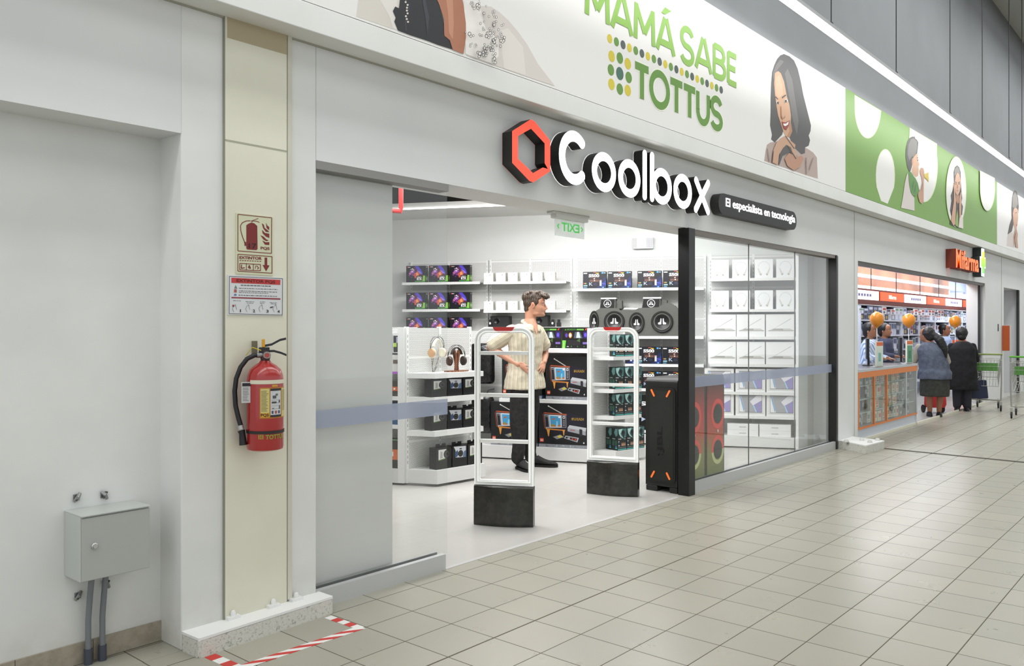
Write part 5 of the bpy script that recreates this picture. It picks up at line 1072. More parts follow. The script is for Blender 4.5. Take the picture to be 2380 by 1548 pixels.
b = MB(); b.tube([(-.015, -.004, .462), (-.05, -.01, .462), (-.085, -.01, .445), (-.115, -.01, .405), (-.135, -.01, .35), (-.142, -.01, .29), (-.138, -.01, .22), (-.125, -.012, .16), (-.112, -.015, .115)], .0115, mat('#191a1d', .45), 12); b.build('hose', ex)
b = MB(); b.tube([(-.04, -.008, .462), (-.015, -.004, .462)], .0135, METAL, 10); b.tube([(-.116, -.014, .125), (-.112, -.015, .105)], .014, mat('#b9b9ba', .35, .6), 10); b.build('hose_coupling', ex)
b = MB(); b.tube([(-.112, -.015, .1), (-.108, -.016, .085), (-.103, -.017, .03)], [.018, .015, .019], mat('#17181b', .4), 12); b.build('nozzle', ex)
b = MB(); b.box(-.112, -.068, -.05, -.048, .235, .335, mat('#c4c4c2', .6)); b.box(-.108, -.07, -.0515, -.05, .315, .33, mat('#1c1c1c', .6))
for i in range(9): b.box(-.106, -.106 + rr.uniform(.02, .033), -.0512, -.05, .245 + i * .0075, .247 + i * .0075, mat('#6f6f72', .6))
b.build('inspection_tag', ex)
b = MB(); b.box(-.062, -.034, .06, .066, .45, .53, mat('#77705a', .5, .4)); b.box(-.06, .0, .02, .066, .455, .462, mat('#77705a', .5, .4)); b.build('wall_bracket', ex)
# ================================================================ wall signs on the pillar
SY = -.0165
def zs(x, y, k=0): p = onY(500 + x / 5.5273, 470 + y / 5.5273, SY - .002); return (p.x, SY - .0025 - .0004 * k, p.z)
def sgn(quad, base, name, label):
    o = empty(name, (0, 0, 0)); tag(o, label, 'sign'); P = [zs(*p) for p in quad]; x0 = (P[0][0] + P[3][0]) / 2; x1 = (P[1][0] + P[2][0]) / 2; z1 = (P[0][2] + P[1][2]) / 2; z0 = (P[2][2] + P[3][2]) / 2
    MB().box(x0, x1, SY - .002, SY + .002, z0, z1, mat(base, .5)).build('plate', o); return o
o = sgn([(270, 135), (742, 190), (745, 945), (268, 915)], '#d2d3b4', 'extinguisher_sign', 'cream and dark red sign with an extinguisher picture on the pillar')
DR = mat('#7a2424', .5); b = MB()
def line(b, pts, w, m, k=1, f=zs):
    for p, q_ in zip(pts[:-1], pts[1:]):
        d = Vector(q_) - Vector(p); d.normalize(); n_ = Vector((-d.y, d.x)) * w / 2; p_, r_ = Vector(p), Vector(q_); b.ngon([f(*(p_ + n_), k), f(*(r_ + n_), k), f(*(r_ - n_), k), f(*(p_ - n_), k)], m)
line(b, [(292, 155), (725, 200), (722, 658), (292, 625), (292, 155)], 9, DR)
b.ngon([zs(*p, 1) for p in [(400, 295), (430, 275), (462, 262), (500, 270), (540, 305), (545, 600), (530, 615), (415, 608), (400, 595)]], DR)
line(b, [(470, 262), (480, 235), (555, 208)], 7, DR); line(b, [(455, 240), (520, 242), (568, 258)], 8, DR); line(b, [(450, 238), (400, 240), (350, 262), (326, 300), (330, 370), (350, 440), (380, 520)], 10, DR); line(b, [(385, 510), (388, 560)], 22, DR)
for p in ([(600, 270), (625, 290), (635, 330), (680, 365), (695, 385), (650, 380), (615, 330)], [(652, 262), (670, 300), (695, 320), (692, 360), (660, 330)], [(602, 355), (640, 395), (695, 405), (695, 460), (650, 440), (610, 400)], [(582, 425), (620, 440), (660, 480), (690, 490), (660, 500), (620, 480)], [(605, 492), (650, 515), (695, 512), (695, 550), (640, 545)]): b.ngon([zs(*q_, 1) for q_ in p], DR)
b.build('pictogram', o)
b = MB(); tz = lambda r: (lambda u, v, w_: zs(r[0] + (r[2] - r[0]) * u, r[1] + (r[3] - r[1]) * v + (u * (r[4] if len(r) > 4 else 0)), 3)); 
b.text('17', (0, 0, 1, 1), mat('#231214', .5), tz((430, 590, 530, 528, 4)), .01); b.text('PQS', (0, 0, 1, 1), DR, tz((583, 612, 698, 570, 8)), .03); b.build('lettering', o)
b = MB(); line(b, [(292, 668), (730, 698), (730, 912), (292, 885), (292, 668)], 9, DR); b.ngon([zs(*p, 1) for p in ((635, 710), (668, 712), (668, 808), (698, 812), (654, 888), (608, 805), (635, 808))], DR)
line(b, [(315, 785), (582, 800), (582, 880), (315, 868), (315, 785)], 9, DR); line(b, [(400, 785), (400, 870)], 8, DR); line(b, [(490, 790), (490, 875)], 8, DR); line(b, [(340, 800), (335, 850), (380, 840)], 12, DR); line(b, [(440, 810), (425, 840), (455, 850), (440, 815)], 12, DR); line(b, [(520, 815), (515, 855)], 8, DR); line(b, [(530, 815), (560, 845), (540, 860)], 10, DR)
b.text('EXTINTOR', (0, 0, 1, 1), DR, tz((310, 728, 598, 690, 14)), .035); bx = [(310, 755), (600, 770)]
for i in range(9): line(b, [(312 + i * 32, 748 + i * 1.4), (334 + i * 32, 749 + i * 1.4)], 9, DR, 1)
b.build('lettering', o)
o = sgn([(165, 938), (880, 968), (878, 1462), (160, 1442)], '#d6d8da', 'instruction_sign', 'white instruction sign with a red header below the extinguisher picture sign'); b = MB(); KK = mat('#46464a', .5)
line(b, [(183, 952), (865, 982), (862, 1448), (180, 1432), (183, 952)], 6, KK); b.ngon([zs(*p, 1) for p in ((208, 970), (838, 998), (836, 1062), (208, 1035))], mat('#c23a38', .5)); b.ngon([zs(*p, 1) for p in ((208, 1217), (838, 1235), (838, 1252), (208, 1232))], mat('#8c2434', .5))
b.text('EXTINTOR PQS', (0, 0, 1, 1), mat('#5a1418', .5), tz((275, 1030, 770, 985, 22)), .02)
rr = random.Random(5)
for y_, x0_, x1_, wd_ in ((1065, 330, 720, 10), (1104, 305, 800, 7), (1138, 305, 795, 7), (1158, 305, 680, 6), (1193, 300, 795, 8), (1266, 230, 330, 5), (1272, 390, 500, 5), (1290, 405, 490, 5), (1268, 575, 645, 5), (1286, 575, 640, 5), (1275, 700, 800, 5), (1290, 715, 790, 5)):
    x = x0_
    while x < x1_: l = rr.uniform(12, 40); line(b, [(x, y_ + (x - 300) * .035), (min(x + l, x1_), y_ + (x + l - 300) * .035)], wd_, KK); x += l + 8
b.ngon([zs(*p, 1) for p in ((262, 1065), (285, 1110), (245, 1108))], mat('#6f7f78', .5)); b.ngon([zs(*p, 1) for p in ((243, 1118), (276, 1120), (276, 1160), (243, 1158))], mat('#a8584a', .5)); b.ngon([zs(*p, 1) for p in circ(258, 1190, 18, 14, 10)], mat('#5f7fae', .5))
for i, x in enumerate((250, 420, 590, 770)): line(b, [(x - 10, 1330), (x - 30, 1370), (x - 10, 1410)], 5, mat('#8a8c90', .5)); line(b, [(x + 10, 1325), (x + 25, 1380)], 5, mat('#8a8c90', .5)); b.ngon([zs(*p, 1) for p in circ(x + 8, 1320, 12, 12, 8)], mat('#b0b2b6', .5))
b.ngon([zs(*p, 1) for p in circ(232, 1330, 14, 16, 8)], mat('#a04a48', .5)); line(b, [(705, 1355), (742, 1345)], 16, KK)
for t_, x in (('1', 318), ('2', 482), ('3', 655), ('4', 798)): b.text(t_, (0, 0, 1, 1), mat('#2c2c30', .5), tz((x, 1412 + (x - 300) * .02, x + (12 if t_ == '1' else 30), 1375 + (x - 300) * .02)), .02)
b.build('print', o)
# ================================================================ electrical box in the niche
ebx0, ebx1, ebz0, ebz1, eby0, eby1 = 1.495, 1.797, .408, .69, .0235, .2
eb = empty('electrical_box', (ebx0, eby1, ebz0)); tag(eb, 'grey metal electrical box on the lower niche wall at left', 'electrical box'); w_, h_, d_ = ebx1 - ebx0, ebz1 - ebz0, eby1 - eby0
GM = mat('#c2c5c1', .4, .05); GM2 = mat('#adb0ab', .4, .05)
MB().box(0, w_, -d_ + .012, -.001, 0, h_, GM).build('body', eb, bevel=.004)
dr = MB().box(.004, w_ - .003, -d_, -d_ + .011, .004, h_ - .008, GM2).build('door', eb, bevel=.003)
T = lambda x, y, z: (.055 + x, -d_ - z, .15 + y); MB(T).lathe([(.014, 0), (.014, .004), (.01, .007), (.009, .012), (0, .012)], mat('#c9c9c8', .25, .9), seg=16).build('lock', dr)
b = MB()
b.box(0, w_, -d_ - .004, -.001, h_, h_ + .004, GM); b.build('rain_lip', eb)
cp = mat('#787c80', .5); 
for px, lb in ((205, 'left grey conduit pipe running from the electrical box to the floor'), (238, 'right grey conduit pipe running from the electrical box to the floor')):
    g = onY(px, 1400, .165); o = empty('conduit_pipe', (g.x, .165, 0)); tag(o, lb, 'pipe')
    b = MB(); b.tube([(0, 0, .02), (.0, 0, .2), (.003, -.01, .3), (.004, -.03, ebz0)], .0125, cp, 12); b.build('tube', o)
    MB().tube([(0, 0, .0), (0, 0, .07)], .0175, mat('#454a55', .5), 12).build('socket_sleeve', o)
for i, (px, py, y_) in enumerate(((177, 1156, .2), (240, 1150, .2), (180, 1384, .2), (245, 1356, .2))):
    g = onY(px, py, y_); b = MB(); s_ = 1 if i % 2 else -1; b.box(-.013, .013, -.006, 0, -.014, .014, METAL)
    b.tube([(-.012, -.008, .016 * s_), (.0, -.02, .004), (.012, -.01, -.018 * s_)], [.007, .009, .007], METAL, 8); b.tube([(.012, -.012, .014), (-.008, -.02, -.012)], .005, mat('#4b4b48', .4, .5), 8)
    o = b.build('wall_clip', None, (g.x, g.y, g.z)); tag(o, ('metal cable clip above the electrical box, left one', 'metal cable clip above the electrical box, right one', 'metal cable clip beside the left conduit pipe', 'metal cable clip behind the right conduit pipe')[i], 'clip')
# ================================================================ red and white floor tape
tp_ = [gp(452, 1531), gp(472, 1527)]
def tape(p, q_, w_, n, label, diag=0.0, start=0, z=.0012):
    p, q_ = Vector((p.x, p.y, 0)), Vector((q_.x, q_.y, 0)); d = q_ - p; L_ = d.length; d.normalize(); s_ = Vector((-d.y, d.x, 0)) * w_ / 2; b = MB(); RDm, WH = mat('#c9352f', .5), mat('#e8e8e4', .5)
    for i in range(n):
        a, c = L_ * i / n, L_ * (i + 1) / n; k_ = diag * w_
        A = p + d * (a - (k_ if i else 0)) + s_; B_ = p + d * (c - (k_ if i < n - 1 else 0)) + s_; C_ = p + d * (c + (k_ if i < n - 1 else 0)) - s_; D_ = p + d * (a + (k_ if i else 0)) - s_
        b.prism([(A.x, A.y), (B_.x, B_.y), (C_.x, C_.y), (D_.x, D_.y)], .0002, z, RDm if (i + start) % 2 == 0 else WH, axis='z')
    o = b.build('floor_tape'); tag(o, label, 'tape', 'red and white tape on the floor')
tape(gp(488, 1524), gp(560, 1556), .055, 4, 'short red and white tape strip starting at the left corner of the near plinth')
tape(gp(560, 1552), gp(842, 1458), .05, 11, 'long red and white tape strip parallel to the near plinth', .95, 1, .0016)
tape(gp(762, 1434), gp(838, 1460), .045, 5, 'short red and white tape strip at the right end of the near plinth', 0, 1, .0014)
# ================================================================ PEOPLE
def remesh(o, vox, smooth=4, fac=.5, disp=None):
    m = o.modifiers.new('fuse', 'REMESH'); m.mode = 'VOXEL'; m.voxel_size = vox; m.use_smooth_shade = True
    if smooth: s_ = o.modifiers.new('smooth', 'SMOOTH'); s_.iterations = smooth; s_.factor = fac
    if disp:
        tx = bpy.data.textures.new('folds', 'CLOUDS'); tx.noise_scale = disp[1]; tx.noise_depth = 2
        d = o.modifiers.new('folds', 'DISPLACE'); d.texture = tx; d.strength = disp[0]; d.mid_level = .5; d.texture_coords = 'LOCAL'
    return o
def rot2(x, y, a): c, s = math.cos(a), math.sin(a); return x * c - y * s, x * s + y * c
def oval(cx, cy, z, rx, ry, yaw=0.0, n=24, p=1.0):
    out = []
    for i in range(n):
        a = 2 * math.pi * i / n; c, s = math.cos(a), math.sin(a)
        x = rx * (abs(c) ** p) * (1 if c > 0 else -1); y = ry * (abs(s) ** p) * (1 if s > 0 else -1); x, y = rot2(x, y, yaw); out.append((cx + x, cy + y, z))
    return out
def limb(b, pts, rad, m, seg=14):
    """tapering limb with round ends"""
    P = [Vector(p) for p in pts]; Q = []; rr = []
    for i in range(len(P) - 1):
        for k in range(4): t = k / 4; Q.append(P[i].lerp(P[i + 1], t)); rr.append(rad[i] + (rad[i + 1] - rad[i]) * t)
    Q.append(P[-1]); rr.append(rad[-1]); b.tube(Q, rr, m, seg); b.ell(P[0], (rad[0],) * 3, m, 12, 8); b.ell(P[-1], (rad[-1],) * 3, m, 12, 8)
    for p, r in zip(P[1:-1], rad[1:-1]): b.ell(p, (r * 1.0,) * 3, m, 12, 8)
def skin_mat(name, c1, c2):
    k = NT(name); v, x, y, z = k.xyz('Object'); k.put(k.b, 'Base Color', k.mix(k.noise(v, 9, 4), c1, c2)); k.b.inputs['Roughness'].default_value = .5
    k.b.inputs['Subsurface Weight'].default_value = .12; k.b.inputs['Subsurface Radius'].default_value = (.02, .008, .004); return k.m
def head(b, c, yaw, m, s=1.0, female=False):
    """head with a face; c = centre of the head at eye height, face looks along yaw (0 = +x)"""
    Lz = [-.125, -.118, -.108, -.095, -.082, -.07, -.058, -.045, -.032, -.015, 0, .015, .03, .05, .075, .1, .115, .125]
    Ff = [.085, .105, .112, .113, .106, .112, .113, .113, .112, .106, .105, .112, .116, .116, .108, .08, .05, .02]
    Bk = [.03, .02, -.01, -.035, -.055, -.068, -.08, -.088, -.094, -.1, -.104, -.106, -.107, -.105, -.095, -.07, -.045, -.02]
    Wd = [.03, .042, .052, .058, .062, .066, .069, .072, .074, .076, .077, .078, .079, .078, .072, .055, .036, .016]
    rings = []
    for z, f, bk, w in zip(Lz, Ff, Bk, Wd):
        r = []
        for i in range(32):
            a = 2 * math.pi * i / 32; ca, sa = math.cos(a), math.sin(a); ex = .85 if z < -.03 else .95
            x = (f if ca > 0 else -bk) * abs(ca) ** ex * (1 if ca > 0 else -1); x = x if ca > 0 else -(-bk) * abs(ca) ** .9
            y = w * abs(sa) ** .85 * (1 if sa > 0 else -1); x, y = rot2(x * s, y * s, yaw); r.append((c[0] + x, c[1] + y, c[2] + z * s))
        rings.append(r)
    b.loft(rings, m)
    def E(x, y, z, rx, ry, rz): X, Y = rot2(x * s, y * s, yaw); b.ell((c[0] + X, c[1] + Y, c[2] + z * s), (rx * s, ry * s, rz * s), m, 12, 8, M=Matrix.Rotation(yaw, 3, 'Z'))
    # nose: bridge to tip, nostrils, brows, lips, chin, cheeks, jaw
    for t in range(7): E(.108 + t * .0048, 0, .008 - t * .0085, .012, .0085 + t * .0008, .01)
    E(.131, 0, -.046, .0135, .011, .0095); E(.12, .011, -.05, .009, .007, .007); E(.12, -.011, -.05, .009, .007, .007)
    for y in (-.03, .03): E(.1, y, .02, .016, .024, .008); E(.072, y * 1.3, -.035, .022, .02, .022)
    E(.112, 0, -.068, .012, .019, .0055); E(.111, 0, -.079, .011, .017, .006); E(.1, 0, -.108, .019, .022, .016)
    for y in (-.05, .05): E(.02, y, -.09, .04, .014, .022)
def facebits(par, c, yaw, s=1.0, brow='#3f3024', lip='#b5776a', iris='#3a3024'):
    def P(x, y, z): X, Y = rot2(x * s, y * s, yaw); return (c[0] + X, c[1] + Y, c[2] + z * s)
    for sd in (-1, 1):
        b = MB(); b.ell(P(.0945, sd * .029, .003), (.0115 * s, .0125 * s, .009 * s), mat('#cfc7c0', .3), 14, 10); b.ell(P(.0925, sd * .029, .0105), (.0128 * s, .015 * s, .0078 * s), PSKIN[0], 12, 8); b.ell(P(.0915, sd * .029, -.0075), (.012 * s, .014 * s, .005 * s), PSKIN[0], 12, 8); e = b.build('eye', par)
        b = MB(); b.ell(P(.1015, sd * .0295, .003), (.0052 * s,) * 3, mat(iris, .15), 10, 8); b.build('iris', e)
        b = MB(); b.loft([[P(.1135 - (t + 1) * .013, sd * (.031 + t * .02), .021 + k * .005 - (t + .3) ** 2 * .003) for k in (0, 1)] + [P(.107 - (t + 1) * .013, sd * (.031 + t * .02), .021 + k * .005) for k in (1, 0)] for t in (-1, -.5, 0, .5, 1)], mat(brow, .8)); b.build('eyebrow', par)
        b = MB(); ec = P(-.002, sd * .079, -.008); ya = yaw
        b.ell(ec, (.02 * s, .009 * s, .034 * s), PSKIN[0], 14, 10, M=Matrix.Rotation(yaw + sd * .35, 3, 'Z') @ Matrix.Rotation(-.2, 3, 'Y')); b.ell(P(-.001, sd * .083, -.008), (.012 * s, .007 * s, .022 * s), PSKIN[1], 12, 8, M=Matrix.Rotation(yaw + sd * .35, 3, 'Z')); b.build('ear', par)
    b = MB(); b.ell(P(.1185, 0, -.0685), (.006 * s, .02 * s, .0042 * s), mat(lip, .4), 12, 8, M=Matrix.Rotation(yaw, 3, 'Z')); b.ell(P(.1175, 0, -.078), (.006 * s, .017 * s, .005 * s), mat(lip, .4), 12, 8, M=Matrix.Rotation(yaw, 3, 'Z')); b.build('lips', par)
def hand(b, wrist, fdir, up, side, m, s=1.0, curl=.5, spread=.15, thumb=1):
    """palm and five separate fingers: fdir = finger direction, up = back of the hand, side = toward the thumb"""
    f, u, d = Vector(fdir).normalized(), Vector(up).normalized(), Vector(side).normalized(); w = Vector(wrist); s_ = s
    for t, r1, r2 in ((0, .027, .017), (.03, .034, .016), (.06, .04, .015), (.085, .041, .0135)):
        M = Matrix((d, f, u)).transposed(); b.ell(w + f * t * s_, (r1 * s_, .028 * s_, r2 * s_), m, 14, 8, M=M)
    for k, (off, L, r) in enumerate(((.031, .072, .0088), (.0105, .08, .0092), (-.0105, .074, .0088), (-.03, .058, .0078))):
        p = w + f * (.088 - abs(off) * .2) * s_ + d * off * s_; a = spread * off / .031; g = (f + d * a).normalized(); pts = [p]; c_ = 0
        for j, q_ in enumerate((.45, .32, .23)): c_ += curl * (.35, .6, .5)[j]; p = p + (g * math.cos(c_) - u * math.sin(c_)) * L * q_ * s_; pts.append(p)
        limb(b, pts, [r * s_, r * .95 * s_, r * .86 * s_, r * .72 * s_], m, 8)
    p = w + f * .022 * s_ + d * .03 * s_; g = (f * .6 + d * .8 * thumb).normalized(); pts = [p, p + g * .032 * s_, p + (g * .8 + f * .5).normalized() * .06 * s_ - u * .006 * s_, p + (g * .5 + f * .85).normalized() * .083 * s_ - u * .012 * s_]
    limb(b, pts, [.013 * s_, .0115 * s_, .0105 * s_, .008 * s_], m, 8)
def striped(name, dx, dy, dz, pitch, c1, c2, c3, polar=None):
    k = NT(name); v, x, y, z = k.xyz('Object'); s_ = k.math('ADD', k.math('ADD', k.math('MULTIPLY', x, dx), k.math('MULTIPLY', y, dy)), k.math('MULTIPLY', z, dz))
    if polar: s_ = k.math('MULTIPLY', k.math('ARCTAN2', k.math('SUBTRACT', y, polar[1]), k.math('SUBTRACT', x, polar[0])), polar[2])
    s_ = k.math('ADD', s_, k.math('MULTIPLY', k.noise(v, 7, 2), pitch * .35)); f = k.math('FRACT', k.math('DIVIDE', s_, pitch)); f2 = k.math('FRACT', k.math('DIVIDE', s_, pitch * 3))
    c = k.mix(k.math('GREATER_THAN', f, .52), c1, k.mix(k.math('GREATER_THAN', f2, .6), c2, c3)); k.put(k.b, 'Base Color', c); k.b.inputs['Roughness'].default_value = .85
    k.bump(k.math('PINGPONG', f, .5), .003, .7); return k.m
PSKIN = [skin_mat('light_skin', '#c9967c', '#bd866c'), mat('#a9644f', .55)]
MH = 8.9; mo = gp(1236, 761 + 2910 / MH); man = empty('person', (mo.x, mo.y, 0), TH - R(90))
tag(man, 'person in a striped cream short-sleeved shirt and black trousers, hands on hips', 'person')
K = MH / F_PX
def M_(px, py, d=0.0): return Vector(((px - 1236) * K, d, 1.5 + (761 - py) * K))
YW = R(-52)       # the chest faces right and toward the viewer; the face looks right
sk = PSKIN[0]
b = MB()
hc = M_(1240.5, 707.5, .02); HYAW = R(-6); hs = 1.04
head(b, hc, HYAW, sk, hs)
limb(b, [hc + Vector((-.035, 0, -.055)), M_(1233, 742, .02), M_(1228, 758, .02)], [.06, .058, .066], sk, 20)
limb(b, [M_(1236, 748, .0), M_(1240, 768, -.03)], [.05, .05], sk)
# torso (under the shirt), hips, legs
cx = lambda px: (px - 1236) * K
b.loft([oval(cx(1216), .02, z, a, c, YW + R(90), 20) for z, a, c in ((.86, .165, .11), (1.0, .16, .1), (1.15, .15, .1), (1.3, .175, .115), (1.42, .17, .1), (1.49, .11, .07), (1.51, .06, .05))], sk)
Lh, Lk, La = M_(1209, 905, -.06), M_(1206, 985, -.07), M_(1203, 1062, -.1); Rh, Rk, Ra = M_(1228, 905, .1), M_(1231, 985, .12), M_(1237, 1056, .15)
limb(b, [Lh, Lk, La], [.085, .055, .04], sk); limb(b, [Rh, Rk, Ra], [.085, .055, .04], sk)
LS, LE, LW = M_(1181, 772, -.12), M_(1139, 806, .02), M_(1203, 846, -.14)
RS, RE, RW = M_(1257, 776, .12), M_(1269, 822, .22), M_(1265, 842, .05)
limb(b, [LS, LS.lerp(LE, .5), LE], [.045, .044, .042], sk); limb(b, [LE, LE.lerp(LW, .3), LW], [.042, .043, .028], sk)
limb(b, [RS, RS.lerp(RE, .5), RE], [.045, .044, .04], sk); limb(b, [RE, RE.lerp(RW, .35), RW], [.04, .04, .028], sk)
fd = (M_(1229, 859, -.17) - LW).normalized(); hand(b, LW, fd, Vector((.25, -.85, .35)), Vector((-.25, .1, .9)) , sk, .98, curl=.22, spread=.42, thumb=.35)
fd2 = (M_(1259, 862, -.02) - RW).normalized(); hand(b, RW, fd2, Vector((.75, -.5, .1)), Vector((-.45, -.3, .3)), sk, .92, curl=.25, spread=.25, thumb=.4)
bo = b.build('body', man); remesh(bo, .0062, 3, .45)
facebits(man, hc, HYAW, hs)
# hair
hm = NT('wavy_brown_hair'); v, x, y, z = hm.xyz('Object'); wv = hm.n('TexWave', {'Scale': 14.0, 'Distortion': 7.0, 'Detail': 3.0, 'Detail Scale': 2.0}); hm.t.links.new(v, wv.inputs['Vector'])
hm.put(hm.b, 'Base Color', hm.ramp(wv.outputs[1], [(.1, '#32271f'), (.6, '#43362a'), (1.0, '#564737')])); hm.b.inputs['Roughness'].default_value = .55; hm.bump(wv.outputs[1], .004, .8)
b = MB(); HM = hm.m
b.ell(hc + Vector((-.012, 0, .075)), (.118, .088, .075), HM, 24, 14); b.ell(hc + Vector((-.048, 0, .02)), (.066, .083, .085), HM, 20, 12); b.ell(hc + Vector((-.062, 0, -.045)), (.044, .062, .05), HM, 16, 10)
b.ell(hc + Vector((.02, 0, .06)), (.095, .088, .042), HM, 20, 12)
for s_ in (-1, 1): b.ell(hc + Vector((-.004, s_ * .068, .038)), (.034, .022, .03), HM, 14, 10); b.ell(hc + Vector((.022, s_ * .068, .028)), (.034, .022, .04), HM, 14, 10); b.ell(hc + Vector((.02, s_ * .074, .0)), (.012, .01, .026), HM, 10, 8)
rr = random.Random(11)
for i in range(46):
    a = rr.uniform(-.2, 3.3); yy = rr.uniform(-.07, .07); t = rr.random(); px_ = -.11 + t * .25; zt2 = .095 + .042 * math.sin(math.pi * min(1, t * .9 + .12)) - abs(yy) * .25
    p = hc + Vector((px_, yy, zt2)); q_ = p + Vector((rr.uniform(.012, .04), rr.uniform(-.02, .02), rr.uniform(-.012, .016))); r_ = q_ + Vector((rr.uniform(.005, .02), rr.uniform(-.015, .015), rr.uniform(-.022, .0)))
    limb(b, [p, q_, r_], [.016, .015, .008], HM, 7)
for i in range(12):
    yy = -.06 + i * .011; p = hc + Vector((.09, yy, .1)); limb(b, [p, p + Vector((.03, .004, .008)), p + Vector((.05, .006, -.012)), p + Vector((.045, .004, -.038))], [.02, .021, .018, .012], HM, 7)
ho = b.build('hair', man); remesh(ho, .0065, 1, .4)
# shirt
sm_t = striped('striped_shirt_body', math.cos(YW + R(90)), math.sin(YW + R(90)), 0, .0125, '#d8cfb0', '#b0a398', '#cec3b4', (cx(1221), .02, .185))
sm_s = striped('striped_shirt_sleeve', .62, .2, -.78, .0125, '#d8cfb0', '#b0a398', '#cec3b4')
b = MB(); tc = YW + R(90)
rg = []
for z, px, d, a, c in ((.845, 1220, .03, .25, .17), (.87, 1220, .03, .247, .168), (.95, 1220, .025, .235, .155), (1.05, 1220, .02, .21, .135), (1.17, 1221, .01, .2, .13), (1.3, 1222, .0, .205, .133), (1.4, 1222, .0, .225, .135), (1.455, 1222, .0, .24, .125), (1.505, 1223, .005, .215, .105), (1.535, 1226, .01, .12, .078)):
    rg.append(oval(cx(px), d, z, a, c, tc, 36, .9))
b.loft(rg, sm_t); 
so = b.build('shirt', man); remesh(so, .0085, 5, .5, (.016, .09))
def sleeve(S0, E0, t, r0, r1):
    b = MB(); e = S0.lerp(E0, t); limb(b, [S0 + (S0 - e).normalized() * .0, S0.lerp(e, .4), e], [r0, (r0 + r1) / 2 * 1.02, r1], sm_s, 18); o = b.build('sleeve', man); remesh(o, .0085, 3, .5, (.012, .07)); return o
sleeve(M_(1190, 772, -.1), LE + Vector((.02, 0, .012)), .88, .082, .084); sleeve(M_(1252, 776, .11), M_(1268, 806, .17), .85, .08, .074)
b = MB()   # collar and placket
fn = Vector((math.cos(YW), math.sin(YW), 0)); sd = Vector((-fn.y, fn.x, 0)); cc = Vector((cx(1231), .0, 1.5))
for s_ in (-1, 1):
    b.add([tuple(cc + p) for p in (sd * s_ * .075 - fn * .02 + Vector((0, 0, .075)), sd * s_ * .07 + fn * .05 + Vector((0, 0, .035)), sd * s_ * .02 + fn * .115 + Vector((0, 0, -.035)), sd * s_ * .085 + fn * .1 + Vector((0, 0, -.04)), sd * s_ * .105 + fn * .02 + Vector((0, 0, .02)))] , [(0, 1, 2, 3, 4)], sm_t)
b.tube([tuple(cc + sd * .078 * math.cos(a) - fn * (.055 * math.sin(a)) * 1.3 + Vector((0, 0, .052 + .02 * math.sin(a)))) for a in [math.pi * i / 12 for i in range(13)]], .019, sm_t, 8)
co = b.build('collar', man); mm = co.modifiers.new('thick', 'SOLIDIFY'); mm.thickness = .006
# open neck skin V and buttons
b = MB(); c0 = Vector((cx(1222), 0, 0))
for z, r in ((1.39, .137), (1.3, .141), (1.21, .139), (1.12, .142), (1.03, .146), (.95, .15)):
    p = Vector((cx(1222) + (.0 if z > 1.1 else -.004), .005, z)) + fn * r; b.ell(p, (.007, .007, .007), mat('#e9ece8', .3), 8, 6)
b.build('button', man)
b = MB(); p = cc + fn * .098 + Vector((0, 0, -.03)); b.ngon([tuple(p + sd * .032 + Vector((0, 0, .05)) + fn * .0), tuple(p - sd * .032 + Vector((0, 0, .05))), tuple(p + Vector((0, 0, -.05)) + fn * .026)], sk); b.build('open_neck', man)
# trousers
tm = speckle('black_twill', '#1c1b1b', '#292828', 30, .85, .001)
b = MB(); b.loft([oval(cx(1220), .02, z, a, c, tc, 24) for z, a, c in ((.78, .18, .13), (.84, .185, .13), (.9, .17, .12), (1.0, .15, .11))], tm)
limb(b, [Lh + Vector((-.015, 0, .02)), M_(1208, 945, -.06), Lk + Vector((-.005, 0, 0)), M_(1206, 1025, -.08), La + Vector((.0, .01, .0))], [.1, .108, .09, .075, .068], tm, 18)
limb(b, [Rh + Vector((.01, 0, .02)), M_(1233, 945, .1), Rk, M_(1233, 1025, .12), Ra + Vector((-.025, -.01, .0)), M_(1234, 1067, .13)], [.1, .106, .088, .074, .068, .064], tm, 18)
to = b.build('trousers', man); remesh(to, .01, 3, .5, (.02, .1))
shm = speckle('black_suede', '#1b1a1a', '#2a2928', 60, .8, 0)
def shoe(heel, ang, L, name='shoe'):
    b = MB(); h = Vector((heel[0], heel[1], 0))
    def rg(t, w, zt, zb_=.022, k=1.0): 
        out = []
        for i in range(18):
            a = 2 * math.pi * i / 18; y = w * math.cos(a); z = zb_ + (zt - zb_) * (.5 + .5 * math.sin(a)); X, Y = rot2(t * L, y, ang); out.append((h.x + X, h.y + Y, z))
        return out
    b.loft([rg(0, .022, .085), rg(.04, .036, .11), rg(.16, .042, .118), rg(.32, .045, .115), rg(.45, .049, .095), rg(.62, .054, .075), rg(.8, .053, .062), rg(.93, .04, .05), rg(1.0, .016, .036)], shm); s_ = b.build(name, man)
    b = MB(); pr = []
    for t, w in ((-.01, .015), (.02, .034), (.15, .042), (.35, .045), (.55, .054), (.75, .058), (.9, .047), (1.0, .026), (1.015, .0)): pr.append((t * L, w))
    pr = pr + [(x, -w) for x, w in reversed(pr[:-1])]; b.prism([(h.x + rot2(x, y, ang)[0], h.y + rot2(x, y, ang)[1]) for x, y in pr], .0, .025, mat('#161514', .7), axis='z'); b.build('sole', s_)
    b = MB()
    for t in (.3, .36, .42, .48): 
        zt = .122 - (t - .3) * .17; pts = [(h.x + rot2(t * L, y, ang)[0], h.y + rot2(t * L, y, ang)[1], zt - abs(y) * .35) for y in (-.022, 0, .022)]; b.tube(pts, .003, mat('#0f0f0f', .6), 5)
    b.build('lace', s_); return s_
lf = Vector((cx(1203), .0, 0)); shoe((lf.x, -.02), R(-62), .30)
shoe((cx(1233), .12), R(-12), .30)
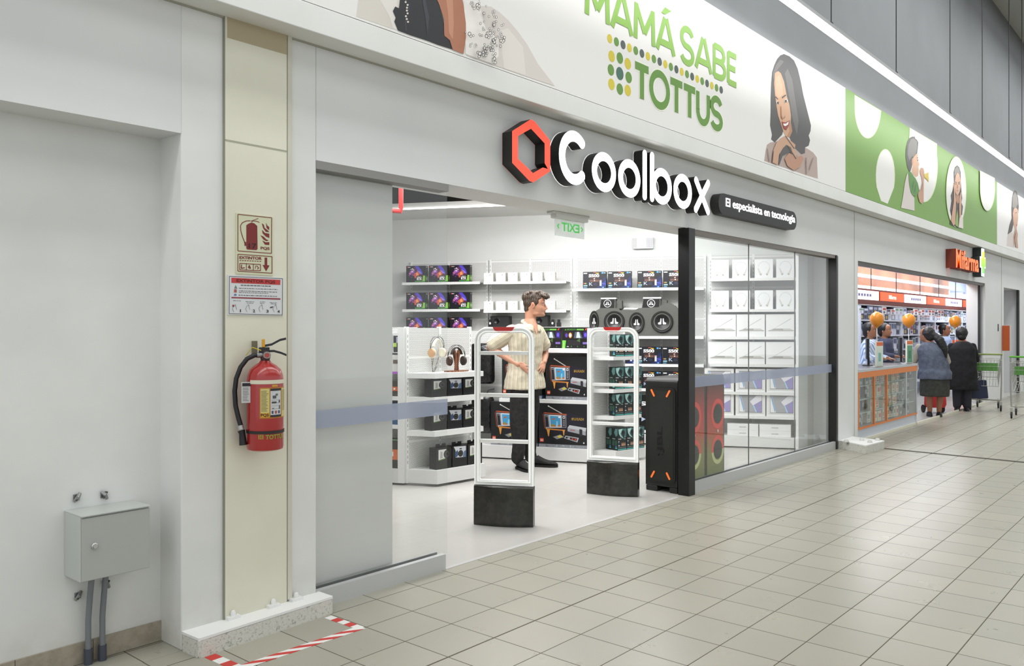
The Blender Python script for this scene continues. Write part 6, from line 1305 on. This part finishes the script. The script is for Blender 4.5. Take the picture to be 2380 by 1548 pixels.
# ================================================================ PHARMACY
PB = 2.1   # depth of the pharmacy
struct(MB().box(PX0 - .3, 28, PB, PB + .1, 0, 3.0, mat('#c6d2e8', .6)).build('wall_pharmacy_back'))
struct(MB().box(PX0 - .34, PX0 - .24, .34, PB, 0, 3.0, mat('#c9c5c8', .6)).build('wall_pharmacy_left'))
struct(MB().box(27.5, 27.6, .56, PB, 0, 3.0, mat('#c5c2c4', .6)).build('wall_pharmacy_right'))
struct(MB().box(PX0 - .3, 28, .34, PB, 3.0, 3.05, mat('#cfd0d2', .6)).build('ceiling_pharmacy'))
struct(MB().box(PX0, PX1, .02, .08, PTOP - .05, PTOP, mat('#5f5a55', .5)).build('trim_13'))
xr = onY(2275, 700, .1).x; struct(MB().box(xr, PX1 + .0, .06, .12, 0, PTOP - .05, mat('#8d8b90', .5)).build('trim_14')); struct(MB().box(PX1 - .35, PX1 - .28, .02, .06, 0, PTOP - .05, mat('#262626', .5)).build('trim_15'))
# copper coloured roller panels above the signs
YC = 1.2; f = lambda px, py, y=YC: onY(px, py, y)
b = MB(); x0, x1 = f(1975, 700).x, f(2205, 700).x
cop = NT('copper_panel'); v, x, y, z = cop.xyz('Object'); cop.put(cop.b, 'Base Color', cop.ramp(cop.noise(v, 1.2, 2), [(.3, '#6d3a22'), (.6, '#c07a52')])); cop.b.inputs['Roughness'].default_value = .3; cop.b.inputs['Metallic'].default_value = .5
z2 = f(2100, 648).z; zb2 = f(2100, 700).z
for i in range(3):
    za = zb2 + (z2 - zb2) * i / 2.2; zc_ = za + (z2 - zb2) / 2.2 * .78
    o = MB().box(x0, x1, YC, YC + .04, za, zc_, cop.m).build('ceiling_panel'); tag(o, f'copper coloured panel above the pharmacy signs, {("lowest", "middle", "topmost")[i]} of three', 'panel', 'copper panels in the pharmacy')
    o = MB().box(x0, x1, YC - .02, YC + .02, zc_ + .01, zc_ + .06, mat('#f4f0ee', .4, emit=1.6)).build('light_strip'); tag(o, f'thin white light strip over the {("lowest", "middle", "topmost")[i]} copper panel', 'light')
# sign band
YS = .75; s0, s1 = onY(1970, 700, YS).x, onY(2276, 740, YS).x
zt_ = onY(2100, 684, YS).z; zb_ = onY(2100, 703, YS).z
sb2 = empty('sign_band', (0, YS, 0)); tag(sb2, 'orange and white backlit sign band hanging across the pharmacy', 'sign')
MB().box(s0, s1, 0, .12, zb_ - .07, zt_ + .03, mat('#7a2a1a', .5)).build('housing', sb2)
W2 = mat('#e9e6ff', .4, emit=1.5); O2 = mat('#ef5a1e', .4, emit=.6)
for i, (a, c, wht) in enumerate(((1972, 2042, 1), (2044, 2100, 0), (2101, 2152, 1), (2153, 2196, 0), (2197, 2235, 1), (2237, 2274, 0))):
    xa, xb_ = onY(a, 700, YS).x + .02, onY(c, 700, YS).x - .02; b = MB(); b.box(xa, xb_, -.01, 0, zb_, zt_, W2 if wht else O2); pn = b.build('panel', sb2)
    b = MB(); m_ = (xa + xb_) / 2; w_ = (xb_ - xa) * .16; zz_ = (zb_ + zt_) / 2; hh_ = (zt_ - zb_) * .25
    G = lambda u, v, q_: (u, -.012, v)
    if wht: 
        for k_ in range(5): b.box(m_ - w_ * 1.4 + k_ * w_ * .6, m_ - w_ * 1.4 + k_ * w_ * .6 + w_ * .4, -.013, -.01, zz_ - hh_ * .6, zz_ + hh_ * .6, mat('#8a80c0', .4))
    else: b.text('Mifarma', (m_ - w_, zz_ - hh_, m_ + w_, zz_ + hh_), mat('#ffe4dc', .4, emit=.8), G, .03)
    b.build('lettering', pn)
b = MB()
for px in (2032, 2090, 2145, 2188, 2227, 2265): x = onY(px, 650, YS).x; b = MB(); b.tube([(x, .05, zt_ + .02), (x, .05, 3.0)], .008, mat('#3a3a3c', .5), 5); b.build('hanger_rod', sb2)
# glossy merchandise wall: racks full of small packs
def packs(y, px0, px1, py0, py1, nx, nz, cols, name, label, group, seed, dep=.05, gap=.0, shelfm=None, jit=.25):
    a, c = onY(px0, 761, y).x, onY(px1, 761, y).x; pm = (px0 + px1) / 2; z1, z0 = onY(pm, py0, y).z, onY(pm, py1, y).z; rr = random.Random(seed)
    cw_, ch_ = (c - a) / nx, (z1 - z0) / nz; cache = {}; n = 0
    for j in range(nz):
        for i in range(nx):
            k_ = rr.choice(range(len(cols))); key = (k_, rr.randint(0, 1))
            if key not in cache:
                w_, h_ = cw_ * .9, ch_ * (.86 - jit * key[1]); b = MB(); c1, c2, c3 = cols[k_]; b.box(-w_ / 2, w_ / 2, 0, dep, 0, h_, mat(c1, .45)); b.ngon([(-w_ * .4, -.001, h_ * .55), (w_ * .4, -.001, h_ * .55), (w_ * .4, -.001, h_ * .88), (-w_ * .4, -.001, h_ * .88)], mat(c2, .45)); b.ngon([(-w_ * .3, -.001, h_ * .12), (w_ * .2, -.001, h_ * .12), (w_ * .2, -.001, h_ * .42), (-w_ * .3, -.001, h_ * .42)], mat(c3, .45))
                o = b.build(name); cache[key] = o
            else: o = cache[key].copy(); COL.objects.link(o)
            o.location = (a + cw_ * (i + .5), y, z0 + ch_ * j + .001); tag(o, label, 'package', group); n += 1
    return n
PAL = [('#c9d3e6', '#5a6a90', '#e4e8f4'), ('#e6e2dc', '#a94a50', '#4a5a86'), ('#8c93a8', '#2c3046', '#d8d8e0'), ('#3a3c50', '#8a90a8', '#c9b060'), ('#d8dce8', '#6f9a78', '#b0b6c8'), ('#5f6b86', '#c0c8d8', '#2c2f40')]
PAL2 = [('#e8e4cf', '#d9772e', '#c4493a'), ('#dfe0d2', '#6f8a78', '#b9c2b0'), ('#e4ddc2', '#c4493a', '#d9b44a')]
PAL3 = [('#8a95a0', '#2e3a44', '#c9d4da'), ('#4f5b66', '#a9b6be', '#22303a'), ('#b9c4c4', '#5a6f74', '#e0e6e4')]
WBK = 1.75
# wall rack with shelves
rk = empty('wall_rack', (0, WBK, 0)); tag(rk, 'long bright rack of packs along the pharmacy back wall', 'shelf')
ra, rb_ = onY(1975, 761, WBK).x, 26.4
for z in (.75, 1.05, 1.35, 1.65, 1.95, 2.25): MB().box(ra, rb_, -.2, .3, z - .03, z, mat('#d5dbe8', .4)).build('shelf', rk)
MB().box(ra, rb_, .3, .32, .3, 2.5, mat('#8f9ab2', .5)).build('back_panel', rk)
for i in range(9): MB().box(ra + i * (rb_ - ra) / 8 - .03, ra + i * (rb_ - ra) / 8, -.21, .3, .3, 2.4, mat('#e6eaf2', .4)).build('upright', rk)
nn_ = 0
for lv, z in enumerate((1.05, 1.35, 1.65, 1.95)):
    z = z + .001; rr = random.Random(lv); x = ra + .05; names = ('lowest', 'second', 'third', 'top')
    protos = []
    for c1, c2, c3 in PAL:
        w_ = rr.uniform(.13, .24); h_ = rr.uniform(.17, .26); b = MB(); b.box(-w_ / 2, w_ / 2, 0, .08, 0, h_, mat(c1, .45)); b.ngon([(-w_ * .4, -.001, h_ * .5), (w_ * .4, -.001, h_ * .5), (w_ * .4, -.001, h_ * .9), (-w_ * .4, -.001, h_ * .9)], mat(c2, .45)); b.ngon([(-w_ * .3, -.001, h_ * .1), (w_ * .25, -.001, h_ * .1), (w_ * .25, -.001, h_ * .4), (-w_ * .3, -.001, h_ * .4)], mat(c3, .45)); protos.append([b.build('medicine_pack'), w_, False])
    while x < rb_ - .2:
        p_ = rr.choice(protos); 
        if p_[2]: o = p_[0].copy(); COL.objects.link(o)
        else: o = p_[0]; p_[2] = True
        o.location = (x + p_[1] / 2, WBK - .17, z); tag(o, f'small medicine pack on the {names[lv]} visible shelf of the pharmacy wall rack', 'package', f'medicine packs on the {names[lv]} rack shelf'); x += p_[1] + .012; nn_ += 1
    for p_ in protos:
        if not p_[2]: bpy.data.objects.remove(p_[0])
# hanging goods nearer the front (left part)
cl = packs(1.2, 1996, 2268, 716, 733, 34, 1, PAL, 'hanging_pack', 'small pack hanging under the pharmacy sign band', 'packs hanging under the sign band', 5, .03)
b = MB(); hx0, hx1 = onY(1990, 761, 1.22).x, onY(2272, 761, 1.22).x; hz = onY(2132, 716, 1.2).z; b.tube([(hx0, 1.23, hz), (hx1, 1.23, hz)], .012, METAL, 6)
b.tube([(hx0, 1.23, hz), (hx0, 1.23, 3.0)], .01, METAL, 6); b.tube([(hx1, 1.23, hz), (hx1, 1.23, 3.0)], .01, METAL, 6); o = b.build('hanging_rail'); tag(o, 'metal rail of small packs hung from the pharmacy ceiling', 'rail')
# ---- counter
CY0 = -.0; cxa = PX0 + .0; cxb = onY(2131, 900, .0).x; cz = onY(2060, 853, 0).z
ct = empty('pharmacy_counter', (cxa, 0, 0)); tag(ct, 'pharmacy counter with orange trim and glass front full of goods', 'counter'); cwid = cxb - cxa
OR = mat('#d97a2c', .45)
zcb = onY(1994, 1000, 0).z
MB().box(0.02, cwid, .02, .55, 0, .16, mat('#cfd6e0', .5)).build('base', ct)
b = MB(); b.box(.0, cwid, .0, .6, cz - .025, cz, mat('#3f4045', .3)); b.box(0, cwid, -.008, .0, cz - .03, cz + .004, mat('#c3c6c9', .35, .6)); b.build('worktop', ct)
b = MB(); b.box(0, cwid, -.006, .02, cz - .11, cz - .03, OR); b.box(0, cwid, -.006, .02, .16, .185, OR); b.build('orange_trim', ct)
fr_x = [onY(px, 900, 0).x - cxa for px in (1995, 2032, 2061, 2106, 2130)]
for x in fr_x: MB().box(max(0, x - .02), x + .02, -.006, .03, .185, cz - .11, OR if x < 2 else mat('#c9cccf', .4, .5)).build('mullion', ct)
MB().box(0.02, cwid, .42, .44, .185, cz - .11, mat('#9fb0b0', .5)).build('back_panel', ct)
zl = [.185 + i * (cz - .295) / 3.6 for i in range(4)]
for z in zl[1:]: MB().box(.02, cwid - .02, .03, .42, z - .012, z, mat('#a9c0bc', .2)).build('shelf', ct)
MB().box(.02, cwid - .02, .0, .006, .185, cz - .11, GLASS).build('glass_front', ct)
MB().box(cwid - .02, cwid, .0, .6, .0, cz - .03, mat('#d9dadb', .4)).build('end_panel', ct)
for s_i, (a, c, pal, n) in enumerate(((fr_x[0], fr_x[1], PAL3, 4), (fr_x[1], fr_x[2], PAL2, 3), (fr_x[2], fr_x[3], PAL2, 8), (fr_x[3], fr_x[4], PAL3, 4))):
    for lv, z in enumerate(zl):
        rr = random.Random(s_i * 9 + lv); h_ = (zl[1] - zl[0]) * .8; w_ = (c - a - .06) / n; protos = {}
        for i in range(n):
            k_ = rr.randint(0, len(pal) - 1)
            if k_ not in protos:
                c1, c2, c3 = pal[k_]; b = MB(); b.box(-w_ * .44, w_ * .44, 0, .1, 0, h_, mat(c1, .5)); b.ngon([(-w_ * .3, -.001, h_ * .35), (w_ * .3, -.001, h_ * .35), (w_ * .3, -.001, h_ * .75), (-w_ * .3, -.001, h_ * .75)], mat(c2, .5)); b.ngon([(-w_ * .2, -.001, h_ * .1), (w_ * .25, -.001, h_ * .1), (w_ * .25, -.001, h_ * .25), (-w_ * .2, -.001, h_ * .25)], mat(c3, .5)); o = b.build('boxed_product'); protos[k_] = o
            else: o = protos[k_].copy(); COL.objects.link(o)
            o.location = (cxa + a + .03 + w_ * (i + .5), .06 + rr.uniform(0, .08), z + .001); tag(o, f'boxed product on the {("lowest", "second", "third", "top")[lv]} shelf behind the {("leftmost", "second", "third", "rightmost")[s_i]} glass of the pharmacy counter', 'package', f'boxed products, {("leftmost", "second", "third", "rightmost")[s_i]} counter glass, {("lowest", "second", "third", "top")[lv]} shelf')
struct(MB().box(PX0, PX1, -.0, .02, 0, .03, mat('#ddd9c6', .6)).build('trim_16'))
# leaflet stands on the counter
def leaflet(px, y, c1, c2, lb):
    p = onY(px, 820, y); o = empty('leaflet_stand', (p.x, y, cz), R(-12)); tag(o, lb, 'leaflet stand'); b = MB(); b.box(-.09, .09, -.01, .01, 0.0, .36, mat('#e9e6d8', .5)); b.build('board', o)
    b = MB(); b.box(-.075, .075, -.013, -.01, .02, .28, mat(c1, .5)); b.box(-.08, .08, -.014, -.01, .3, .35, mat('#d96a3a', .5)); b.box(-.04, .03, -.0145, -.013, .08, .2, mat(c2, .5)); b.build('print', o); MB().box(-.09, .09, -.01, .08, 0, .008, mat('#d8dcd8', .3)).build('foot', o)
leaflet(2043, .08, '#cfdccf', '#7fb0a8', 'cream leaflet stand with a pale picture on the pharmacy counter'); leaflet(2113, .08, '#5f9a78', '#3f7a5c', 'leaflet stand with a green picture on the pharmacy counter')
def monitor(px, y, lb):
    p = onY(px, 820, y); o = empty('counter_monitor', (p.x, y, cz), R(200)); tag(o, lb, 'monitor'); MB().box(-.2, .2, -.02, .02, .1, .4, mat('#16161a', .4)).build('screen', o, bevel=.005)
    MB().box(-.03, .03, .0, .03, .005, .12, mat('#16161a', .4)).build('stand', o); MB().box(-.1, .1, -.07, .07, 0, .01, mat('#16161a', .4)).build('foot', o)
monitor(2016, .35, 'black monitor seen from behind at the left end of the pharmacy counter'); monitor(2092, .35, 'black monitor seen from behind beside the green leaflet stand')
# orange shelf stand at the right
p0, p1 = onY(2250, 790, .5), onY(2276, 790, .5); o = empty('display_stand', (p0.x, .5, 0)); tag(o, 'orange framed display stand behind the person in black', 'shelf'); w_ = p1.x - p0.x; ht = onY(2262, 790, .5).z
MB().box(0, w_, 0, .3, ht - .06, ht, mat('#e8602a', .45)).build('top', o)
for x in (0, w_ - .07): MB().box(x, x + .07, 0, .3, 0, ht - .06, mat('#e8602a', .45)).build('side', o)
for k_, z in enumerate((.4, .8)): MB().box(.07, w_ - .07, .02, .3, z, z + .03, mat('#e8ebf2', .45)).build('shelf', o)
# balloons
for px, py, r, y, lb in ((2038, 742, 17, .2, 'leftmost of the three orange balloons'), (2112, 744, 15.5, .22, 'middle one of the three orange balloons'), (2220, 747, 13.5, .25, 'rightmost of the three orange balloons, above the person in black')):
    p = onY(px, py, y); Zd = (y + CD) / (FS - ray(px, py)[0] * FC); rr_ = r / F_PX * Zd * .95
    zb3 = cz if px < 2200 else 0; o = empty('balloon', (p.x, y, zb3)); tag(o, lb + ' on a stick', 'balloon', 'orange balloons'); b = MB(); z = p.z - zb3
    b.lathe([(0, z + rr_ * 1.08)] + [(rr_ * math.sin(t) * (1 - .08 * (t / math.pi) ** 2), z + rr_ * (1.06 * math.cos(t) - (.06 if t > 2 else 0) * (t - 2))) for t in [math.pi * i / 14 for i in range(1, 14)]] + [(.012, z - rr_ * 1.3)], mat('#e08a1e', .3, coat=.3), seg=20); b.build('envelope', o); MB().tube([(0, 0, 0), (0, 0, z - rr_ * 1.25)], .006, mat('#e6e6e6', .4), 6).build('stick', o)
# wall sign: raised letters and cross
SGY = -.16; ms = empty('wall_sign', (onY(2215, 600, 0).x, 0, 2.4)); tag(ms, 'raised orange sign reading Mifarma with a green and yellow cross', 'sign'); O_ = ms.location.copy()
a = onY(2222, 622, SGY); c = onY(2275, 625, SGY); zt1 = onY(2222, 577, SGY).z; zb1 = onY(2222, 622, SGY).z
b = MB(); b.text('Mifarma', (a.x - O_.x, zb1 - O_.z, c.x - O_.x, zt1 - O_.z), mat('#ff6a1c', .4, emit=.7), lambda u, v, w_: (u, SGY + .08 - w_, v), .03, .08, mat('#7a2a10', .5)); b.build('lettering', ms)
bx_ = c.x - O_.x + .12; zc1 = onY(2288, 611, SGY).z - O_.z
def cross(k, y0, y1, m, part):
    w1, w2, h1, h2 = .075 * k, .17 * k, .215 * k, .085 * k; poly = [(-w1, h2), (-w1, h1), (w1, h1), (w1, h2), (w2, h2), (w2, -h2), (w1, -h2), (w1, -h1), (-w1, -h1), (-w1, -h2), (-w2, -h2), (-w2, h2)]
    MB().prism([(bx_ + .22 + u, zc1 + v) for u, v in poly], y0, y1, m).build(part, ms, bevel=.01)
cross(1.25, -.15, -.02, mat('#2c3432', .5), 'cross_body'); cross(1.2, -.162, -.15, mat('#d9fff0', .4, emit=1.6), 'cross_outline'); grad = NT('cross_gradient'); v, x, y, z = grad.xyz('Object'); g_ = grad.ramp(grad.math('ADD', grad.math('MULTIPLY', grad.math('SUBTRACT', z, zc1), 1.3), .5), [(.1, '#2fae6a'), (.5, '#9be03a'), (.9, '#f4ee3a')]); grad.put(grad.b, 'Base Color', g_); grad.put(grad.b, 'Emission Color', g_); grad.b.inputs['Emission Strength'].default_value = .8
cross(.95, -.17, -.162, grad.m, 'cross_face')
# ---- door niche further right
struct(MB().box(DX0, DX1, .5, .55, 0, DTOP, mat('#a6abb8', .5)).build('door_1'))
struct(MB().box(DX0, DX1, .34, .5, DTOP, DTOP + .05, mat('#9a9a98', .5)).build('trim_17')); struct(MB().box(DX1 - .1, DX1, .0, .05, 0, DTOP, mat('#2e2c2a', .5)).build('trim_18'))
p = onY(2333, 757, -.05); q_ = onY(2333, 815, -.05); b = MB(); b.box(0, .04, -.13, 0, q_.z, p.z, mat('#c05a22', .5)); b.box(.04, .06, -.15, .0, q_.z - .01, p.z + .01, mat('#e2e4e6', .5)); o = b.build('projecting_sign', None, (onY(2329, 800).x, -.004, 0)); tag(o, 'orange and white projecting sign beside the far door', 'sign')
p = onY(2320, 753, -.01); b = MB(); b.box(0, .05, -.012, 0, p.z - .15, p.z, mat('#3f4240', .5)); o = b.build('wall_switch', None, (p.x, 0, 0)); tag(o, 'small dark wall switch right of the pharmacy', 'switch')
# ---- customers
def lady(fx, fy, px, H, name_label, coat, skirt, hair, skinm, lean=0.0, ponytail=None, long_coat=False, sleeve_c=None, yaw=R(90), heels=True, bag=None):
    """person seen from behind: local x = right on screen, y away"""
    o = empty('person', (fx, fy, 0), TH - R(90) + R(-18)); tag(o, name_label, 'person'); k = H / 1.5; L = lambda x, y, z: Vector((x * k, (y + 0) * k, z * k)); lx = lambda z: -lean * max(0, z - .85); ly_ = lambda z: max(0, z - .9) * .0
    b = MB(); hcx = L(lx(1.38) - .0, .03, 1.38); hy = R(140) if lean else R(80)
    head(b, hcx, hy, skinm, .93 * k); limb(b, [hcx + Vector((0, 0, -.07)), L(lx(1.2), 0, 1.22)], [.05, .06], skinm)
    b.loft([oval(L(lx(z), 0, z).x, 0, z * k, a * k, c * k) for z, a, c in ((.75, .19, .15), (.95, .17, .13), (1.15, .19, .12), (1.22, .12, .09))], skinm)
    for s_ in (-1, 1): limb(b, [L(s_ * .08, 0, .8), L(s_ * .085, 0, .42), L(s_ * .07, .01, .09)], [.085, .06, .038], skinm)
    sh = [(-1, L(lx(1.17) - .17, 0, 1.16), L(lx(1.0) - .27, .06, .93), L(lx(1.0) - .34, .24, .98)), (1, L(lx(1.17) + .17, 0, 1.16), L(lx(1.0) + .24, .08, .92), L(lx(1.0) + .1, .27, .95))]
    for s_, S_, E1, W1 in sh:
        limb(b, [S_, E1, W1], [.055, .042, .028], skinm); hand(b, W1, (W1 - E1), Vector((0, -.2, 1)), Vector((-s_, 0, 0)), skinm, .85 * k)
    remesh(b.build('body', o), .011, 2, .4); facebits(o, hcx, hy, .93 * k)
    b = MB(); zb2 = .38 if long_coat else .63
    b.loft([oval(L(lx(z), 0, z).x, 0, z * k, a * k, c * k, 0, 28, .9) for z, a, c in ((zb2, .27 if long_coat else .26, .19), (zb2 + .12, .26, .185), (.8, .235, .17), (1.0, .22, .16), (1.12, .225, .15), (1.2, .17, .12), (1.25, .08, .08))], coat); remesh(b.build('coat' if long_coat else 'vest', o), .014, 4, .5, (.03, .16))
    b = MB()
    for s_, S_, E1, W1 in sh: limb(b, [S_, S_.lerp(E1, .5), E1, E1.lerp(W1, .75)], [.064, .064, .06, .045], sleeve_c or coat)
    remesh(b.build('sleeves', o), .014, 2, .5, (.015, .1))
    if skirt: b = MB(); b.loft([oval(0, 0, z * k, a * k, c * k, 0, 28, .9) for z, a, c in ((.34, .225, .17), (.5, .23, .17), (.7, .22, .165), (.8, .2, .15))], skirt); remesh(b.build('skirt', o), .014, 2, .5)
    elif not skirt:
        b = MB()
        for s_ in (-1, 1): limb(b, [L(s_ * .08, 0, .6), L(s_ * .08, 0, .1)], [.09, .07], mat('#23232c', .8))
        remesh(b.build('trousers', o), .014, 2, .5)
    b = MB(); X, Y = rot2(-.035, 0, hy); hx = hcx + Vector((X, Y, .025)); b.ell(hx, (.1 * k, .1 * k, .11 * k), hair, 20, 14); b.ell(hx + Vector((X * .6, Y * .6, -.07)), (.075 * k, .075 * k, .07 * k), hair, 16, 10)
    if ponytail: limb(b, [hx + Vector((.06, -.05, -.02)), hx + Vector((.16, -.08, -.12)), hx + Vector((.23, -.09, -.27)), hx + Vector((.25, -.09, -.4))], [.05, .07, .06, .02], hair)
    remesh(b.build('hair', o), .012, 1, .4, (.015, .03))
    for s_ in (-1, 1):
        b = MB(); b.loft([oval(s_ * .075 * k, .02 * k, z, a, c, 0, 16) for z, a, c in ((0, .045, .115), (.03, .045, .115), (.06, .038, .1), (.08, .03, .05))], mat('#151316', .5)); b.build('shoe', o)
    return o
SK2 = skin_mat('tan_skin', '#9a6a4c', '#8a5a40'); HB = speckle('black_hair', '#0c0b0c', '#1d1a1a', 40, .5, .002)
VST = speckle('blue_grey_quilt', '#464c5b', '#596070', 9, .8, .006); PX_ = speckle('black_wool', '#0d0d10', '#18181c', 20, .9, 0)
f1_ = gp(2172, 968); lady(f1_.x, f1_.y, 2172, 1.50, 'person in a blue grey vest and dark skirt leaning on the pharmacy counter', VST, speckle('dark_olive_cloth', '#2e2f2a', '#3a3b35', 20, .9, 0), HB, SK2, lean=.22, ponytail=True, sleeve_c=mat('#9c968a', .85))
f2_ = gp(2236, 955); l2_ = lady(f2_.x, f2_.y, 2236, 1.50, 'person in a long black coat standing at the pharmacy beside the trolley', PX_, None, HB, SK2, long_coat=True)
# pharmacist behind the counter
f3_ = onY(2030, 800, 1.15); 
def clerk(x, y, lb, coatc):
    o = empty('person', (x, y, 0), R(0)); tag(o, lb, 'person'); b = MB(); hcx = Vector((0, 0, 1.45)); head(b, hcx, R(-100), SK2, .95); limb(b, [Vector((0, 0, 1.38)), Vector((0, 0, 1.26))], [.05, .06], SK2)
    b.loft([oval(0, 0, z, a, c) for z, a, c in ((.0, .14, .1), (.8, .18, .13), (1.0, .17, .12), (1.2, .2, .12), (1.28, .1, .08))], SK2)
    ar = []
    for s_ in (-1, 1): A_ = (Vector((s_ * .2, 0, 1.22)), Vector((s_ * .26, -.05, 1.0)), Vector((s_ * .16, -.26, .98))); ar.append(A_); limb(b, A_, [.05, .042, .028], SK2); hand(b, A_[2], A_[2] - A_[1], Vector((0, 0, 1)), Vector((-s_, 0, 0)), SK2, .9)
    remesh(b.build('body', o), .012, 2, .4); facebits(o, hcx, R(-100), .95)
    b = MB(); b.loft([oval(0, 0, z, a, c) for z, a, c in ((.5, .22, .15), (.9, .21, .15), (1.1, .22, .15), (1.22, .22, .13), (1.3, .1, .09))], coatc)
    for A_ in ar: limb(b, [A_[0], A_[1], A_[1].lerp(A_[2], .7)], [.068, .06, .045], coatc)
    remesh(b.build('coat', o), .014, 3, .5, (.015, .1)); b = MB(); b.ell((0, .025, 1.485), (.095, .11, .105), HB, 18, 12); b.ell((0, .06, 1.42), (.08, .06, .09), HB, 14, 10); remesh(b.build('hair', o), .012, 1)
    return o
c1_ = onY(2022, 800, .95); clerk(c1_.x, .95, 'person in a white striped coat behind the left end of the pharmacy counter', striped('striped_coat', 1, 0, .4, .05, '#dfe6f2', '#7f9ac0', '#9fb4d4'))
c2_ = onY(2056, 800, 1.1); clerk(c2_.x, 1.1, 'person with dark hair bending behind the leaflet stand at the pharmacy', mat('#3a3f58', .8))
c3_ = onY(2196, 800, 1.2); clerk(c3_.x, 1.2, 'person in a light blue coat at the back of the pharmacy', mat('#b9cdee', .8))
# ---- shopping trolleys
CHR = mat('#a9aaa2', .35, .7)
def trolley(x, y, rz, lb, handle='#7c8a4a'):
    o = empty('shopping_trolley', (x, y, 0), rz); tag(o, lb, 'trolley')
    b = MB(); X0, X1, hw0, hw1, z0, z1 = 0, .8, .26, .19, .45, .92
    def pt(t, s_, v): return Vector((X0 + (X1 - X0) * t, s_ * (hw0 + (hw1 - hw0) * t) * (.8 + .2 * v), z0 + .12 * t * (1 - v) + (z1 - z0) * v - (.0)))
    for v in (0, .25, .5, .75, 1):
        b.tube([pt(0, -1, v), pt(1, -1, v), pt(1, 1, v), pt(0, 1, v)], .006 if v in (0, 1) else .003, CHR, 5, closed=True)
    for i in range(17):
        t = i / 16
        for s_ in (-1, 1): b.tube([pt(t, s_, 0), pt(t, s_, 1)], .0028, CHR, 4)
    for i in range(1, 9):
        s_ = -1 + i / 4.5; b.tube([pt(1, s_, 1), pt(1, s_, 0), pt(0, s_, 0), pt(0, s_, 1)], .0028, CHR, 4)
    b.build('basket', o)
    b = MB(); 
    for s_ in (-1, 1): b.tube([(.05, s_ * .25, 1.0), (.06, s_ * .25, .5), (.1, s_ * .24, .2), (.8, s_ * .17, .14)], .012, CHR, 8); b.tube([(.05, s_ * .25, 1.0), (-.04, s_ * .25, 1.02)], .01, CHR, 6)
    b.tube([(.1, -.24, .2), (.1, .24, .2)], .01, CHR, 6); b.tube([(.8, -.17, .14), (.8, .17, .14)], .01, CHR, 6); b.build('chassis', o)
    MB().tube([(-.04, -.27, 1.02), (-.04, .27, 1.02)], .016, mat(handle, .4), 10).build('handle', o); MB().box(.02, .035, -.2, .2, .72, .86, mat('#4c8a32', .5)).build('child_seat_flap', o)
    for X_, s_ in ((.1, -1), (.1, 1), (.78, -1), (.78, 1)):
        b = MB(); yy = s_ * (.24 if X_ < .5 else .17); b.loft([[(X_ + r * math.cos(a), yy + w_, .055 + r * math.sin(a)) for a in [2 * math.pi * i / 20 for i in range(20)]] for r, w_ in ((.05, -.014), (.055, -.008), (.055, .008), (.05, .014))], mat('#17171a', .5)); wh = b.build('wheel', o)
        b = MB(); b.box(X_ - .012, X_ + .012, yy - .02, yy + .02, .05, .17, CHR); b.build('fork', wh)
    return o
t1 = gp(2300, 953); trolley(t1.x - .26, t1.y + .02, R(8), 'wire shopping trolley with a green flap beside the person in black')
t2 = gp(2392, 975); trolley(t2.x - .05, t2.y, R(10), 'shopping trolley with a bright green handle cut by the right edge', '#5aa832')
o = MB(); b = o; b.loft([oval(0, 0, z, a, c, 0, 16, .6) for z, a, c in ((0, .15, .1), (.05, .17, .12), (.3, .16, .11), (.36, .12, .08))], mat('#b9262c', .6)); 
cb_ = gp(2205, 962); o = empty('trolley_bag', (cb_.x + .02, cb_.y + .22, .1), TH - R(90)); tag(o, 'red wheeled shopping bag beside the legs of the person in the vest', 'bag'); b.build('bag', o)
b = MB(); b.tube([(-.12, .1, -.04), (-.12, .12, .8), (.12, .12, .8), (.12, .1, -.04)], .008, mat('#2a2a2a', .4), 6); b.build('handle', o)
for s_ in (-1, 1): b = MB(); b.loft([[(s_ * .17 + w_, .08 + r * math.cos(a), -.03 + r * math.sin(a)) for a in [2 * math.pi * i / 20 for i in range(20)]] for r, w_ in ((.06, -.012), (.07, -.008), (.07, .008), (.06, .012))], mat('#1a1a1c', .5)); b.build('wheel', o)
o = empty('shopping_bag', (f2_.x + .22, f2_.y - .16, .22), TH - R(90)); tag(o, 'dark blue shopping bag held beside the black coat', 'bag'); b = MB(); b.loft([oval(.05, 0, z, a, .06, 0, 16, .5) for z, a in ((0, .17), (.02, .18), (.3, .15), (.33, .14))], mat('#1c2340', .6)); b.build('bag', o); b = MB(); b.tube([(-.02, 0, .32), (.02, 0, .6), (.1, 0, .6), (.12, 0, .32)], .008, mat('#1c2340', .6), 6); b.build('handle', o)
